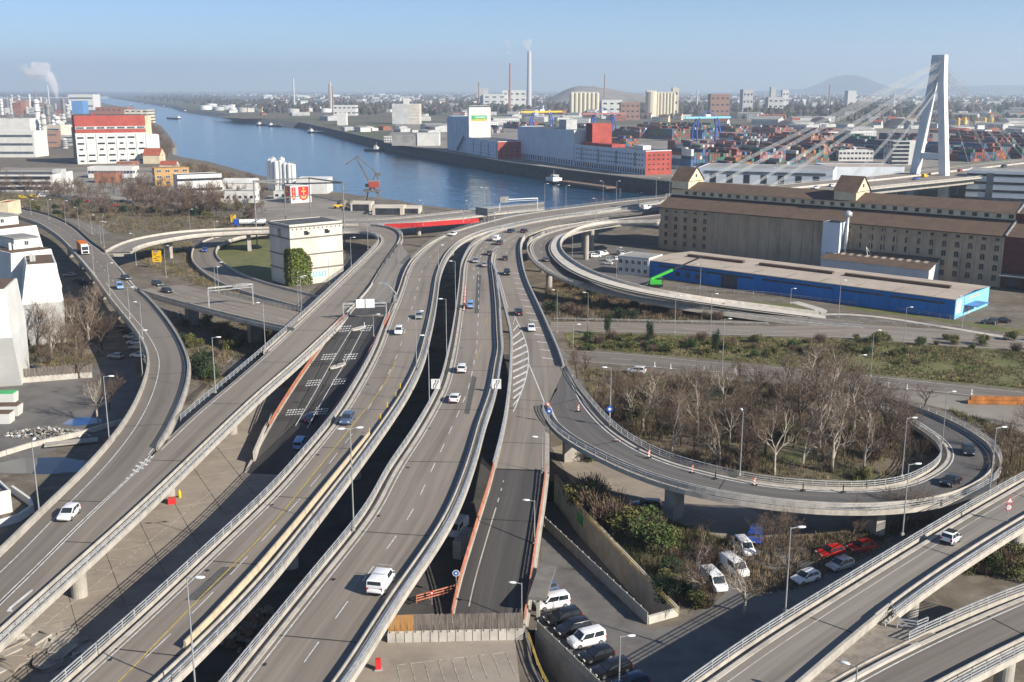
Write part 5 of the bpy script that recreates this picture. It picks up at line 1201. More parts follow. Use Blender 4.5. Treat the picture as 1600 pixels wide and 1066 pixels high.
# stepped white apartments on the left
def apt(px0, py0, px1, py1, zt, D, label, pent=True, flare=2.5):
    A, B = un(px0, py0, zt), un(px1, py1, zt); t = empty('apartment_block', (A.x, A.y, 0), math.atan2((B - A).y, (B - A).x), label, 'apartment block'); W = (B - A).length
    mb = MB(); f = flare
    mb.add([(-f * .4, f, 0), (W + f * .2, f, 0), (W + f * .2, D, 0), (-f * .4, D, 0), (-f * .8, -f, zt * .55), (W + f * .3, -f, zt * .55), (W + f * .3, D, zt * .55), (-f * .8, D, zt * .55), (0, 0, zt), (W, 0, zt), (W, D, zt), (0, D, zt)], [(3, 2, 1, 0), (8, 9, 10, 11)] + [(i + k, (i + 1) % 4 + k, (i + 1) % 4 + k + 4, i + k + 4) for k in (0, 4) for i in range(4)]); mb.build('wall', 'wall_white', t)
    part(t, 'roof', 'roof_brown', ((W / 2, D / 2, zt + .05), (W - .8, D - .8, .1)))
    if pent: part(t, 'penthouse', 'wall_white', ((W * .62, D * .55, zt + 1.4), (W * .6, D * .5, 2.8))); part(t, 'penthouse_roof', 'roof_grey', ((W * .62, D * .55, zt + 2.9), (W * .64, D * .54, .25))); inst('window', WINW, t, (W * .62, D * .3, zt + 1.5), 0, (1.1, 1, 1.2))
    inst('window', WINW, t, (W * .8, 0, zt - 2.5), 0, (1.0, 1, 1.0)); part(t, 'chimney', 'wall_grey', ((W * .2, D * .3, zt + 1), (.7, .7, 2)), ((W * .3, D * .3, zt + .8), (.5, .5, 1.6)))
    return t
apt(41, 414, 88, 411, 21, 16, 'white apartment block with brown flat roof beside the trees', False)
apt(17, 396, 80, 389, 22, 18, 'white stepped apartment block with a grey penthouse, behind the brown roofed block')
apt(-30, 362, 57, 352, 24, 22, 'tall white stepped apartment block with satellite dish and penthouse')
apt(-60, 455, 8, 452, 22, 14, 'white slanting apartment wall rising beside the bare hedge', False, 3)
apt(-40, 342, 12, 336, 22, 22, 'cream topped apartment block farthest along the viaduct')
blk(-6, 14, 338, 318, 10, 12, 'wall_cream', 'roof_red', 'small cream stair head on the apartment roof terrace', 'roof_hut', 'building')
# --- far bank, harbour
def quay_bld(name, pa, pb, D, py_top, wall, roof, label, cat, zg=ZB, parapet=.6):
    A, B = un(*pa, zg), un(*pb, zg); return bld(name, A, B, D, zat(B, py_top), wall, roof, label, cat, parapet)
sh1 = quay_bld('storage_shed', (809, 247), (896, 259.5), 26, 205, 'wall_bluewhite', 'roof_dark', 'tall windowless pale storage shed on the quay', 'warehouse')
part(sh1, 'end_wall', 'wall_white', ((sh1.W + .05, 13, sh1.H / 2), (.3, 26, sh1.H))); part(sh1, 'roof_box', 'wall_grey', ((sh1.W * .65, 14, sh1.H + 4), (14, 10, 8)))  # white end and bluish front put lit and shaded sides into the colour
for u in lin(2, sh1.W - 3, 24): inst('door', WIND, sh1.t, (u, 0, 2.6), 0, (2.2, 1, 4))
wh = quay_bld('quay_warehouse', (897, 259.7), (1008, 274), 22, 237, 'wall_bluewhite', 'roof_dark', 'long pale quay warehouse with a red end wall', 'warehouse'); W = wh.W
part(wh, 'end_wall', 'wall_red', ((W + .06, 11, wh.H / 2), (.4, 22.2, wh.H))); part(wh, 'roof', 'wall_red', ((W * .25, 11, wh.H + 1.2), (W * .45, 12, 2.4))); part(wh, 'roof_hut', 'wall_white', ((W * .78, 12, wh.H + 1.6), (12, 7, 3.2)))
for u in lin(2, W - 2, 30): 
    inst('door', WIND, wh.t, (u, 0, 2.4), 0, (2.0, 1, 3.6))
for z in (7.0, 10.5, 14):
    for u in lin(4, W - 4, 26): inst('window', WIND, wh.t, (u, 0, z), 0, (1.7, 1, 1.1))
for u in lin(12, W - 14, 4): part(wh, 'loading_bay', 'galv_dark', ((u, -.15, 10.5), (2.0, .3, 10)))
for z in (4, 7.5, 11, 14): 
    for u in lin(3, 19, 5): inst('window', WIND, wh.t, (W + .25, u, z), math.pi / 2, (1.6, 1, 1.0))
rt2 = bld('red_tower', wh.t.location + wh.d * 5 + Vector((-wh.d.y, wh.d.x, 0)) * 8, wh.t.location + wh.d * 14.5 + Vector((-wh.d.y, wh.d.x, 0)) * 8, 18, 37, 'wall_red', 'roof_dark', 'red tower rising behind the pale storage shed', 'tower', .4); part(rt2, 'shade_tone_side', 'wall_redbrick', ((rt2.W / 2, -.05, rt2.H / 2), (rt2.W, .1, rt2.H)))  # thin darker slab paints the shade on the tower's river face
sm_ = quay_bld('mill_building', (700, 234), (778, 248.5), 26, 222, 'wall_bluewhite', 'roof_dark', 'pale mill building on the quay with red end wall', 'mill'); W = sm_.W  # mill and silo fronts carry their shade as bluish white
part(sm_, 'end_wall', 'wall_red', ((W + .06, 13, sm_.H / 2), (.4, 26.2, sm_.H)))
for z in (3, 6.3, 9.6): 
    for u in lin(3, 23, 5): inst('window', WIND, sm_.t, (W + .25, u, z), math.pi / 2, (1.8, 1, 1.0))
    for u in lin(W * .55, W - 4, 9): inst('window', WIND, sm_.t, (u, 0, z), 0, (1.6, 1, 1.0))
for u in lin(W * .55, W - 3, 4): part(sm_, 'loading_bay', 'galv_dark', ((u, -.15, 7), (1.6, .3, 12)))
st_ = bld('grain_silo', sm_.t.location + sm_.d * .5 + Vector((-sm_.d.y, sm_.d.x, 0)) * .6, sm_.t.location + sm_.d * (W * .42) + Vector((-sm_.d.y, sm_.d.x, 0)) * .6, 22, 37, 'wall_bluewhite', 'roof_dark', 'ribbed pale grain silo beside the white sign tower', 'silo')
for u in lin(1, st_.W - 1, 10): part(st_, 'silo_rib', 'wall_bluewhite', ((u, -.5, st_.H / 2), (st_.W / 13, 1.0, st_.H - 2)))
part(st_, 'conveyor', 'galv_dark'); MB().bar((st_.W * .6, -3, 2), (st_.W * .95, -3, 16), 1.6, 1.6).build('conveyor_belt', 'galv_dark', st_.t)
tg = bld('sign_tower', st_.t.location + sm_.d * (st_.W + .3), st_.t.location + sm_.d * (st_.W + 4.5), 22, 46, 'wall_white', 'roof_grey', 'white silo tower with green and yellow sign', 'tower', 1.0)
mat('sign_green', (.05, .38, .12), .5, .05)
part(tg, 'sign_panel', 'sign_green', ((tg.W + .2, 10.5, tg.H * .80), (.3, 15, 3.6))); part(tg, 'sign_stripe', 'yellow_sign', ((tg.W + .2, 10.5, tg.H * .80 - 2.5), (.3, 15, 1.2))); part(tg, 'sign_lettering', 'white', *[((tg.W + .42, 7 + k * 1.15, tg.H * .80), (.1, .7, 1.6)) for k in range(9)])
part(tg, 'roof_rail', 'galv', ((tg.W / 2, 11, tg.H + 2.4), (tg.W * .8, 20, .5)), ((tg.W / 2, 11, tg.H + 1.2), (.4, 18, 2.2)))
wb = blk(652, 686, 228, 209, ZB, 24, 'wall_white', 'roof_grey', 'white gabled quay hall left of the mill tower'.replace(' left of', ' beside'), 'quay_hall', 'hall', rows=0); part(wb, 'side_extension', 'roof_grey', ((-14, 13, wb.H * .42), (28, 24, wb.H * .84)))
blk(600, 612, 222, 214, ZB, 10, 'wall_white', 'roof_white', 'small white harbour office near the tug', 'harbour_office', rows=2, cols=3)
sl = blk(613, 656, 194, 163, ZB, 40, 'wall_pale', 'roof_grey', 'grey and cream block like storehouse with a roof tower', 'storehouse', rows=6, band='wall_grey', wh=2.5); part(sl, 'shade_tone_face', 'wall_grey', ((sl.W * .28, -.2, sl.H / 2), (sl.W * .56, .6, sl.H))); part(sl, 'roof_tower', 'wall_white', ((sl.W * .5, 15, sl.H + 5), (10, 10, 10)))  # grey slab paints the shaded half of the storehouse front
blk(521, 556, 181, 165, ZB, 40, 'wall_white', 'roof_white', 'white depot with a brown shed in the far harbour', 'depot', rows=2, cols=5, ww=6, wh=3)
blk(527, 541, 196, 177, ZB, 20, 'wall_white', 'roof_white', 'narrow white concrete plant tower on the quay', 'plant_tower', 'tower')
# halls behind the granary
hl = blk(1090, 1300, 285, 262, ZB, 45, 'wall_bluewhite', 'roof_grey', 'long blue grey freight hall behind the granary', 'freight_hall', 'warehouse', rows=0, skew=6); part(hl, 'window_band', 'glass_band', ((hl.W / 2, -.1, hl.H * .75), (hl.W * .9, .3, 1.6)))
for u in lin(10, hl.W - 10, 7): inst('gate', WIND, hl.t, (u, 0, 3), 0, (4, 1, 5.5))
lw = blk(1298, 1412, 281, 262, ZB, 40, 'wall_bluewhite', 'roof_beige', 'low wide depot with pale roof before the bridge tower', 'depot', rows=0)
ow = blk(1393, 1418, 258, 221, ZB, 20, 'wall_grey', 'roof_grey', 'six storey office block beside the bridge tower', rows=6, cols=4, ww=4, wh=2); part(ow, 'lit_tone_wing', 'wall_white', ((ow.W + 6, 10, ow.H / 2), (12, 20, ow.H)))  # grey front and white wing paint the shaded and lit sides
for z in lin(ow.H * .1, ow.H * .9, 6):
    for u in lin(2, 18, 5): inst('window', WIND, ow.t, (ow.W + 12, u, z), math.pi / 2, (2.0, 1, 2.0))
ob = blk(1310, 1364, 252, 236, ZB, 16, 'wall_white', 'roof_white', 'low white office with windows between the stay cables', rows=2, cols=9, ww=2.2, wh=1.6)
bw = blk(1507, 1640, 316, 266, 2, 24, 'wall_bluewhite', 'roof_grey', 'pale blue office block beside the bridge', rows=4, cols=14, ww=3.4, wh=1.4, skew=6)
part(bw, 'glass_base', 'window_blue', ((bw.W / 2, -.1, 1.6), (bw.W, .3, 3.2))); part(bw, 'stair_glazing', 'glass_band', ((bw.W * .28, -.15, bw.H * .55), (3.6, .3, bw.H * .8)))
# --- cable stayed bridge tower
pc = un(1452, 273, 16); bd = (un(1509, 279.5, 16) - un(1357, 295, 16)); bd.z = 0; bd.normalize(); bn = Vector((-bd.y, bd.x, 0))
pt_ = empty('bridge_tower', (pc.x, pc.y, 16), math.atan2(bd.y, bd.x), 'tall white A shaped tower of the cable stayed bridge', 'bridge tower'); HT = zat(pc, 86) - 16
# local x along the bridge, y across
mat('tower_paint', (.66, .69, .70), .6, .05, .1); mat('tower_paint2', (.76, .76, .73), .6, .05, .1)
for s_ in (-1, 1):
    mb = MB(); y0, y1 = s_ * 9.0, s_ * 2.1
    vs = []
    for z, yy, wx, wy in ((-16, y0 * 1.1, 2.3, 2.2), (0, y0, 2.2, 2.1), (HT * .78, y1 * 1.35, 1.9, 1.9), (HT, y1 * .9, 1.9, 1.9)):
        for a, b in ((-1, -1), (1, -1), (1, 1), (-1, 1)): vs.append((a * wx, yy + b * wy, z))
    fs = [(3, 2, 1, 0), (12, 13, 14, 15)] + [(i + 4 * k, (i + 1) % 4 + 4 * k, (i + 1) % 4 + 4 * k + 4, i + 4 * k + 4) for k in range(3) for i in range(4)]
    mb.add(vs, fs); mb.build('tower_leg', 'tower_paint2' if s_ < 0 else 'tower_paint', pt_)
MB().box((0, 0, HT * .16), (3.0, 15, 3.2)).build('cross_beam', 'tower_paint', pt_); MB().box((0, 0, HT - 7), (3.6, 4.2, 14)).build('tower_head', 'tower_paint', pt_)
# cables
cabs = empty('stay_cables', (pc.x, pc.y, 16), math.atan2(bd.y, bd.x), 'fans of grey stay cables hung from the white bridge tower', 'stay cables')
def deck_at(px, py): q = un(px, py, 16) - Vector((pc.x, pc.y, 16)); return Vector((q.dot(bd), q.dot(bn), 0))
for (px, hf) in ((1130, .955), (1215, .87), (1352, .76)):
    for s_, yy in ((-1, -4.0), (1, 7.5)):
        q = deck_at(px, {1130: 316, 1215: 302, 1352: 284}[px]); base = Vector((q.x, yy, 0.3))
        for k in range(4):
            MB().tube([(0, s_ * 1.0 + (k - 2) * .5, HT * hf - k * 1.1), base + Vector((k * 2.2, (k - 2) * .6, 0))], .085, 5).build('cable', 'galv', cabs)
for ex in (62, 90, 118, 140):
    for s_ in (-1, 1):
        for k in range(2): MB().tube([(0, s_ * .8, HT * (.955 - .05 * k)), (ex + 3 * k, s_ * 8 + k, -1)], .075, 5).build('cable', 'galv', cabs)
# ------------------------------------------------------------------ vehicles
PAINT = {}
def paint(name, col, rough=.28, metal=0.0):
    m = mat('paint_' + name, col, rough, .03, .5, spec=.5, metal=metal); m.node_tree.nodes['Principled BSDF'].inputs['Coat Weight'].default_value = .5
    PAINT[name] = m
for n_, c_ in dict(white=(.78, .78, .77), black=(.012, .012, .014), navy=(.012, .025, .075), darkgrey=(.05, .053, .058), silver=(.45, .46, .47), green=(.01, .035, .025), blue=(.02, .08, .38), skyblue=(.20, .36, .62), red=(.5, .015, .012), orange=(.70, .22, .02), yellow=(.75, .48, .02), greyblue=(.12, .17, .26)).items(): paint(n_, c_, metal=.4 if n_ in ('silver', 'greyblue') else 0)
#        L    W     H    belt  glass bottom x0,x1, top x0,x1 (share of length from the rear), hood z, nose z
TYPES = dict(hatch=(4.05, 1.78, 1.48, .92, .02, .74, .12, .50, .90, .66), saloon=(4.6, 1.82, 1.44, .90, .10, .74, .25, .53, .88, .66), suv=(4.4, 1.86, 1.68, 1.02, .01, .75, .08, .54, 1.02, .75), estate=(4.7, 1.83, 1.50, .92, .01, .73, .09, .53, .90, .66), van=(5.1, 1.95, 1.96, 1.1, .0, .86, .015, .70, 1.15, .85), mpv=(4.4, 1.85, 1.82, 1.05, .0, .80, .03, .62, 1.05, .78), micro=(2.7, 1.66, 1.54, .92, .01, .86, .10, .55, .88, .70))
WHEEL = MB(); WHEEL.lathe([(.16, -.1), (.29, -.11), (.325, -.07), (.325, .07), (.29, .11), (.16, .1)], n=16); WHEEL.v = [(a, c, b) for a, b, c in WHEEL.v]; WHEEL = WHEEL.mesh('tyre', 'rubber', True)
RIM = MB(); RIM.lathe([(.05, -.115), (.2, -.105), (.2, .105), (.05, .115)], n=10); RIM.v = [(a, c, b) for a, b, c in RIM.v]; RIM = RIM.mesh('rim', 'rim')
CARM = {}
def car_meshes(ty):
    if ty in CARM: return CARM[ty]
    L, W, H, belt, g0, g1, t0, t1, hz, nz = TYPES[ty]; D = {}
    X = lambda f: (f - .5) * L
    van = ty in ('van',)
    # lower body: rings of eight around the section
    st = [(0, .40, belt * .80, .88), (.012, .30, belt * .93, .94), (.05, .24, belt * .99, .985), (.16, .22, belt, 1), (.30, .20, belt, 1), (.5, .20, belt, 1), (g1 - .04, .20, belt * .99, 1), (g1 + .03, .20, hz * .985, .99), (min(.93, g1 + .14), .23, hz * .93, .97), (.965, .27, nz + .1, .92), (.99, .32, nz, .84), (1, .40, nz - .12, .78)]
    mb = MB(); vs = []
    for f, zb, zt, k in st:
        w = W / 2 * k
        for a, b in ((-w * .9, zb), (-w, zb + .14), (-w * 1.0, zt * .72), (-w * .955, zt - .03), (-w * .84, zt + .0), (w * .84, zt + .0), (w * .955, zt - .03), (w * 1.0, zt * .72), (w, zb + .14), (w * .9, zb)): vs.append((X(f), a, b))
    n = 10; fs = []
    for i in range(len(st) - 1):
        for k in range(n): fs.append((i * n + k, (i + 1) * n + k, (i + 1) * n + (k + 1) % n, i * n + (k + 1) % n))
    fs += [tuple(range(n)), tuple((len(st) - 1) * n + k for k in range(n - 1, -1, -1))]
    mb.add(vs, fs)
    # cabin: frustum with a softened roof
    wb, wt = W / 2 * .93, W / 2 * (.80 if not van else .88)
    r = [(X(g0), X(g1), wb, belt - .02), (X(g0 + (t0 - g0) * .86), X(g1 + (t1 - g1) * .86), wb + (wt - wb) * .86, belt + (H - belt) * .86), (X(t0 + .015), X(t1 - .015), wt * .96, H - .05), (X(t0 + .05), X(t1 - .05), wt * .8, H)]
    vs = []
    for x0, x1, w, z in r:
        xm = (x0 + x1) / 2
        for x, y in ((x0, -w), (xm, -w), (x1, -w), (x1, w), (xm, w), (x0, w)): vs.append((x, y, z))
    fs = [(i * 6 + k, i * 6 + (k + 1) % 6, (i + 1) * 6 + (k + 1) % 6, (i + 1) * 6 + k) for i in range(3) for k in range(6)] + [tuple(18 + k for k in range(6))]
    mb.add(vs, fs)
    D['body'] = mb.mesh('car_body', 'paint_white', True)
    # auto-smooth by angle
    for p in D['body'].polygons: p.use_smooth = True
    try: D['body'].set_sharp_from_angle(angle=math.radians(38))
    except Exception: pass
    def quad(a, b, c, d, nrm, i0=.06, i1=.94, j0=.08, j1=.97):
        a, b, c, d = map(Vector, (a, b, c, d))       # a,b bottom; d,c top
        f = lambda u, v: (a.lerp(b, u)).lerp(d.lerp(c, u), v) + Vector(nrm) * .018
        m_ = MB(); m_.add([f(i0, j0), f(i1, j0), f(i1, j1), f(i0, j1)], [(0, 1, 2, 3)]); return m_
    b0, b1 = r[0], r[1]
    D['windshield'] = quad((b0[1], -b0[2], b0[3]), (b0[1], b0[2], b0[3]), (b1[1], b1[2], b1[3]), (b1[1], -b1[2], b1[3]), (1, 0, .3)).mesh('windshield', 'glass')
    D['rear_window'] = quad((b0[0], b0[2], b0[3]), (b0[0], -b0[2], b0[3]), (b1[0], -b1[2], b1[3]), (b1[0], b1[2], b1[3]), (-1, 0, .3), j0=.2 if not van else .42).mesh('rear_window', 'glass')
    for s_, nm in ((-1, 'R'), (1, 'L')):
        ww = [(.56, .93)] if van else [(.08, .46), (.5, .93)]
        m_ = MB()
        for i0, i1 in ww:
            q = quad((b0[0], s_ * b0[2], b0[3]), (b0[1], s_ * b0[2], b0[3]), (b1[1], s_ * b1[2], b1[3]), (b1[0], s_ * b1[2], b1[3]), (0, s_, .15), i0, i1, .1, .95); m_.add(q.v, [(0, 1, 2, 3)])
        D['side' + nm] = m_.mesh('side_window', 'glass')
    D['head'] = MB().box((0, 0, 0), (.22, .34, .17)).mesh('headlight', 'head_light'); D['tail'] = MB().box((0, 0, 0), (.12, .26, .26 if not van else .5)).mesh('tail_light', 'tail_red'); D['plate'] = MB().box((0, 0, 0), (.03, .5, .11)).mesh('number_plate', 'white')
    D['bumper'] = MB().box((0, 0, 0), (.16, W * .8, .16)).mesh('bumper', 'rubber'); D['mirror'] = MB().box((0, 0, 0), (.14, .2, .16)).mesh('mirror', 'rubber')
    CARM[ty] = D; return D
def car_at(P, rz, ty, col, label, name='car', cat='car', group=None, pitch=0.0):
    D = car_meshes(ty); L, W, H, belt, g0, g1, t0, t1, hz, nz = TYPES[ty]
    t = empty(name, P, rz, label, cat, group); t.rotation_euler = (0, pitch, rz)
    b = inst('body', D['body'], t); b.material_slots[0].link = 'OBJECT'; b.material_slots[0].material = PAINT[col]
    for k in ('windshield', 'rear_window'): inst(k, D[k], t)
    inst('side_window', D['sideL'], t); inst('side_window', D['sideR'], t)
    for fx in (.17, .80):
        for s_ in (-1, 1): w = inst('wheel', WHEEL, t, ((fx - .5) * L, s_ * (W / 2 - .09), .325)); inst('rim', RIM, w)
    for s_ in (-1, 1):
        inst('headlight', D['head'], t, (L * .468, s_ * W * .34, nz - .02)); inst('tail_light', D['tail'], t, (-L * .487, s_ * W * .40, belt * .84)); inst('mirror', D['mirror'], t, ((g1 - .5) * L - .25, s_ * (W / 2 + .02), belt + .06))
    inst('number_plate', D['plate'], t, (-L * .5 - .005, 0, .55)); inst('bumper', D['bumper'], t, (-L * .49, 0, .42)); inst('bumper', D['bumper'], t, (L * .475, 0, .38))
    return t
def road_at(r, px, py):
    best = (1e9, 0)
    for i in range(len(r.L)):
        x, y = project((r.L[i] + r.R[i]) / 2); 
        q = un(px, py, r.L[i].z); d = ((r.L[i] + r.R[i]) / 2 - q).length
        if d < best[0]: best = (d, i)
    i = best[1]; j = min(i + 1, len(r.L) - 1); k = max(0, i - 1)
    return un(px, py, r.L[i].z + .012), ((r.L[j] + r.R[j]) - (r.L[k] + r.R[k])).normalized()
def car(r, px, py, sign, ty, col, label, **k):
    P, d = road_at(r, px, py)
    return car_at(P, math.atan2(d.y * sign, d.x * sign), ty, col, label, pitch=-math.asin(max(-1, min(1, d.z))) * sign, **k)
v = car(R4, 596, 917, 1, 'van', 'white', 'white panel van with roof bars on the through carriageway', name='panel_van', cat='van')
for fx in (-.9, 1.5): MB().box((fx, 0, 2.03), (.06, 1.7, .05)).build('roof_bar', 'galv', v)
car(R4, 722, 580, 1, 'suv', 'white', 'white crossover with dark rear window ahead of the white saloon')
car(R4, 711, 626, 1, 'saloon', 'white', 'white saloon just beyond the bending arrows sign')
car(R4, 735, 480, 1, 'mpv', 'skyblue', 'light blue delivery van beside the red and white beacons', name='delivery_van', cat='van')
car(R3, 543, 660, -1, 'suv', 'greyblue', 'dark blue grey off-roader beside the yellow works line')
car(R3, 623, 521, -1, 'suv', 'white', 'white crossover with black roof on the works line carriageway')
car(R3, 655, 497, -1, 'hatch', 'silver', 'silver car on the works line carriageway near the gap')
car(R3, 708, 368, -1, 'hatch', 'white', 'white car on the bend above the red girder')
car(R4, 743, 410, -1, 'hatch', 'silver', 'silver car beside the guard rail nose')
car(R4, 757, 416, 1, 'saloon', 'silver', 'pale silver saloon next to the guard rail nose')
car(R4, 765, 398, 1, 'hatch', 'darkgrey', 'dark grey car ahead of the silver saloon')
car(R4, 781, 382, 1, 'suv', 'darkgrey', 'dark grey car just behind the white tanker van')
car(R4, 776, 376, 1, 'van', 'white', 'white tanker van on the bridge approach', name='tanker_van', cat='van')
car(R5, 789, 406, 1, 'hatch', 'black', 'black car on the approach beside the dark grey car')
car(R5, 792, 429, -1, 'suv', 'black', 'black car beside the start of the guard railing')
car(R4, 799, 363, 1, 'hatch', 'navy', 'navy car ahead of the white tanker van')
car(R5, 819, 363, 1, 'hatch', 'black', 'black car at the outer curve of the approach')
car(R5, 810, 491, 1, 'suv', 'black', 'black off-roader beside the hatched slip road')
car(R5, 830, 516, -1, 'saloon', 'white', 'white saloon alone on the hatched slip road')
car(R6, 853, 408, -1, 'hatch', 'darkgrey', 'dark grey car on the wide curving ramp')
car(R1, 187, 451, -1, 'mpv', 'skyblue', 'pale blue people carrier at the viaduct nose')
car(R1B, 197, 437, 1, 'hatch', 'darkgrey', 'grey green car entering the branch viaduct')
car(R1B, 246, 447, 1, 'suv', 'green', 'dark green car on the branch viaduct')
car(R1B, 261, 457, 1, 'saloon', 'black', 'black saloon beside the dark green car')
car(LOOPL, 320, 393, 1, 'hatch', 'blue', 'bright blue car on the lower loop')
car(R1, 108, 808, -1, 'hatch', 'white', 'white hatchback on the curved viaduct near the merge')
car(R7B, 994, 583, -1, 'suv', 'white', 'white off-roader with dark roof on the lower ground road')
car(R5B, 1485, 757, -1, 'saloon', 'black', 'black saloon on the outer bend of the loop road')
car(R5B, 1512, 709, -1, 'estate', 'black', 'dark estate car following round the loop bend')
m_ = car(R8, 1485, 847, -1, 'micro', 'white', 'tiny two seat white car with black roof on the pale viaduct'); MB().box((-.1, 0, 1.555), (1.2, 1.15, .03)).build('roof_panel', 'rubber', m_)
car(BRIDGE, 1010, 327, 1, 'van', 'white', 'white van on the bridge approach near the granary', name='panel_van', cat='van')
car(RAMP2, 470, 697, -1, 'mpv', 'skyblue', 'pale blue people carrier at the foot of the descending ramp')
car(RAMP2, 487, 656, -1, 'hatch', 'navy', 'dark car in the shade of the descending ramp')
for k, (x, y, c_) in enumerate(((31, 325, 'red'), (52, 327, 'red'), (89, 333, 'darkgrey'))): car(FARL, x, y, 1, 'hatch', c_, ('red car beside the barrier on the river street', 'second red car on the river street', 'grey car on the river street')[k])
for k, (x, y, ty, c_) in enumerate(((1430, 281, 'hatch', 'blue'), (1445, 277, 'van', 'yellow'), (1480, 272, 'hatch', 'navy'), (1500, 268, 'hatch', 'red'), (1568, 262, 'van', 'green'), (1300, 292, 'hatch', 'white'), (1275, 295, 'hatch', 'white'))): car(BRIDGE, x, y, 1 if k % 2 else -1, ty, c_, ('blue car under the bridge tower', 'yellow van under the bridge tower', 'navy car beyond the bridge tower', 'red car on the far end of the bridge', 'green lorry like van on the far bridge end', 'white car between stay cables and granary', 'second white car between stay cables and granary')[k], name='car' if ty == 'hatch' else 'van', cat='car' if ty == 'hatch' else 'van')
def park(px, py, ang, ty, col, label, z=0.03, **k): return car_at(un(px, py, z), math.radians(ang), ty, col, label, **k)
park(862, 948, 200, 'mpv', 'white', 'white box van parked first beside the bridge support', name='panel_van', cat='van')
park(879, 970, 205, 'estate', 'black', 'black estate parked between white van and black off-roader')
park(895, 989, 205, 'suv', 'black', 'black off-roader with silver trim parked beside the white caravan van')
park(916, 1006, 205, 'mpv', 'white', 'white family van parked among the black cars')
park(932, 1030, 205, 'hatch', 'black', 'black car with silver side windows parked next to the white family van')
park(955, 1052, 205, 'estate', 'black', 'large black estate parked beside the lamp post')
park(985, 1074, 205, 'hatch', 'navy', 'navy car parked last in the row by the lamp post')
park(848, 926, 205, 'hatch', 'greyblue', 'grey blue car half hidden by the grey slab')
park(1010, 794, 170, 'estate', 'greyblue', 'blue estate parked under the curved slip road')
park(1181, 842, 70, 'van', 'blue', 'blue van parked beneath the loop road', name='panel_van', cat='van')
park(1147, 893, 290, 'van', 'white', 'white camper parked behind the bare tree', name='camper_van', cat='van')
park(1115, 915, 285, 'van', 'white', 'second white camper parked beside the bare tree', name='camper_van', cat='van')
park(1163, 862, 280, 'mpv', 'white', 'white box van parked near the blue van', name='panel_van', cat='van')
park(1297, 868, 200, 'hatch', 'red', 'red car parked beneath the bare branches')
park(1345, 860, 200, 'hatch', 'red', 'dark red car parked behind the pale viaduct')
park(1258, 908, 210, 'hatch', 'white', 'white car parked in the shade of the pale viaduct')
park(1312, 888, 210, 'hatch', 'silver', 'silver car parked in shade beside the red cars')
park(1565, 504, 165, 'saloon', 'black', 'black car parked at the light blue end wall')
park(1545, 506, 165, 'suv', 'darkgrey', 'dark grey car parked at the light blue end wall')
for k, (x, y, c_) in enumerate(((192, 514, 'darkgrey'), (199, 521, 'black'), (206, 529, 'white'), (211, 538, 'white'), (214, 546, 'silver'), (217, 558, 'white'), (109, 432, 'silver'), (122, 441, 'darkgrey'), (131, 445, 'navy'))): park(x, y, 175, 'hatch', c_, 'car parked in the row under the curved viaduct, ' + ('dark grey', 'black', 'white beside black', 'white between white and silver', 'silver', 'white and last', 'silver, near the apartments', 'grey, near the apartments', 'navy, near the apartments')[k])
park(28, 582, 10, 'estate', 'black', 'black estate parked behind the brown fence'); park(52, 580, 10, 'saloon', 'navy', 'dark saloon parked behind the brown fence'); park(181, 560, 160, 'hatch', 'silver', 'silver car in the shade below the bare tree')
park(35, 310, 0, 'van', 'yellow', 'yellow delivery lorry in the riverside lot', name='delivery_van', cat='van'); park(53, 309, 0, 'van', 'yellow', 'yellow and white delivery van in the riverside lot', name='delivery_van', cat='van'); park(65, 308, 0, 'van', 'white', 'white delivery van beside the yellow vans', name='delivery_van', cat='van')
for k in range(16): park(84 + k * 9 + RNG.uniform(-3, 3), 306 + (k % 4) * 2.5 + k * .8, RNG.choice((80, 95, 10)), 'hatch', RNG.choice(('white', 'navy', 'silver', 'black', 'red', 'darkgrey')), 'small car parked in the riverside lot behind the scrub', group='cars in the riverside lot')
for k in range(10): park(925 + k * 7.5 + RNG.uniform(-3, 3), 398 + RNG.uniform(-4, 26) * .9, RNG.uniform(0, 180), RNG.choice(('van', 'hatch', 'suv')), RNG.choice(('white', 'silver', 'blue', 'black', 'white')), 'vehicle parked in the cluttered yard inside the curving ramp', group='vehicles in the cluttered yard')
# orange lorry
P, d = road_at(R1, 131, 396); t = empty('lorry', P, math.atan2(-d.y, -d.x), 'orange covered lorry with white cab on the curved viaduct', 'lorry')
MB().box((-2.6, 0, 2.35), (9.6, 2.5, 2.7)).build('cargo_box', mat('tarp_orange', (.62, .15, .012), .75, .06, 1.0, coords='obj'), t); MB().box((-2.6, 0, .85), (9.4, 2.2, .3)).build('chassis', 'rubber', t)
mb = MB(); mb.add([(2.5, -1.22, .5), (4.9, -1.22, .5), (4.95, -1.22, 1.6), (4.7, -1.18, 3.1), (3.9, -1.12, 3.6), (2.5, -1.12, 3.6)] + [(2.5, 1.22, .5), (4.9, 1.22, .5), (4.95, 1.22, 1.6), (4.7, 1.18, 3.1), (3.9, 1.12, 3.6), (2.5, 1.12, 3.6)], [tuple(range(5, -1, -1)), tuple(range(6, 12))] + [(i, (i + 1) % 6, (i + 1) % 6 + 6, i + 6) for i in range(6)]); cb = mb.build('cab', PAINT['white'], t); fix_normals(cb)
mb = MB(); mb.add([(4.965, -1.05, 1.7), (4.965, 1.05, 1.7), (4.745, 1.02, 2.95), (4.745, -1.02, 2.95)], [(0, 1, 2, 3)]); mb.build('windshield', 'glass', t)
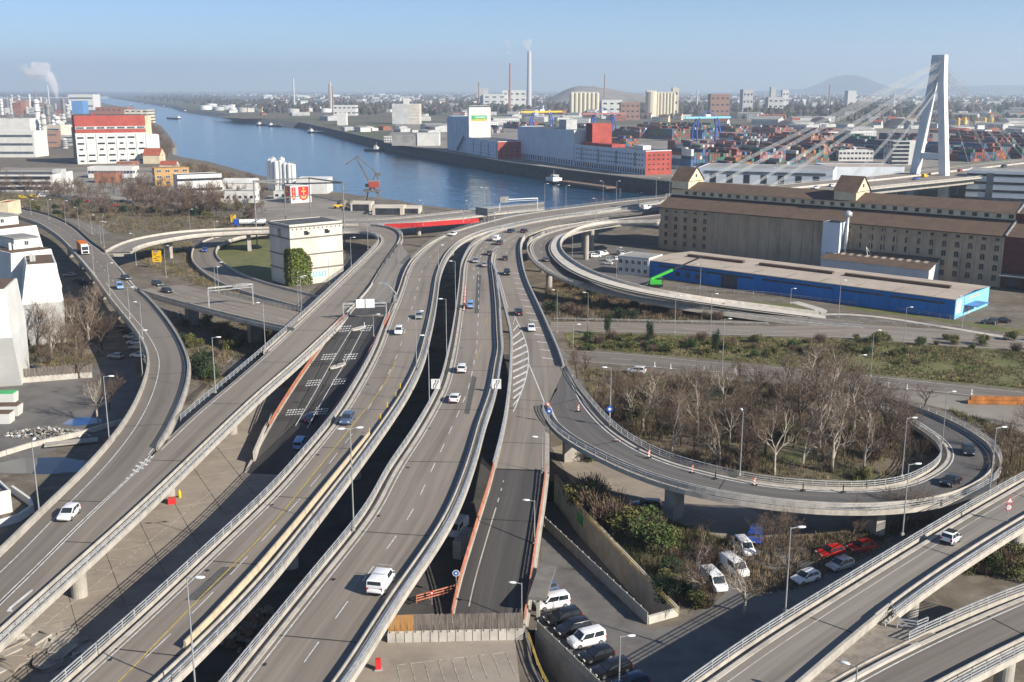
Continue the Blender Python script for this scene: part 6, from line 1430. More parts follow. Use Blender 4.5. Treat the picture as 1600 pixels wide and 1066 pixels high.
for s_ in (-1, 1):
    MB().box((3.9, s_ * 1.2, 2.3), (1.0, .06, .9)).build('side_window', 'glass', t); MB().box((4.93, s_ * .9, .85), (.1, .4, .25)).build('headlight', 'head_light', t)
    for fx in (-6.2, -5.0, -3.8, 1.3, 4.0): w = inst('wheel', WHEEL, t, (fx, s_ * 1.08, .5), 0, (1.5, 1.5, 1.5)); inst('rim', RIM, w)
MB().box((4.97, 0, 1.05), (.06, 1.8, .8)).build('grille', 'rubber', t)
# tank lorry
t = empty('tank_lorry', un(385, 354, 1.5), math.radians(5), 'tank lorry with blue cab beside the yellow sign', 'lorry'); MB().box((-4.5, 0, 2.1), (2.2, 2.4, 2.8)).build('cab', PAINT['blue'], t); mb = MB(); mb.tube([(-3, 0, 2.2), (9, 0, 2.2)], 1.2, 14); mb.build('tank', 'silo_white', t); MB().box((3, 0, .8), (12, 2.2, .3)).build('chassis', 'rubber', t)
for fx in (-4.8, -1, 5, 6.3, 7.6):
    for s_ in (-1, 1): inst('wheel', WHEEL, t, (fx, s_ * 1.05, .48), 0, (1.45, 1.4, 1.45))
# yellow wheel loader and green telescopic crane
t = empty('wheel_loader', un(528, 326, 0), .2, 'yellow wheel loader in the riverside works', 'loader'); MB().box((0, 0, 1.6), (4.5, 2.2, 1.3)).build('body', PAINT['yellow'], t); MB().box((.4, 0, 2.9), (1.6, 1.6, 1.5)).build('cab', 'glass', t); MB().bar((2, 0, 1.8), (4.2, 0, .8), .4).build('arm', PAINT['yellow'], t); MB().box((4.6, 0, .7), (1.0, 2.8, 1.0)).build('bucket', 'galv_dark', t)
for fx in (-1.5, 1.6):
    for s_ in (-1, 1): inst('wheel', WHEEL, t, (fx, s_ * 1.1, .8), 0, (2.4, 2, 2.4))
mat('crane_green', (.05, .45, .05), .5, .05); P = un(1024, 449, 0); tip = at_y(1097, 401, P.y + 4) - P
t = empty('mobile_crane', P, 0, 'bright green telescopic crane beside the blue hall', 'crane'); MB().box((0, 0, .7), (4.6, 2.6, .7)).build('crawler', 'rubber', t); MB().box((0, 0, 1.9), (3.8, 2.4, 1.5)).build('body', 'crane_green', t); MB().box((1.6, -.6, 2.6), (1.4, 1.1, 1.6)).build('cab', 'glass', t)
s0 = Vector((-1.5, .3, 2.6)); md = s0.lerp(tip, .42); MB().bar(s0, md, .75, .85).build('boom', 'crane_green', t); MB().bar(md, tip, .4, .45).build('boom_extension', 'black_metal', t); MB().bar((1, .3, 2.2), s0.lerp(tip, .2), .25).build('lift_ram', 'galv', t)
# skips in the yard, rubble
for k, (x, y, c_, w, lb) in enumerate(((6, 628, 'sign_green', 5, 'white skip with green lid at the yard edge'), (8, 648, 'wall_pale', 6, 'white skip heaped with brown rubble'), (3, 660, 'wall_pale', 4, 'small white skip with scrap in the yard'))):
    t = empty('skip_container', un(x, y, 0), .05, lb, 'skip'); MB().box((0, 0, 1.0), (w, 2.4, 2.0), taper=1.08).build('tub', 'wall_white', t); MB().box((0, 0, 2.05), (w * .98, 2.3, .35)).build('lid' if k == 0 else 'load', c_ if k == 0 else 'roof_brown', t)
def rubble(name, cx, cy, rx, ry, n, s0, s1, mats, label, cat, seed, hmax=1.0, flat=1.0):
    rg = random.Random(seed); mb = MB(); C = un(cx, cy, 0)
    for k in range(n):
        a = rg.random() * 6.283; u = rg.random() ** .6; s_ = rg.uniform(s0, s1); x, y = math.cos(a) * rx * u, math.sin(a) * ry * u
        Mx = Matrix.Rotation(rg.uniform(0, 6), 3, 'Z') @ Matrix.Rotation(rg.uniform(-.8, .8) * flat, 3, 'X') @ Matrix.Rotation(rg.uniform(-.5, .5) * flat, 3, 'Y')
        mb.box((x, y, hmax * (1 - u) * rg.random() + s_ * .12), (s_, s_ * rg.uniform(.4, 1), s_ * rg.uniform(.15, .5) * flat), M=Mx, mi=rg.randrange(len(mats)))
    o = mb.build(name, mats, None, label=label, cat=cat, kind='stuff'); o.location = C; return o
rubble('rubble', 75, 679, 8.5, 2.6, 520, .15, .7, ['concrete_dark', 'concrete', 'galv', 'concrete_dark'], 'heap of broken grey rubble and scrap in the yard', 'rubble', 1, 1.6)
rubble('rubble', 22, 1020, 8, 5, 150, .5, 3.2, ['concrete', 'plaza'], 'broken concrete slabs at the edge of the plaza', 'rubble', 2, .5, .3)
rubble('rubble', 392, 985, 3.5, 5.5, 160, .5, 1.3, ['concrete_dark', 'gravel', 'roof_brown'], 'pile of dusty rubble sacks in the shade', 'rubble', 3, 1.6)
# water, boats
mat('hull_dark', (.03, .035, .045), .5, .2); mat('deck_rust', (.22, .15, .11), .8, .15, .3); 
def boat(P, rz, L, W, H, hull, deck, label, wheelhouse=.85, cat='barge', cargo=True, name='barge'):
    t = empty(name, P, rz, label, cat); mb = MB(); vs = []; st = ((-.5, .6), (-.46, .95), (-.3, 1), (.38, 1), (.46, .7), (.5, .15))
    for f, k in st:
        w = W / 2 * k
        for a, b in ((-w * .85, -.8), (-w, H * .5), (-w, H * (1.25 if f > .4 else 1)), (w, H * (1.25 if f > .4 else 1)), (w, H * .5), (w * .85, -.8)): vs.append((f * L, a, b))
    mb.add(vs, [(i * 6 + k, (i + 1) * 6 + k, (i + 1) * 6 + (k + 1) % 6, i * 6 + (k + 1) % 6) for i in range(5) for k in range(6)] + [tuple(range(6)), tuple(30 + k for k in range(5, -1, -1))]); h = mb.build('hull', hull, t); fix_normals(h)
    if cargo: MB().box((L * .05, 0, H + .5), (L * .66, W * .8, 1.0)).build('hatch_cover', deck, t)
    x = -L * wheelhouse * .5
    MB().box((x, 0, H + 1.2), (L * .09 + 2, W * .8, 2.4)).build('cabin', 'white', t); MB().box((x + 1, 0, H + 3.4), (L * .03 + 2, W * .5, 2.0)).build('wheelhouse', 'white', t); MB().box((x + 1, 0, H + 3.6), (L * .03 + 2.1, W * .52, .8)).build('window_band', 'window_dark', t); MB().tube([(x, 0, H + 4), (x, 0, H + 8)], .1, 6).build('mast', 'lamp_white', t)
    return t
qd = (un(942, 291, WATER_Z) - un(871, 281.5, WATER_Z)); q0 = un(925, 292.5, WATER_Z); boat(q0 + Vector((-7, -4, 0)), math.atan2(qd.y, qd.x), (un(981, 296, WATER_Z) - un(869, 281, WATER_Z)).length * .97, 10, 2.2, 'hull_dark', 'deck_rust', 'long dark barge with white wheelhouse moored under the quay')
boat(un(271, 186, WATER_Z), math.radians(-45 + 180), 62, 10, 3, 'hull_dark', 'white', 'white motor barge sailing up the river', cat='barge')
boat(un(584, 236, WATER_Z), math.radians(160), 24, 8, 2.2, 'hull_dark', 'white', 'small white tug beside the quay corner', .3, 'tug', False, 'tug_boat')
boat(un(505, 208, WATER_Z), math.radians(-28), 62, 10, 2.2, 'hull_dark', 'white', 'moored barge with white cabin at the long quay')
for k, (x, y, l) in enumerate(((418, 196.5, 60), (432, 198, 40), (225, 162.8, 80), (258, 167.5, 90), (292, 175.5, 60), (176, 154.8, 110), (206, 165, 40))): boat(un(x, y, WATER_Z), math.radians(-35 if k < 2 else -62), l, 10, 2.4, 'hull_dark', 'deck_rust', ('dark pontoon barge under the sandy bank', 'second pontoon barge under the sandy bank', 'barge moored far up the river', 'dark barge convoy far up the river', 'barge off the tank farm landing', 'distant barge at the river bend', 'small distant boat in mid river')[k])
# harbour luffing crane
P = un(582, 318, 0); t = empty('harbour_crane', P, 0, 'old grey luffing harbour crane with red cab on the river edge', 'crane'); mat('crane_grey', (.16, .15, .145), .7, .2, .5)
for sx in (-1, 1):
    for sy in (-1, 1): MB().bar((sx * 4.2, sy * 3.2, 0), (sx * 2.6, sy * 2.2, 7.0), .8, .8).build('leg', 'crane_grey', t)
MB().box((0, 0, 7.2), (9.6, 6, 1.0)).build('portal_beam', 'crane_grey', t); MB().lathe([(1.6, 7.7), (1.6, 9.0)], n=14).build('slewing_ring', 'crane_grey', t); MB().box((1.2, 0, 10.8), (6, 4, 3.4)).build('machine_house', 'wall_red', t); MB().box((-2.6, -1.2, 10.4), (2, 1.6, 2)).build('cab', 'glass', t); MB().box((1.2, 0, 12.8), (6.3, 4.3, .5)).build('house_roof', 'roof_grey', t)
tipc = Vector((-14.5, 0, 22.0)); knee = Vector((-8.5, 0, 26.0))
for s_ in (-1, 1):
    MB().bar((-1.5, s_ * 1.4, 12), knee + Vector((0, s_ * .6, 0)), .4, .5).build('boom', 'crane_grey', t); MB().bar((2.8, s_ * 1.2, 17.2), knee + Vector((0, s_ * .6, .8)), .25).build('tie_rod', 'crane_grey', t); MB().bar(knee + Vector((1.5, s_ * .5, 1)), tipc, .4, .6).build('jib', 'crane_grey', t); MB().bar((0, s_ * 1.4, 12.5), (2.8, s_ * 1.2, 17.4), .4).build('a_frame', 'crane_grey', t); MB().bar((3.6, s_ * 1.4, 12.5), (2.8, s_ * 1.2, 17.4), .4).build('a_frame', 'crane_grey', t)
for k in range(7):
    a = Vector((-1.5, 0, 12)).lerp(knee, (k + .5) / 7); MB().bar(a + Vector((0, -1.2, 0)), a + Vector((-.5, 1.2, 1)), .18).build('lattice', 'crane_grey', t)
MB().box((3.6, 0, 16.6), (3.2, 2.4, 1.6)).build('counterweight', 'crane_grey', t)
# ------------------------------------------------------------------ troughs, walls, slabs
mat('panel_beige', (.42, .385, .31), .8, .1, .5); mat('rail_yellow', (.42, .30, .08), .7, .2, .6); mat('graffiti_green', (.03, .30, .08), .7, .2)
def wall_px(pts, z0, z1, th, name, material, label, cat='wall', zb=0.0):
    P = [un(x, y, zb) for x, y in pts]; mb = MB()
    path = []
    for i, q in enumerate(P):
        d = P[min(i + 1, len(P) - 1)] - P[max(i - 1, 0)]; path.append((Vector((q.x, q.y, 0)), Vector((-d.y, d.x, 0)).normalized()))
    mb.sweep(path, [(-th / 2, z0), (th / 2, z0), (th / 2, z1), (-th / 2, z1)]); o = mb.build(name, material, label=label, cat=cat); fix_normals(o); return o
fa = sheet('underpass_floor', troughA, -3.6, 'lot', label='sunken floor of the underpass trough', kind='structure')
fb_ = sheet('underpass_floor', troughB, -3.6, 'lot', label='sunken floor of the lower trough beside the dark ramp', kind='structure')
wall_px([(868, 752), (905, 800), (1058, 962)], -3.7, 1.1, .5, 'retaining_wall', 'concrete', 'long concrete retaining wall of the underpass trough with graffiti')
wall_px([(851, 822), (1012, 975)], -3.7, .1, .4, 'retaining_wall', 'concrete', 'near retaining wall of the underpass trough under the panel fence')
wall_px([(1012, 975), (1058, 962)], -3.7, 1.0, .4, 'retaining_wall', 'concrete_pale', 'pale end wall of the underpass trough')
wall_px([(838, 985), (960, 1105), (985, 1180)], -3.7, .2, .4, 'retaining_wall', 'concrete', 'retaining wall under the parked cars')
wall_px([(822, 985), (830, 1040), (905, 1180)], -3.7, .3, .4, 'retaining_wall', 'concrete_dark', 'retaining wall beside the plaza at the lower trough')
for pts, lb in (([(868, 752), (905, 800), (1058, 962)], 'yellow brown rail on top of the underpass wall'), ([(824, 1000), (840, 1050), (905, 1180)], 'yellow rail along the lower trough')):
    P = resample([un(x, y, 1.15 if '868' in str(pts[0]) else .3) for x, y in pts], 3.0); t = empty('handrail', P[0], 0, lb, 'railing')
    for dz in (.25, .55, .85):
        mb = MB(); mb.tube([q - P[0] + Vector((.15, .15, dz)) for q in P], .05, 5); mb.build('rail', 'rail_yellow', t)
    for q in P: MB().box(q - P[0] + Vector((.15, .15, .45)), (.07, .07, .9)).build('post', 'rail_yellow', t)
def panel_fence(pts, n, h, label):
    P = resample([un(x, y, 0) for x, y in pts], 1.0); D = resample(P, sum((b - a).length for a, b in zip(P[:-1], P[1:])) / n); t = empty('panel_fence', D[0], 0, label, 'fence')
    for a, c in zip(D[:-1], D[1:]):
        m_ = (a + c) / 2 - D[0]; d = c - a; MB().box(m_ + Vector((0, 0, h / 2 + .05)), (d.length * .93, .08, h), math.atan2(d.y, d.x)).build('panel', 'panel_beige', t)
        MB().box(a - D[0] + Vector((0, 0, h / 2 + .1)), (.14, .14, h + .2), math.atan2(d.y, d.x)).build('post', 'galv', t)
panel_fence([(852, 825), (1012, 977)], 17, 1.6, 'beige panel fence along the underpass trough')
panel_fence([(840, 988), (962, 1108)], 10, 1.4, 'beige panel fence before the parked cars')
P0 = un(898, 793, 0); mb = MB(); mb.box((0, 0, 0), (2.6, .03, 1.6)); g_ = mb.build('graffiti', 'graffiti_green', None, label='green graffiti tag on the underpass wall', cat='graffiti'); w0, w1 = un(905, 800, 0), un(1058, 962, 0); dd = (w1 - w0).normalized(); g_.location = w0 + dd * 1.0 + Vector((dd.y, -dd.x, 0)) * .27 + Vector((0, 0, -.7)) ; g_.rotation_euler = (0, 0, math.atan2(dd.y, dd.x))
# grey slab on stilts beside the ramp, dark lattice
sl_ = empty('concrete_canopy', un(840, 968, 0), math.radians(80), 'grey concrete slab canopy over the parked car row', 'canopy'); MB().box((4, 0, 3.0), (9, 2.2, .4)).build('slab', 'concrete_dark', sl_)
for x in (0.5, 7.5): MB().box((x, 0, 1.4), (.4, .4, 2.8)).build('leg', 'concrete', sl_)
# plaza slabs and parking bay lines
cells = 0
SLAB = MB().box((0, 0, .03), (5.9, 5.9, .06)).mesh('paving_slab', 'plaza'); plaza_o = bpy.data.objects['parking_plaza']
pl_poly = [tuple(q) for q in pxs([(330, 600), (600, 570), (420, 830), (190, 1066), (100, 1180), (-330, 1180), (-60, 900), (250, 690)], 0)]
ca, sa = math.cos(math.radians(28)), math.sin(math.radians(28))
for i in range(-22, 24):
    for j in range(-4, 34):
        x, y = -30 + (i * ca - j * sa) * 6.0, 80 + (i * sa + j * ca) * 6.0
        if cells < 300 and 80 < y < 185 and in_poly(x, y, pl_poly) and all(in_poly(x + a, y + b, pl_poly) for a, b in ((3, 3), (-3, 3), (3, -3), (-3, -3))):
            s_ = inst('paving_slab', SLAB, plaza_o, (x, y, .022 + RNG.uniform(0, .02)), math.radians(28) + RNG.uniform(-.004, .004)); cells += 1
def bay_lines(pa, pb, n, depth, label, par, flip=1, z=.1):
    A_, B_2 = un(*pa, 0), un(*pb, 0); d = (B_2 - A_); L_ = d.length; d.normalize(); nn = Vector((-d.y, d.x, 0)) * flip
    mb = MB()
    for k in range(n + 1):
        c = A_ + d * (L_ * k / n) + nn * depth / 2; mb.box((c.x, c.y, z), (.1, depth, .012), math.atan2(d.y, d.x))
    c = A_ + d * L_ / 2; mb.box((c.x, c.y, z), (L_, .12, .012), math.atan2(d.y, d.x)); mb.build('bay_lines', 'paint_worn', par)
bay_lines((60, 985), (330, 770), 14, 5, '', plaza_o, 1); bay_lines((150, 1010), (400, 800), 14, 5, '', plaza_o, -1); bay_lines((620, 1040), (790, 1020), 8, 5, '', bpy.data.objects['ramp_foot_plaza'], -1, .05)
bay_lines((905, 745), (1120, 815), 11, 5, '', bpy.data.objects['ramp_underpass_lot'], -1, .05)
# small things on the plaza
t = empty('hydrant_box', un(591, 1047, 0), .2, 'red hydrant cabinet standing on the plaza', 'cabinet'); MB().box((0, 0, .7), (.6, .4, 1.4)).build('body', 'sign_red', t); MB().box((0, 0, .08), (.9, .6, .16)).build('foot', 'galv', t)
t = empty('gas_bottle', un(281, 778, .06), 0, 'yellow gas bottle on the plaza', 'gas bottle'); MB().lathe([(.2, 0), (.24, .1), (.24, 1.0), (.1, 1.25), (.06, 1.4)], n=12).build('bottle', 'yellow_sign', t, smooth=True)
t = empty('tool_box', un(269, 787, .06), .3, 'red tool box beside the yellow gas bottle', 'box'); MB().box((0, 0, .45), (1.2, .8, .9)).build('body', 'sign_red', t); MB().box((0, 0, .95), (1.25, .85, .1)).build('lid', 'wall_red', t)
# puddles and low walls in the yard
mat('puddle', (.02, .022, .026), .04, .05, spec=.7); mat('pool_blue', (.01, .06, .2), .08, .1, spec=.7)
def blob(name, cx, cy, rx, ry, mt, label, z=.03, seed=0):
    C = un(cx, cy, 0); pl = []
    for k in range(40):
        a = k / 40 * 6.283; r_ = 1 + .28 * noise.noise((math.cos(a) * 1.7, math.sin(a) * 1.7, seed)); pl.append((C.x + rx * r_ * math.cos(a), C.y + ry * r_ * math.sin(a)))
    sheet(name, pl, z, mt, label=label, kind='structure')
blob('puddle', 72, 728, 9.5, 4.0, 'puddle', 'long dark puddle beside the curved viaduct', .035, 2); blob('puddle', 128, 659, 3.6, 2.6, 'pool_blue', 'small blue puddle in the yard', .035, 5)
wall_px([(-60, 727), (0, 714), (45, 700), (130, 680), (190, 662)], 0, .9, .5, 'low_wall', 'concrete_pale', 'low pale concrete wall between yard and puddle')
t = empty('concrete_slab', un(112, 695, 0), .35, 'flat pale concrete slab leaning on the low wall', 'slab'); MB().box((0, 0, .5), (9, 2.2, .25)).build('slab', 'concrete', t)
o_ = bld('pump_house', un(-30, 812, 0), un(20, 800, 0), 8, 3.0, 'wall_white', 'roof_dark', 'low flat building with white roof edge at the yard', 'building', .6)
wall_px([(20, 770), (48, 790), (52, 800), (30, 815), (-20, 830)], 0, 1.2, .4, 'low_wall', 'wall_white', 'white garden wall round a dark bed')
# sidewalk strip beside the grass
strip_px([(1190, 497), (1330, 492), (1480, 512), (1640, 540)], 2.2, 0, 'footpath', 'concrete_pale', None, dz=.06)['kind'] = 'structure'
t = strip_px([(1240, 472), (1268, 480), (1285, 486), (1262, 492), (1200, 491)], 3.5, 0, 'side_path', 'concrete_pale', None, dz=.055); t['kind'] = 'structure'
for pts, lb in (([(1060, 452), (1200, 462), (1350, 479), (1480, 498), (1555, 508)], 'mesh fence before the blue hall'), ([(866, 501), (1000, 503.5), (1200, 508)], 'guard rail above the ground road'), ([(1290, 497), (1350, 503), (1470, 513)], 'white rail along the ramp foot')):
    P = resample([un(x, y, 0) for x, y in pts], 3.0); railing([(q, Vector((0, 1, 0))) for q in P], lb, h=1.1 if 'mesh' in lb else .8, rails=(1.1, .6) if 'mesh' in lb else (.75, .5), name='fence' if 'mesh' in lb else 'railing')
# delineators and blocks on the lower ground road
for x, y in ((1023, 573), (1048, 576), (1100, 580), (1151, 586), (1388, 605), (1417, 608), (1518, 616)): inst('marker_post', MB().box((0, 0, .05), (.5, .5, .1)).box((0, 0, .6), (.14, .14, 1.1)).mesh('delineator', 'lamp_white'), None, un(x, y, .06), label='white marker post on the lower ground road kerb', cat='marker post', group='white marker posts')
# traffic islands on the descending ramp: light panels
for (x, y, z) in ((561, 514, 7.4), (528, 573, 5.6), (484, 650, 2.8)):
    P = un(x, y, z); t = empty('traffic_island', P, math.radians(62), 'pale rounded traffic island on the descending ramp', 'traffic island', 'traffic islands of the descending ramp'); mb = MB(); pl = [(2.6 * math.cos(a) * (1.0), .8 * math.sin(a)) for a in [k / 16 * 6.283 for k in range(16)]]; mb.prism(pl, 0, .32); mb.build('island_kerb', 'concrete_pale', t); MB().tube([(2.2, 0, .3), (2.2, 0, 1.2)], .08, 8).build('post', 'lamp_white', t)

# ------------------------------------------------------------------ trees and scrub
mixer('bark_pale', [((.42, .37, .30),), ((.26, .21, .16), 1.5, .42, .62, I3), ((.12, .095, .07), .6, .58, .75, I3, .7)], .9, 'obj'); mat('bark_dark', (.105, .075, .052), .95, .25, 1.0, coords='obj'); mat('twig', (.175, .122, .086), .95, .28, .5, coords='obj'); mat('twig_pale', (.27, .205, .15), .95, .25, .5, coords='obj')
mat('leaf_green', (.075, .115, .03), .75, .35, 1.0, coords='obj'); mat('leaf_olive', (.15, .15, .045), .8, .35, .8, coords='obj'); mat('leaf_dark', (.03, .055, .02), .75, .35, 1.0, coords='obj')
mat('dry_grass', (.27, .205, .115), .95, .3, .3); mat('brown_stem', (.13, .095, .065), .95, .3, .3); mat('green_blade', (.11, .135, .04), .9, .3, .3); mat('olive_blade', (.15, .14, .05), .9, .3, .3)
def bare_tree(seed, H=12.0, spread=.55, levels=4, slim=False, twigs=3, fat=1.5):
    rg = random.Random(seed); trunk = MB(); limbs = MB(); tw = MB()
    def grow(p, d, L, r, lev):
        pts = [p]; q = p.copy(); dd = d.copy(); n = 4
        for i in range(n):
            dd = (dd + Vector((rg.gauss(0, .13), rg.gauss(0, .13), .06 if not slim else .16))).normalized(); q = q + dd * (L / n); pts.append(q.copy())
        if lev >= levels - 1:
            for a, c in zip(pts[:-1], pts[1:]):
                s = Vector((rg.gauss(0, 1), rg.gauss(0, 1), rg.gauss(0, 1))).normalized() * max(r * 1.2, .007) * fat; tw.add([a - s, a + s, c + s * .6, c - s * .6], [(0, 1, 2, 3)])
        else:
            (trunk if lev == 0 else limbs).tube(pts, [r * (1 - .5 * i / n) for i in range(n + 1)], 7 if lev == 0 else (5 if lev == 1 else 3), cap=False)
        if lev >= levels:
            return
        k = rg.randint(4, 5) if lev == 0 else rg.randint(3, 5)
        if lev == levels - 1: k = twigs + rg.randint(0, 1)
        for i in range(k):
            t = rg.uniform(.35, 1.0) if lev > 0 else rg.uniform(.3 if not slim else .15, 1.0)
            if i == 0: t = 1.0
            j = min(int(t * n), n - 1); a = pts[j].lerp(pts[j + 1], t * n - j) if t < 1 else pts[-1]
            ang = rg.uniform(0, 6.283); sp = spread * rg.uniform(.6, 1.4) * (.5 if i == 0 and lev < 2 else 1) * (.5 if slim else 1)
            side = Vector((math.cos(ang), math.sin(ang), 0)); side = (side - dd * side.dot(dd)); side = side.normalized() if side.length > .01 else Vector((1, 0, 0))
            nd = (dd * math.cos(sp) + side * math.sin(sp)).normalized()
            grow(a, nd, L * rg.uniform(.58, .82) * (1.0 if lev else .95), r * rg.uniform(.42, .58), lev + 1)
    grow(Vector((0, 0, -.2)), Vector((rg.gauss(0, .05), rg.gauss(0, .05), 1)).normalized(), H * (.34 if not slim else .5), H * .019, 0)
    return trunk, limbs, tw
TREES = []
for i, (H, sp, lv, slim, pale, tws) in enumerate(((12, .62, 5, False, True, 3), (12, .7, 5, False, True, 3), (12, .55, 5, False, True, 3), (12, .6, 5, False, False, 3), (12, .45, 5, True, False, 2), (12, .75, 4, False, False, 4), (12, .62, 5, False, False, 3), (12, .62, 4, False, False, 4), (12, .75, 4, False, False, 4), (12, .45, 4, True, False, 4))):
    a, b, c = bare_tree(11 + i, H, sp, lv, slim, tws, 1.5 if i < 7 else 3.2)
    top = max(q[2] for q in c.v); k = 12.0 / top
    for mb in (a, b, c): mb.v = [(x * k, y * k, z * k) for x, y, z in mb.v]
    TREES.append((a.mesh('trunk', 'bark_pale' if pale else 'bark_dark'), b.mesh('limbs', 'bark_pale' if pale else 'bark_dark'), c.mesh('twigs', 'twig' if not pale else ('twig_pale' if i == 1 else 'twig'))))
def tree(px, py, h, kind, label, group=None, z=0.0, P=None, name='bare_tree', wide=1.0):
    P = un(px, py, z) if P is None else P; s = h / 12.0
    if P.y > 420: kind = 9 if kind == 4 else 7 + kind % 2
    t = empty(name, P, RNG.uniform(0, 6.28), label, 'tree', group); t.scale = (s * wide, s * wide, s)
    a, b, c = TREES[kind]; inst('trunk', a, t); cr = inst('crown', b, t); inst('twigs', c, cr)
    return t
RNG = random.Random(5)
G = 'bare trees inside the loop road'
for (x, y, h, k) in ((1050, 712, 11, 0), (1005, 672, 11, 1), (1134, 655, 12, 2), (1124, 728, 11, 0), (987, 668, 9, 2), (1281, 700, 14, 1), (1210, 742, 12, 2), (1210, 662, 13, 0), (1301, 738, 12, 1), (1350, 735, 11, 0), (1180, 690, 11, 3), (1090, 680, 11, 1), (1240, 700, 13, 3), (1330, 690, 13, 2), (1390, 715, 10, 3), (1400, 680, 9, 0), (1040, 650, 9, 3), (960, 640, 8, 6), (1080, 625, 8, 6), (1160, 620, 8, 3), (1250, 640, 13, 1), (1300, 645, 13, 2), (1340, 655, 11, 6), (1230, 620, 10, 3), (1420, 700, 8, 6), (1160, 735, 9, 6), (1000, 640, 9, 3), (1120, 690, 10, 6), (1360, 700, 11, 1), (1275, 665, 12, 6), (1065, 695, 9, 3), (1030, 690, 9, 6), (1150, 670, 10, 0), (1195, 715, 10, 6), (1255, 730, 11, 0), (1320, 720, 11, 3), (1380, 690, 10, 6), (1100, 650, 9, 3), (1190, 635, 10, 6), (1345, 630, 9, 3), (1310, 620, 11, 0), (1270, 615, 11, 3), (1370, 660, 9, 6), (975, 655, 8, 3), (1080, 720, 8, 6), (1225, 685, 11, 6), (1400, 745, 9, 3), (1140, 700, 9, 2)):
    tree(x, y, h * 1.2, k, ('pale barked bare plane tree inside the loop road', 'brown bare tree inside the loop road')[k in (3, 6)], G)
tree(902, 592, 9, 3, 'bare brown tree at the start of the grassy bank'); tree(912, 588, 7, 5, 'low bare tree leaning over the lower ground road')
tree(1082, 938, 12, 0, 'pale bare tree beside the trough end and campers'); tree(1162, 958, 10, 1, 'pale bare tree beside the pale viaduct shade'); tree(1236, 905, 11, 3, 'brown bare tree in front of the red cars'); tree(1205, 880, 9, 6, 'brown bare tree between blue van and red cars'); tree(1412, 838, 10, 6, 'thin bare tree growing up past the loop road'); tree(1330, 850, 8, 3, 'bare tree between red cars and loop road')
tree(1444, 638, 6, 5, 'low round bare tree in the gravel yard', wide=1.2); tree(1578, 728, 11, 3, 'bare tree at the outer loop bend'); tree(1604, 700, 11, 6, 'bare brown tree beyond the outer loop bend'); tree(1622, 668, 9, 3, 'bare tree beside the orange beams'); tree(1560, 770, 8, 6, 'small bare tree under the pale viaduct end')
tree(155, 663, 12, 2, 'tall bare tree growing in the yard beside the curved viaduct'); tree(172, 640, 9, 6, 'thin bare tree in the viaduct shade by the yard')
G = 'bare trees beside the white apartments'
for (x, y, h, k) in ((82, 562, 16, 0), (118, 554, 16, 2), (58, 550, 15, 3), (140, 535, 15, 1), (100, 525, 14, 6), (155, 505, 13, 3), (30, 565, 11, 5), (72, 590, 10, 6), (125, 592, 10, 3), (160, 548, 12, 6), (15, 548, 14, 4), (40, 520, 12, 4), (95, 575, 13, 6), (75, 520, 14, 3), (130, 560, 14, 3)): tree(x, y, h, k, 'large bare tree beside the white apartments', G)
G = 'slim bare trees of the river scrub'
for k in range(34):
    x = RNG.uniform(205, 350); y = 318 + (x - 205) * .12 + RNG.uniform(-14, 14); tree(x, y, RNG.uniform(11, 17), RNG.choice((4, 4, 3, 6)), 'slim bare tree in the scrub before the riverside office', G)
G = 'bare trees along the riverside lot'
for k in range(40):
    x = RNG.uniform(-20, 215); y = 290 + RNG.uniform(-4, 20) + (x / 215) * 8; tree(x, y, RNG.uniform(8, 13), RNG.choice((3, 6, 5, 4)), 'bare tree between parking garage and river street', G)
for k in range(60): tree(RNG.uniform(95, 430), RNG.uniform(292, 345), RNG.uniform(7, 13), RNG.choice((4, 3, 6, 5)), 'brown bare tree in the wide scrub before the offices', 'bare trees of the office scrub')
G = 'bare trees on the river promontory'
for k in range(26):
    u = RNG.random(); x = 238 + u * 24 + RNG.uniform(-6, 6); y = 206 + u * 44 + RNG.uniform(-6, 3); tree(x, y, RNG.uniform(12, 18), RNG.choice((3, 6, 5)), 'bare tree on the stone faced river promontory', G)
G = 'bare trees near the orange house'
for k in range(18): tree(RNG.uniform(250, 400), RNG.uniform(262, 282) + 0, RNG.uniform(5, 9), RNG.choice((3, 5, 6)), 'small bare tree along the river bank near the orange house', G)
# evergreen things
def leaf_blob(seed, rx, ry, rz, n, mt, s0=.16, s1=.34, lumps=7):
    rg = random.Random(seed); mb = MB(); cs = [(Vector((rg.uniform(-.6, .6) * rx, rg.uniform(-.6, .6) * ry, rz * rg.uniform(.35, 1.4))), rg.uniform(.4, .75)) for _ in range(lumps)]
    for k in range(n):
        c, f = rg.choice(cs); d = Vector((rg.gauss(0, 1), rg.gauss(0, 1), rg.gauss(0, 1))).normalized() * (rg.random() ** .35)
        p = c + Vector((d.x * rx * f, d.y * ry * f, d.z * rz * f))
        if p.z < 0: p.z = -p.z * .3
        s_ = rg.uniform(s0, s1); a = Vector((rg.gauss(0, 1), rg.gauss(0, 1), rg.gauss(0, .7))).normalized(); b = a.cross(Vector((rg.gauss(0, 1), rg.gauss(0, 1), 1))).normalized()
        mb.add([p - a * s_, p + b * s_ * .6, p + a * s_, p - b * s_ * .6], [(0, 1, 2, 3)])
    return mb.mesh('foliage', mt)
SHR = [leaf_blob(1, 1.6, 1.6, 1.3, 2000, 'leaf_olive', .07, .17, 11), leaf_blob(2, 1.6, 1.4, 1.3, 2000, 'leaf_green', .07, .17, 11), leaf_blob(3, 1.5, 1.6, 1.5, 2000, 'leaf_dark', .07, .17, 11), None]
rg = random.Random(8); tb = MB()
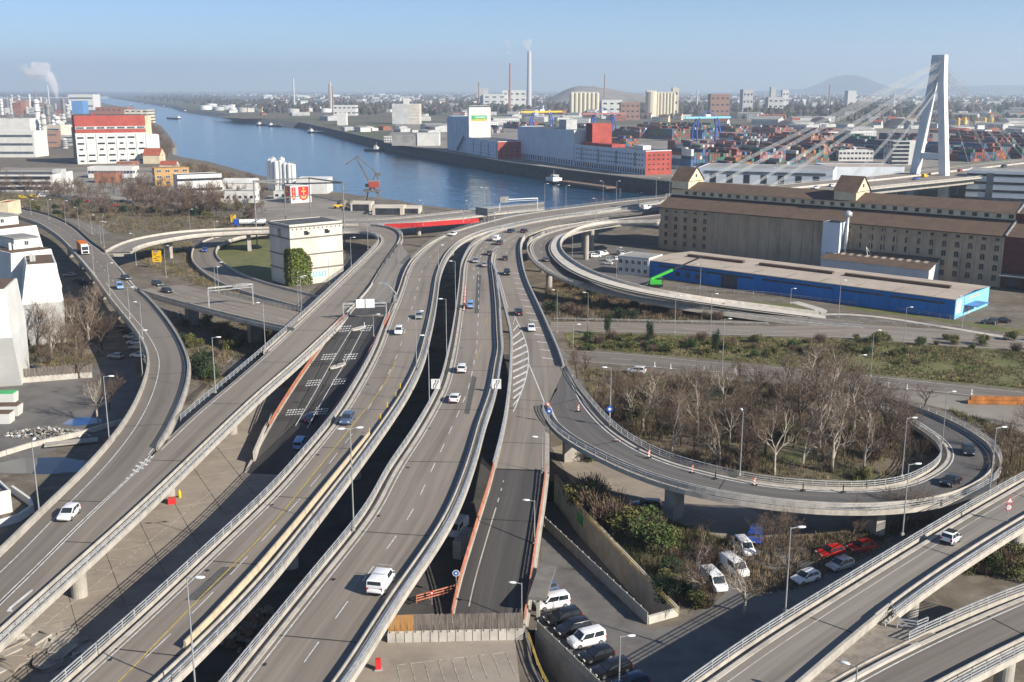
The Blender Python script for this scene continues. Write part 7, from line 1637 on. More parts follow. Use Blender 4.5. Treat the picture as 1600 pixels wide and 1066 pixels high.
for k in range(420):
    a = rg.uniform(0, 6.283); r_ = rg.random() ** .6 * 1.3; p = Vector((math.cos(a) * r_ * .5, math.sin(a) * r_ * .5, 0)); d = Vector((math.cos(a) * r_ * .7, math.sin(a) * r_ * .7, rg.uniform(.9, 2.2)))
    for j in range(3):
        q = p + d / 3 + Vector((rg.gauss(0, .12), rg.gauss(0, .12), 0)); w = Vector((rg.gauss(0, 1), rg.gauss(0, 1), 0)).normalized() * .022; tb.add([p - w, p + w, q + w * .7, q - w * .7], [(0, 1, 2, 3)]); p = q
SHR[3] = tb.mesh('foliage', 'twig')
STEM = MB().tube([(0, 0, -.1), (.05, 0, .6), (0, .05, 1.2)], [.08, .06, .03], 5).mesh('stem', 'bark_dark')
def shrub(px, py, s, k, label, group=None, tall=1.0, z=0.0):
    t = empty('shrub', un(px, py, z), RNG.uniform(0, 6.28), label, 'shrub', group); t.scale = (s, s, s * tall); inst('foliage', SHR[k], t); inst('stem', STEM, t); return t
for k in range(34):
    u = RNG.random(); x = 915 + u * 135 + RNG.uniform(-15, 15); y = 800 + u * 95 + RNG.uniform(-14, 12) - 20
    shrub(x, y, RNG.uniform(.9, 1.9), RNG.choice((0, 0, 1, 3, 3)), 'olive green shrub on the slope above the underpass trough', 'shrubs above the underpass trough')
for k in range(16): shrub(RNG.uniform(1040, 1110), RNG.uniform(845, 960), RNG.uniform(.6, 1.3), RNG.choice((0, 3, 3, 2)), 'brown green shrub round the pale tree by the campers', 'shrubs by the campers')
for k in range(14): shrub(RNG.uniform(1500, 1600), RNG.uniform(868, 905), RNG.uniform(.9, 1.6), RNG.choice((0, 3, 1)), 'green brown shrub below the pale viaduct', 'shrubs below the pale viaduct')
for (x, y) in ((949, 525), (1015, 536), (1117, 552)):
    t = shrub(x, y, .62, 2, 'narrow ivy covered tree stump on the grassy bank', 'ivy columns on the grassy bank', 3.6)
shrub(319, 588, 2.2, 2, 'dark green rounded bush beside the rail track'); shrub(329, 594, 1.3, 1, 'small green bush next to the dark rounded bush')
for k in range(40): shrub(RNG.uniform(905, 1420), RNG.uniform(610, 750), RNG.uniform(.8, 1.8), RNG.choice((3, 3, 3, 3, 0)), 'undergrowth shrub among the bare loop trees', 'undergrowth inside the loop road')
for k in range(70):
    x = RNG.uniform(870, 1620); y = 527 + RNG.random() ** 1.4 * (14 + (x - 870) * .05); shrub(x, y + 4, RNG.uniform(.5, 1.2), RNG.choice((3, 3, 0, 0, 1)), 'low scrub bush on the grassy bank between the ground roads', 'bushes on the grassy bank')
for k in range(46):
    x = RNG.uniform(855, 1130); lo = 430 + (x - 855) * .24; shrub(x, RNG.uniform(min(lo, 494), 500), RNG.uniform(.8, 1.6), RNG.choice((3, 3, 3, 2)), 'brown bush on the scrub below the curving ramp', 'bushes below the curving ramp')
for k in range(60): shrub(RNG.uniform(-10, 400), RNG.uniform(322, 350), RNG.uniform(.9, 1.9), RNG.choice((3, 3, 2, 0)), 'brown bush in the river street scrub', 'bushes of the river street')
for k in range(24): shrub(RNG.uniform(250, 420), RNG.uniform(500, 560), RNG.uniform(.8, 1.5), RNG.choice((3, 2, 0)), 'dark bush under the branch viaduct', 'bushes under the branch viaduct')
def scatter(name, px, n, h0, h1, mats, label, z=0.0, blades=7, w=.05, lean=.5, seed=0):
    rg = random.Random(seed); poly = [tuple(q) for q in pxs(px, z)]; xs = [q[0] for q in poly]; ys = [q[1] for q in poly]; mb = MB(); c = 0; tries = 0
    while c < n and tries < n * 30:
        tries += 1; x, y = rg.uniform(min(xs), max(xs)), rg.uniform(min(ys), max(ys))
        if not in_poly(x, y, poly): continue
        if noise.noise((x * .09, y * .09, seed)) < rg.uniform(-.55, .25): continue
        c += 1; mi = int(max(0, min(.999, .5 + .8 * noise.noise((x * .12, y * .12, seed + 9)) + rg.gauss(0, .2))) * len(mats)); h = rg.uniform(h0, h1)
        for b in range(blades):
            a = rg.uniform(0, 6.283); r_ = rg.random() * .35; bx, by = x + math.cos(a) * r_, y + math.sin(a) * r_; hh = h * rg.uniform(.5, 1); l = lean * hh
            ww = w * rg.uniform(.6, 1.4); a2 = rg.uniform(0, 6.283)
            mb.v += [(bx - ww * math.cos(a2), by - ww * math.sin(a2), z), (bx + ww * math.cos(a2), by + ww * math.sin(a2), z), (bx + math.cos(a) * l * rg.random(), by + math.sin(a) * l * rg.random(), z + hh)]
            k = len(mb.v); mb.f.append((k - 3, k - 2, k - 1)); mb.m.append(mi)
    return mb.build(name, mats, None, label=label, kind='stuff', cat=None)
scatter('undergrowth', [(905, 575), (1330, 610), (1440, 655), (1470, 700), (1430, 745), (1200, 752), (1000, 705), (930, 650)], 5200, .5, 1.9, ['brown_stem', 'dry_grass', 'brown_stem', 'olive_blade'], 'brown undergrowth filling the loop road', seed=1, w=.045)
scatter('scrub', [(860, 428), (950, 465), (1100, 492), (1150, 499), (1000, 502), (866, 501), (850, 470)], 3600, .6, 2.0, ['brown_stem', 'dry_grass', 'brown_stem'], 'brown scrub below the curving ramp', seed=2)
scatter('bank_grass', [(882, 522), (1200, 528), (1352, 532), (1450, 541), (1620, 551), (1640, 611), (1453, 593), (1200, 569), (890, 543)], 9000, .25, .9, ['green_blade', 'dry_grass', 'olive_blade', 'dry_grass', 'green_blade'], 'rough grass on the bank between the ground roads', seed=3, w=.07)
scatter('scrub', [(-60, 320), (0, 303), (200, 318), (300, 332), (400, 347), (405, 358), (280, 362), (180, 364), (120, 345), (60, 330)], 4200, .6, 2.0, ['brown_stem', 'dry_grass', 'brown_stem', 'olive_blade'], 'brown scrub between river street and offices', seed=4, w=.07)
scatter('scrub', [(205, 395), (260, 380), (300, 378), (300, 420), (330, 440), (400, 470), (330, 452), (240, 425)], 2200, .4, 1.4, ['brown_stem', 'olive_blade', 'dry_grass'], 'scrub slope between branch viaduct and lower loop', seed=5)
scatter('scrub', [(860, 765), (910, 790), (1060, 950), (1110, 930), (1150, 850), (1010, 805), (920, 775)], 2600, .4, 1.3, ['olive_blade', 'brown_stem', 'green_blade'], 'rough scrub above the underpass wall', seed=6)
scatter('scrub', [(5, 500), (60, 470), (150, 470), (170, 520), (140, 585), (0, 575)], 2400, .4, 1.5, ['brown_stem', 'olive_blade', 'dry_grass'], 'scrub under the trees beside the apartments', seed=7)
scatter('scrub', [(300, 500), (420, 510), (500, 500), (440, 560), (330, 620), (280, 560)], 2200, .4, 1.2, ['brown_stem', 'olive_blade', 'dry_grass'], 'scrub beside the old rail track', seed=8)
scatter('scrub', [(1480, 640), (1640, 690), (1640, 800), (1570, 760), (1560, 690)], 1500, .4, 1.5, ['brown_stem', 'dry_grass', 'olive_blade'], 'scrub outside the loop bend', seed=9)
scatter('scrub', [(1160, 850), (1350, 830), (1480, 800), (1400, 850), (1250, 920), (1170, 930)], 1500, .4, 1.3, ['brown_stem', 'dry_grass'], 'scrub around the red cars', seed=10)
scatter('hedge', [(0, 440), (32, 445), (40, 560), (8, 575)], 900, 4, 10, ['brown_stem', 'twig'], 'tall bare hedge against the white slanting wall', seed=12, blades=10, w=.06, lean=.15)
scatter('bank_scrub', [(262, 252), (330, 262), (400, 284), (400, 292), (320, 270), (262, 262)], 1200, 1, 3.0, ['brown_stem', 'dry_grass'], 'brown scrub on the river bank', seed=13, w=.12)

# retaining wall at the foot of the descending ramp, parked van, tram track
wall_px([(428, 663), (413, 690), (398, 726)], 0, 2.4, .4, 'retaining_wall', 'concrete_pale', 'curved concrete wall at the foot of the descending ramp')
park(714, 832, 250, 'van', 'white', 'white van parked in the shade between carriageway and dark ramp', name='panel_van', cat='van')
t = empty('site_crate', un(723, 862, 0), math.radians(75), 'long grey grid crate beside the orange ramp railing', 'crate'); MB().box((0, 0, 1.3), (5.2, 1.2, 2.6)).build('body', 'galv', t)
for k in range(5): MB().box((-2.2 + k * 1.1, 0, 1.3), (.1, 1.26, 2.66)).build('rib', 'galv_dark', t)
tp = smooth(catmull([un(x, y, 0) for x, y in ((262, 488), (285, 520), (330, 540), (400, 558), (470, 572), (560, 584))], 2.0), 3); tt = empty('tram_track', tp[0], 0, 'curved tram track in scrub below the branch viaduct', 'track'); pth = []
for i, q in enumerate(tp):
    d = tp[min(i + 1, len(tp) - 1)] - tp[max(i - 1, 0)]; pth.append((q - tp[0], Vector((-d.y, d.x, 0)).normalized()))
for off in (-3.4, -1.96, 1.96, 3.4): mb = MB(); mb.sweep(pth, [(off - .06, .02), (off + .06, .02), (off + .06, .2), (off - .06, .2)]); mb.build('rail', 'galv_dark', tt)
SLP = MB().box((0, 0, .05), (2.4, .25, .12)).mesh('sleeper', 'concrete_dark')
for q, n in pth[::1]:
    for off in (-2.68, 2.68): inst('sleeper', SLP, tt, q + n * off, math.atan2(n.y, n.x))
# ------------------------------------------------------------------ harbour and far plain
RNG = random.Random(21)
CCOL = dict(rust=(.21, .06, .045), blue=(.06, .12, .23), green=(.05, .15, .10), grey=(.30, .30, .29), orange=(.34, .14, .06), white=(.48, .48, .46), navy=(.03, .045, .085), brown=(.14, .07, .05), pink=(.32, .14, .13))
for n_, c_ in CCOL.items(): mat('container_' + n_, c_, .7, .12, .3, coords='obj')
cm = MB(); cm.box((0, 0, 1.3), (12.2, 2.44, 2.55))
for k in range(9): cm.box((-5.4 + k * 1.35, 0, 1.3), (.25, 2.52, 2.3))
CMESH = {n_: cm.mesh('container_' + n_, 'container_' + n_) for n_ in CCOL}
names = list(CCOL); wts = [9, 6, 5, 4, 3, 3, 7, 9, 4]
count = 0; rest = {n_: MB() for n_ in CCOL}; qdir = math.atan2(*(lambda v: (v.y, v.x))(un(942, 293, ZB) - un(800, 272, ZB)))
def stack(px, py, nx, ny, tiers, rz, pal=None):
    """nx containers end to end, ny side by side"""
    global count
    P = un(px, py, ZB); c, s = math.cos(rz), math.sin(rz)
    for i in range(nx):
        for j in range(ny):
            t = max(1, tiers + RNG.choice((-1, 0, 0, 0, 1)))
            for k in range(t):
                n_ = RNG.choices(names, wts)[0] if not pal or RNG.random() < .35 else RNG.choice(pal)
                x, y = i * 12.7, j * 2.75; q = Vector((P.x + c * x - s * y, P.y + s * x + c * y, ZB + .04 + k * 2.62))
                if count < 300 and (j <= 1 or k == t - 1) and q.y < 1250:
                    inst('shipping_container', CMESH[n_], None, q, rz, label='%s shipping container stacked in the harbour terminal' % {'rust': 'rust red', 'navy': 'dark navy'}.get(n_, n_), cat='container', group='stacked %s containers' % n_); count += 1
                else:
                    mb = rest[n_]; mb.box(q + Vector((0, 0, 1.28)), (12.2, 2.44, 2.55), rz)
R0 = qdir; 
for (px, py, nx, ny, tr, pal) in ((1043, 262, 3, 6, 5, ('blue', 'white', 'navy')), (1072, 258, 3, 8, 4, ('green', 'brown')), (1110, 255, 3, 8, 4, ('pink', 'rust', 'brown')), (1165, 256, 2, 10, 4, ('pink', 'grey', 'blue')), (1205, 252, 3, 10, 4, ('green', 'brown', 'orange')), (1260, 250, 2, 10, 4, ('green', 'orange')), (1300, 248, 2, 10, 3, None), (1085, 264, 2, 5, 2, ('orange', 'rust')), (1130, 262, 2, 6, 2, ('orange', 'green')), (1185, 262, 2, 8, 2, ('brown', 'green')),
    (962, 214, 5, 10, 4, None), (1010, 216, 5, 10, 5, ('green', 'rust')), (1065, 215, 4, 10, 4, ('navy', 'blue')), (1130, 222, 4, 12, 3, ('navy', 'grey', 'white')), (1180, 222, 4, 12, 3, ('brown', 'rust')), (1225, 225, 4, 12, 4, ('navy', 'orange')), (1000, 205, 5, 10, 4, ('green', 'orange')), (1060, 205, 5, 10, 4, ('rust', 'green')), (1120, 205, 4, 12, 3, None), (1180, 207, 4, 12, 3, ('brown', 'pink')), (1250, 212, 4, 10, 3, ('rust',)),
    (1470, 250, 3, 12, 3, ('rust', 'navy')), (1510, 246, 3, 12, 4, ('blue', 'rust', 'orange')), (1550, 246, 3, 12, 4, ('green', 'navy', 'rust')), (1590, 246, 3, 12, 4, None), (1480, 232, 5, 12, 4, ('rust', 'brown')), (1550, 230, 6, 12, 4, ('navy', 'rust')), (1610, 232, 5, 10, 4, None), (1330, 228, 5, 10, 3, ('navy', 'green')), (905, 212, 4, 8, 3, None), (790, 200, 6, 8, 3, None), (740, 206, 5, 8, 3, ('navy', 'grey')), (690, 200, 5, 6, 2, None), (1270, 236, 3, 10, 3, ('navy', 'brown')), (1340, 246, 3, 8, 3, ('rust', 'navy')), (1290, 222, 4, 12, 3, ('brown', 'green')), (1380, 222, 4, 12, 3, ('rust', 'navy')), (1430, 238, 3, 12, 3, ('brown', 'blue')), (1100, 236, 4, 10, 3, ('pink', 'navy')), (1150, 238, 4, 10, 3, ('brown', 'grey')), (1050, 236, 4, 8, 3, ('rust', 'white')), (1200, 238, 4, 10, 3, ('navy', 'rust')), (870, 216, 5, 8, 3, ('navy', 'rust')), (830, 204, 6, 8, 3, ('brown', 'green')), (890, 204, 6, 8, 3, None), (945, 226, 4, 6, 3, ('navy', 'orange')), (1600, 218, 6, 10, 3, ('rust',)), (1500, 218, 6, 10, 3, ('navy', 'rust'))):
    stack(px, py, nx, ny, tr, R0 + RNG.choice((0, 0, math.pi / 2)) * 0, pal)
for n_, mb in rest.items():
    if mb.v: mb.build('container_stacks', 'container_' + n_, None, label='mass of %s containers deeper in the terminal' % n_, kind='stuff')
# blue gantry cranes
mat('crane_blue', (.02, .07, .35), .5, .08)
def gantry_crane(px, py, pt, label, beam='lamp_white', span=34, bcol='crane_blue'):
    P = un(px, py, ZB); h = (zat(P, pt) - ZB); t = empty('gantry_crane', P, R0 + math.pi / 2, label, 'gantry crane', 'blue container gantry cranes')
    for x in (0, span):
        for y in (-5, 5): MB().bar((x, y, 0), (x, y * .75, h * .55), 1.3, 1.5).bar((x, y * .75, h * .55), (x + (4 if x == 0 else -4), y * .5, h), 1.3, 1.5).build('leg', 'crane_blue', t)
        MB().bar((x, -5, 1.5), (x, 5, 1.5), 1.2).build('bogie', 'crane_blue', t)
    for y in (-2.4, 2.4): MB().bar((-16, y, h), (span + 16, y, h), 1.2, 2.2).build('girder', bcol, t)
    MB().box((span * .5, 0, h + 2), (7, 5, 3)).build('trolley', beam, t); MB().bar((span * .1, 0, h + 1), (span * .5, 0, h + 8), .6).bar((span * .9, 0, h + 1), (span * .5, 0, h + 8), .6).build('mast', 'crane_blue', t)
gantry_crane(830, 207, 175, 'blue gantry crane with yellow girder behind the storage shed', bcol='yellow_sign'); gantry_crane(925, 214, 178, 'blue gantry crane with pale red girder beside the red tower', bcol='container_pink'); gantry_crane(1085, 222, 184, 'blue gantry crane with pale girder over the container rows', bcol='wall_sky')
# far plant, silos, chimneys
def chim(px, Y, top, r, name, mt, label, base=ZB):
    q = at_y(px, top, Y); t = MB(); t.lathe([(r * 1.4, 0), (r, q.z - base)], n=14); o = t.build(name, mt, None, label=label, cat='chimney', smooth=False); o.location = (q.x, Y, base); return q
mat('chim_grey', (.50, .50, .50), .8, .06); mat('chim_brown', (.30, .2, .17), .8, .06)
c1 = chim(827, 3600, 80, 6.0, 'chimney', 'chim_grey', 'tall pale power station chimney with a steam plume'); c2 = chim(797, 3500, 99, 2.8, 'chimney', 'chim_brown', 'thin brown chimney next to the tall pale one')
for i, (x, t_) in enumerate(((514, 132), (516, 128), (519, 135), (458, 122), (748, 128), (1090, 140), (1297, 132), (1398, 145), (945, 116), (74, 133), (55, 140))): chim(x, 3000 + 90 * i, t_, 2.0, 'chimney', 'chim_grey' if i % 2 else 'chim_brown', ('thin stack of the far refinery', 'tallest stack of the far refinery', 'third stack of the far refinery', 'lone lattice mast above the tank farm', 'short stack beside the far power station', 'stack behind the cream silos', 'white stack among the stay cables', 'stack near the bridge tower', 'mast on the landfill mound', 'pale stack within the plant steam', 'slim stack at the left chemical plant'.replace('left ', ''))[i])
def far_blk(px0, px1, pb, pt, Y, D, wall, label, name='industrial_building', cat='building', cols=0, group=None):
    A = at_y(px0, pb, Y); B = at_y(px1, pb, Y); T = at_y(px0, pt, Y); A.z = B.z = ZB
    o = bld(name, A, B, D, T.z, wall, 'roof_grey', label, cat, .0, group=group)
    if cols: wins(o.t, 'front', o.W, D, lin(o.W / cols * .5, o.W * (1 - .5 / cols), cols), lin(o.H * .2, o.H * .8, 3), o.W / cols * .5, o.H * .08)
    return o
def silo_row(px0, px1, pb, pt, Y, n, mt, label):
    A = at_y(px0, pb, Y); B = at_y(px1, pb, Y); t = empty('grain_silo', (A.x, Y, ZB), 0, label, 'silo'); w = (B.x - A.x) / n; h = at_y(px0, pt, Y).z - ZB
    for k in range(n): mb = MB(); mb.lathe([(w * .5, 0), (w * .5, h), (w * .44, h + 1)], (w * (k + .5), 0, 0), 14); mb.build('silo_body', mt, t)
    MB().box((w * n / 2, w * .2, h + 2), (w * n * .9, w * .5, 4)).build('head_house', 'wall_grey', t)
    return t
mat('silo_cream', (.60, .54, .40), .8, .06); mat('hazy_brick', (.30, .18, .13), .9, .1)
silo_row(890, 936, 170, 146, 2600, 7, 'silo_cream', 'row of cream grain silos before the landfill mound'); silo_row(1025, 1055, 172, 146, 2400, 6, 'silo_cream', 'slim cream silos beside the round storage silo'); silo_row(1008, 1026, 170, 144, 2400, 1, 'silo_cream', 'fat round cream storage silo')
far_blk(1050, 1060, 172, 137, 2400, 20, 'wall_pale', 'slim cream elevator tower beside the silos', cols=1); far_blk(1110, 1140, 168, 147, 2600, 40, 'hazy_brick', 'brown brick mill block in the far harbour', cols=4); far_blk(940, 972, 170, 156, 2300, 30, 'wall_white', 'white works beside the cream silos', cols=3); far_blk(970, 1000, 172, 160, 2200, 30, 'hazy_brick', 'brick works with saw roof beside the cream silos', cols=4)
far_blk(785, 822, 158, 141, 3500, 60, 'wall_white', 'white power station hall at the chimneys', cols=4); far_blk(745, 762, 158, 138, 3500, 60, 'wall_grey', 'grey boiler house of the power station'); far_blk(755, 790, 158, 147, 3450, 60, 'wall_white', 'pale turbine hall of the power station', cols=3)
far_blk(1160, 1176, 172, 140, 2800, 40, 'wall_grey', 'pale tower block far beyond the terminal', cols=3); far_blk(1325, 1338, 150, 142, 3600, 40, 'wall_white', 'white block on the horizon between the cables'); far_blk(1204, 1212, 155, 136, 3600, 20, 'wall_grey', 'grey slab tower on the horizon'); far_blk(1222, 1232, 158, 141, 3300, 20, 'wall_white', 'white high rise on the horizon', cols=2); far_blk(1200, 1224, 166, 152, 2600, 30, 'wall_grey', 'grey works with light front far beyond the terminal', cols=3)
# arched red hangars
for (x0, x1, pb, pt, Y, lb) in ((1264, 1297, 195, 185, 1900, 'red arched hangar between the outer stay cables'), (1384, 1424, 199, 187, 1750, 'large red arched hangar beside the bridge tower'), (1215, 1238, 193, 188, 1850, 'small red arched hangar beyond the terminal')):
    A, B = at_y(x0, pb, Y), at_y(x1, pb, Y); w = (B.x - A.x); t = empty('hangar', (A.x, Y, ZB), -.25, lb, 'hangar'); mb = MB(); vs = []; h = w * .36
    for k in range(13): a = math.pi * k / 12; vs += [(w / 2 - math.cos(a) * w / 2, 0, math.sin(a) * h), (w / 2 - math.cos(a) * w / 2, w * 1.0, math.sin(a) * h)]
    mb.add(vs, [(2 * k, 2 * k + 1, 2 * k + 3, 2 * k + 2) for k in range(12)]); mb.build('roof', 'roof_red', t); mb = MB(); mb.add(vs[0::2], [tuple(range(13))]); mb.build('front_wall', 'roof_dark', t)
# yellow silos at the right edge
for k, (x, pt) in enumerate(((1497, 186), (1507, 185), (1538, 185), (1549, 186))): q = un(x, 197, ZB); MB().lathe([(2.8, 0), (2.8, zat(q, pt) - ZB), (1, zat(q, pt) - ZB + 2)], n=12).build('yellow_silo', 'yellow_sign', None, label='yellow storage silo beyond the container rows', cat='silo', group='yellow silos').location = q
# tank farms
TANK = MB().lathe([(1, 0), (1, .6), (.98, .62), (0.05, .72)], n=20).mesh('storage_tank', 'tank_white'); TANKG = MB().lathe([(1, 0), (1, .6), (.98, .62), (0.05, .68)], n=20).mesh('storage_tank_grey', 'wall_grey')
for k in range(34):
    x = RNG.uniform(320, 520) if k < 20 else RNG.uniform(400, 640); y = RNG.uniform(168, 178) if k < 20 else RNG.uniform(152, 156); r_ = RNG.uniform(12, 20) * (1 if k < 20 else 2.2)
    inst('storage_tank', TANK if RNG.random() < .65 else TANKG, None, un(x, y, ZB), 0, (r_, r_, r_), label='round storage tank of the far bank tank farm', cat='tank', group='storage tanks')
# chemical plant at the left bank
rgp = random.Random(4)
for k in range(150):
    x = rgp.uniform(-20, 112); y = rgp.uniform(168, 232) if x > 58 else rgp.uniform(160, 180); q = un(x, y, 0); h = rgp.uniform(6, 26) if k > 70 else rgp.uniform(10, 34); w = rgp.uniform(6, 18) if k > 70 else rgp.uniform(10, 34)
    if rgp.random() < .3:
        t = empty('process_column', q, 0, 'steel process column of the riverside chemical plant', 'process column', 'process columns of the chemical plant'); r_ = rgp.uniform(2, 4.5); hh = h * 1.5; MB().lathe([(r_, 0), (r_, hh), (r_ * .4, hh + r_ * .6)], n=12).build('column', rgp.choice(['silo_white', 'wall_grey', 'galv_dark']), t)
        for z in lin(hh * .25, hh * .92, 4): MB().lathe([(r_ * 1.35, z), (r_ * 1.35, z + .7)], n=12).build('platform', 'galv_dark', t)
    else:
        wm_ = rgp.choice(['wall_white', 'wall_grey', 'wall_brick', 'wall_pale', 'concrete_dark', 'hazy_brick', 'wall_grey', 'galv_dark']); o_ = bld('plant_building', q, q + Vector((w, rgp.uniform(-.2, .2) * w, 0)), rgp.uniform(12, 30), h * (.7 if x > 58 else 1), wm_, rgp.choice(['roof_grey', 'roof_white', 'roof_dark']), 'process building of the riverside chemical plant', 'building', .4, group='chemical plant buildings')
        for z in lin(o_.H * .3, o_.H * .8, 2): part(o_, 'window_band', 'glass_band', ((o_.W / 2, -.1, z), (o_.W * .8, .3, 1.6)))
for k in range(9):
    q = un(60 + k * 5, 182 + k * 6, 0); MB().bar((0, 0, 7), (34, 10, 7), 2.2, 1.2).box((2, .5, 3.2), (.6, .6, 6.4)).box((30, 8.7, 3.2), (.6, .6, 6.4)).build('pipe_bridge', 'galv_dark', None, label='pipe bridge between chemical plant buildings', cat='pipe bridge', group='pipe bridges').location = q
# houses and sheds of the far town: nearest ones as things
HM = []
for w, d, h, r_, wl, rf in ((14, 11, 7, 4, 'wall_white', 'roof_red'), (12, 10, 8, 4, 'wall_pale', 'roof_red'), (30, 16, 8, 0, 'wall_white', 'roof_grey'), (40, 22, 9, 0, 'wall_grey', 'roof_white'), (20, 14, 14, 0, 'wall_white', 'roof_dark'), (16, 12, 9, 5, 'wall_cream', 'roof_brown'), (50, 26, 10, 3, 'wall_grey', 'roof_grey'), (26, 16, 7, 3, 'wall_brick', 'roof_red')):
    mb = MB(); mb.box((0, 0, h / 2), (w, d, h), mi=0)
    if r_: mb.add([(-w / 2 - .4, -d / 2 - .4, h), (w / 2 + .4, -d / 2 - .4, h), (w / 2 + .4, 0, h + r_), (-w / 2 - .4, 0, h + r_), (-w / 2 - .4, d / 2 + .4, h), (w / 2 + .4, d / 2 + .4, h)], [(0, 1, 2, 3), (3, 2, 5, 4)], 1); mb.add([(-w / 2, -d / 2, h), (-w / 2, d / 2, h), (-w / 2, 0, h + r_), (w / 2, -d / 2, h), (w / 2, d / 2, h), (w / 2, 0, h + r_)], [(0, 2, 1), (3, 4, 5)], 0)
    else: mb.box((0, 0, h + .2), (w + .6, d + .6, .4), mi=1)
    for k in range(int(w / 3.5)):
        for z in range(max(1, int(h / 3.4))): mb.box((-w / 2 + 2 + k * 3.5, -d / 2 - .05, 1.8 + z * 3.2), (1.6, .15, 1.3), mi=2)
    HM.append((mb, wl, rf))
HME = [mb.mesh('house', [wl, rf, 'window_dark']) for mb, wl, rf in HM]
LBH = ('white house with red roof in the far town', 'pale house with red roof in the far town', 'long white shed in the far town', 'wide grey warehouse in the far town', 'white block of flats in the far town', 'cream house with brown roof in the far town', 'big grey hall in the far town', 'brick house with red roof in the far town')
pts = []
while len(pts) < 300:
    x = RNG.uniform(380, 1620); y = 146 + RNG.random() ** 1.1 * 52
    if x < 620 and y > 176: continue
    if 700 < x < 1240 and y > 200: continue
    if x < 1000 and y > 192: continue
    if 860 < x < 1000 and y < 152: continue
    pts.append((x, y))
for x0, x1, y0, y1, n_ in ((540, 690, 196, 224, 26), (700, 900, 180, 200, 22), (1240, 1600, 196, 214, 30), (280, 520, 172, 190, 24)):
    for i in range(n_):
        k = RNG.choice((2, 3, 6, 2, 7)); s_ = RNG.uniform(.5, 1.1); y = RNG.uniform(y0, y1); x = RNG.uniform(x0, x1)
        if x < 690 and y > 197 + (x - 470) * .105: continue
        if x < 520 and y > 171 + (x - 280) * .075: continue
        inst('harbour_shed', HME[k], None, un(x, y, ZB), R0 + RNG.choice((0, 1.57)), (s_, s_, s_ * .8), label='low ' + LBH[k].replace('the far town', 'the harbour').replace('house', 'shed'), cat='shed', group='harbour sheds: ' + LBH[k][:12])
for x, y in sorted(pts, key=lambda q: -q[1])[:230]:
    k = RNG.choice((0, 1, 2, 2, 3, 4, 5, 6, 7)); s_ = 1.0 + (1 if y < 165 else 0) * .3
    inst('house', HME[k], None, un(x, y, ZB), RNG.uniform(-.7, .2), (s_, s_, s_), label=LBH[k], cat='building', group='far town: ' + LBH[k])
town = {}
for i in range(2600):
    x = RNG.uniform(300, 1640); u = RNG.random(); y = 142.6 + u * u * 22
    if 860 < x < 1005 and y < 152: continue
    if x < 420 and y > 150: continue
    k = RNG.randrange(8); mb, wl, rf = HM[k]; q = un(x, y, ZB); a = RNG.uniform(-.8, .3); w, d, h = ((14, 11, 8), (12, 10, 9), (30, 16, 8), (40, 22, 9), (20, 14, 15), (16, 12, 10), (50, 26, 10), (26, 16, 8))[k]; s_ = RNG.uniform(1.0, 1.6)
    if wl not in town: town[wl] = MB()
    if rf not in town: town[rf] = MB()
    town[wl].box(q + Vector((0, 0, h * s_ / 2)), (w * s_, d * s_, h * s_), a); town[rf].box(q + Vector((0, 0, h * s_ + 1)), (w * s_, d * s_, 2), a)
for n_, mb in town.items(): mb.build('town_mass', n_, None, label='mass of far town buildings fading into the haze (%s)' % n_.replace('_', ' '), kind='stuff')
# far woods: clumps
mat('far_wood', (.085, .07, .05), .95, .35, .02); mat('far_wood_green', (.055, .07, .03), .95, .35, .02); fw = [MB(), MB()]
def clump(q, r_, h, mb):
    n = 6; vs = []
    for zz, rr in ((0, .7), (.45, 1.0), (.8, .65), (1.0, .12)):
        for k in range(n): a = 6.283 * k / n + zz; j = RNG.uniform(.7, 1.25); vs.append((q.x + math.cos(a) * r_ * rr * j, q.y + math.sin(a) * r_ * rr * j, q.z + h * zz * RNG.uniform(.85, 1.1)))
    mb.add(vs, [(i * n + k, i * n + (k + 1) % n, (i + 1) * n + (k + 1) % n, (i + 1) * n + k) for i in range(3) for k in range(n)])
for i in range(12000):
    x = RNG.uniform(130, 1640); u = RNG.random(); y = 142.2 + (u ** 1.6) * 50
    if x < 400 and y > 142 + (x - 130) * .14: continue
    if x < 640 and y > 166 + (x - 300) * .09: continue
    if 690 < x < 1260 and y > 186: continue
    if x < 1000 and y > 180: continue
    if 1420 < x and y > 205: continue
    if noise.noise((x * .012, y * .12, 3)) < RNG.uniform(-.35, .3): continue
    q = un(x, y, ZB); s_ = RNG.uniform(.7, 1.2) * (1 + (0.9 if q.y > 2500 else 0)); clump(q, 4.6 * s_, 10 * s_, fw[RNG.random() < .12])
for k in range(2): fw[k].build('far_woods', ('far_wood', 'far_wood_green')[k], None, label=('brown leafless woods fading into the haze', 'dark green woods fading into the haze')[k], kind='stuff')
lw = [MB()]
for i in range(900):
    x = RNG.uniform(0, 150); y = RNG.uniform(143, 152); q = un(x, y, 0); clump(q, 14, 22, lw[0])
lw[0].build('far_woods', 'far_wood', None, label='hazy woods behind the chemical plant', kind='stuff')
# fields
for k, pl in enumerate(([(330, 182), (460, 176), (640, 176), (640, 180), (480, 186), (380, 186)], [(300, 166), (420, 162), (520, 163), (350, 170)], [(700, 176), (860, 172), (900, 178), (720, 182)])): patch('field', pl, ZB, ('earth_brush', 'grass', 'earth_brush')[k], ('green strip along the far bank', 'far green meadow at the river bend', 'green belt behind the quay buildings')[k], .3)
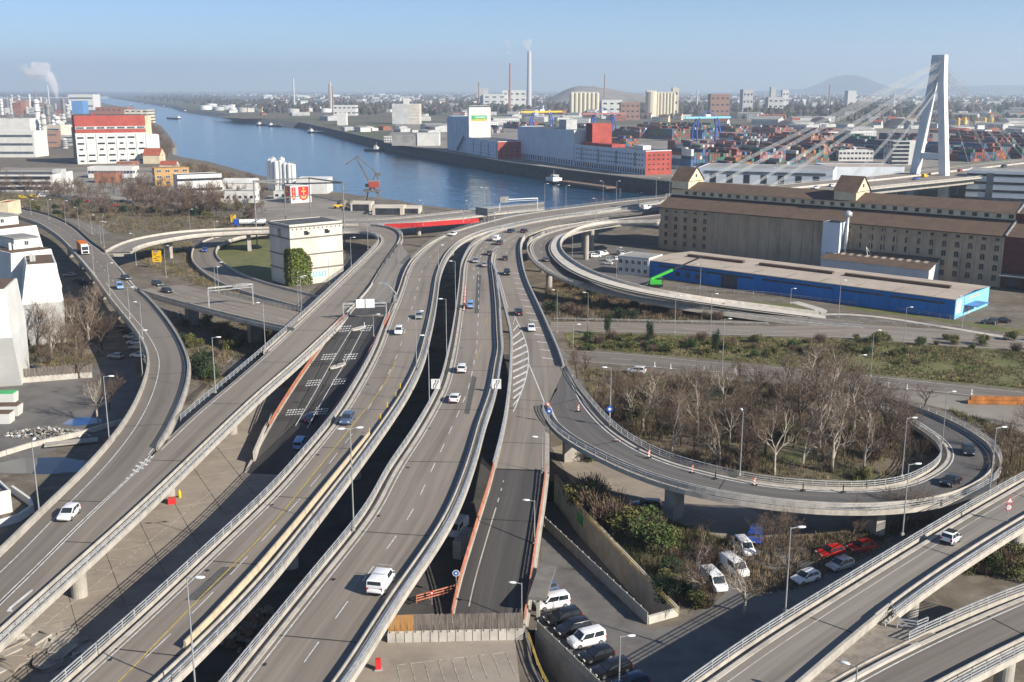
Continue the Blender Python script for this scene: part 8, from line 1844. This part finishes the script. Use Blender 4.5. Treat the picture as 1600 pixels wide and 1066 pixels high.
# landfill mound and far hills
def hill(name, px0, px1, pt, Y, D, mt, label, prof, base=ZB, n=60):
    A, B = at_y(px0, 141, Y), at_y(px1, 141, Y); H = at_y(800, pt, Y).z - base; mb = MB(); vs = []; m_ = 10
    for i in range(n + 1):
        u = i / n; h = H * prof(u)
        for j in range(m_ + 1):
            v = j / m_; k = math.sin(math.pi * v) ** .7; vs.append((A.x + (B.x - A.x) * u, Y + D * (v - .5), base - 2 + (h + 2) * k * (1 + .05 * noise.noise((u * 12, v * 4, Y)))))
    mb.add(vs, [(i * (m_ + 1) + j, (i + 1) * (m_ + 1) + j, (i + 1) * (m_ + 1) + j + 1, i * (m_ + 1) + j + 1) for i in range(n) for j in range(m_)]); mb.build(name, mt, None, label=label, kind='structure', smooth=True)
hill('landfill_hill', 845, 1015, 135, 4600, 800, 'yard', 'flat topped grassy landfill mound behind the silos', lambda u: min(1, u / .3) ** .8 if u < .45 else (1 if u < .5 else max(0, 1 - ((u - .5) / .5) * .55) if u < .93 else max(0, (1 - u) / .07) * .52))
mat('far_hill', (.06, .07, .05), .95, .2, .0005)
hill('hills', 1130, 1700, 118, 17000, 3500, 'far_hill', 'pale blue hill range on the horizon', lambda u: .22 + .6 * math.exp(-((u - .335) / .045) ** 2) + .22 * math.exp(-((u - .36) / .11) ** 2) + .25 * math.exp(-((u - .75) / .16) ** 2) - .22 * max(0, 1 - u * 6))
# ------------------------------------------------------------------ steam
def steam(name, pts, label, dens, parent=None, col=(1, 1, 1)):
    m = bpy.data.materials.new(name); m.use_nodes = True; nt = m.node_tree; nt.nodes.remove(nt.nodes['Principled BSDF'])
    v = nt.nodes.new('ShaderNodeVolumePrincipled'); v.inputs['Color'].default_value = (*col, 1); v.inputs['Anisotropy'].default_value = .2
    g = nt.nodes.new('ShaderNodeNewGeometry'); n = nt.nodes.new('ShaderNodeTexNoise'); n.inputs['Scale'].default_value = .03; n.inputs['Detail'].default_value = 4; r = nt.nodes.new('ShaderNodeMapRange'); r.inputs['From Min'].default_value = .38; r.inputs['From Max'].default_value = .62; r.inputs['To Max'].default_value = dens
    nt.links.new(g.outputs['Position'], n.inputs['Vector']); nt.links.new(n.outputs['Fac'], r.inputs['Value']); nt.links.new(r.outputs[0], v.inputs['Density']); nt.links.new(v.outputs[0], nt.nodes['Material Output'].inputs['Volume'])
    import bmesh
    b = bmesh.new()
    for (q, r_) in pts:
        k = bmesh.ops.create_icosphere(b, subdivisions=2, radius=r_)
        for w in k['verts']: w.co = w.co * (1 + .25 * noise.noise(w.co * (1.6 / r_) + q * .01)) + q
    me = bpy.data.meshes.new(name); b.to_mesh(me); b.free(); me.materials.append(m); o = bpy.data.objects.new(name, me); COL.objects.link(o); tag(o, label, None, None, 'stuff')
    rm = o.modifiers.new('merge', 'REMESH'); rm.mode = 'VOXEL'; rm.voxel_size = max(1.5, pts[0][1] * .3)
    return o
S = lambda px, py, Y: at_y(px, py, Y)
Y0 = 2100
steam('steam_plume', [(S(89, 152, Y0), 4), (S(88, 147, Y0), 5), (S(86, 140, Y0), 7), (S(84, 133, Y0), 8), (S(80, 126, Y0), 10), (S(75, 120, Y0), 12), (S(68, 115, Y0), 14), (S(60, 112, Y0), 15), (S(52, 114, Y0), 13), (S(45, 118, Y0), 10), (S(64, 106, Y0), 12), (S(72, 104, Y0), 9), (S(40, 108, Y0), 10), (S(33, 106, Y0), 7), (S(55, 103, Y0), 9)], 'white steam plume drifting over the chemical plant', .13)
steam('steam_plume', [(c1 + Vector((0, 0, 4)), 5), (c1 + Vector((-4, 0, 12)), 9), (c1 + Vector((-10, 0, 22)), 13), (c1 + Vector((-2, 0, 28)), 14), (c1 + Vector((-18, 0, 30)), 10)], 'small steam cloud above the tall pale chimney', .06)
steam('steam_plume', [(c2 + Vector((0, 0, 4)), 4), (c2 + Vector((-3, 0, 16)), 7), (c2 + Vector((-6, 0, 34)), 9), (c2 + Vector((-2, 0, 52)), 10), (c2 + Vector((-8, 0, 66)), 9)], 'faint steam column above the thin brown chimney', .035)
# ------------------------------------------------------------------ haze
hz_ = MB(); hz_.box((0, 8980, 236), (60000, 20000, 490)); m = bpy.data.materials.new('haze'); m.use_nodes = True; nt = m.node_tree; nt.nodes.remove(nt.nodes['Principled BSDF'])
v = nt.nodes.new('ShaderNodeVolumePrincipled'); v.inputs['Color'].default_value = (.74, .86, 1.0, 1); v.inputs['Density'].default_value = 1.15e-4; v.inputs['Anisotropy'].default_value = .3
nt.links.new(v.outputs[0], nt.nodes['Material Output'].inputs['Volume']); M['haze'] = m
hz_.build('haze', 'haze', None, label='thin pale blue haze over the whole plain', kind='stuff')
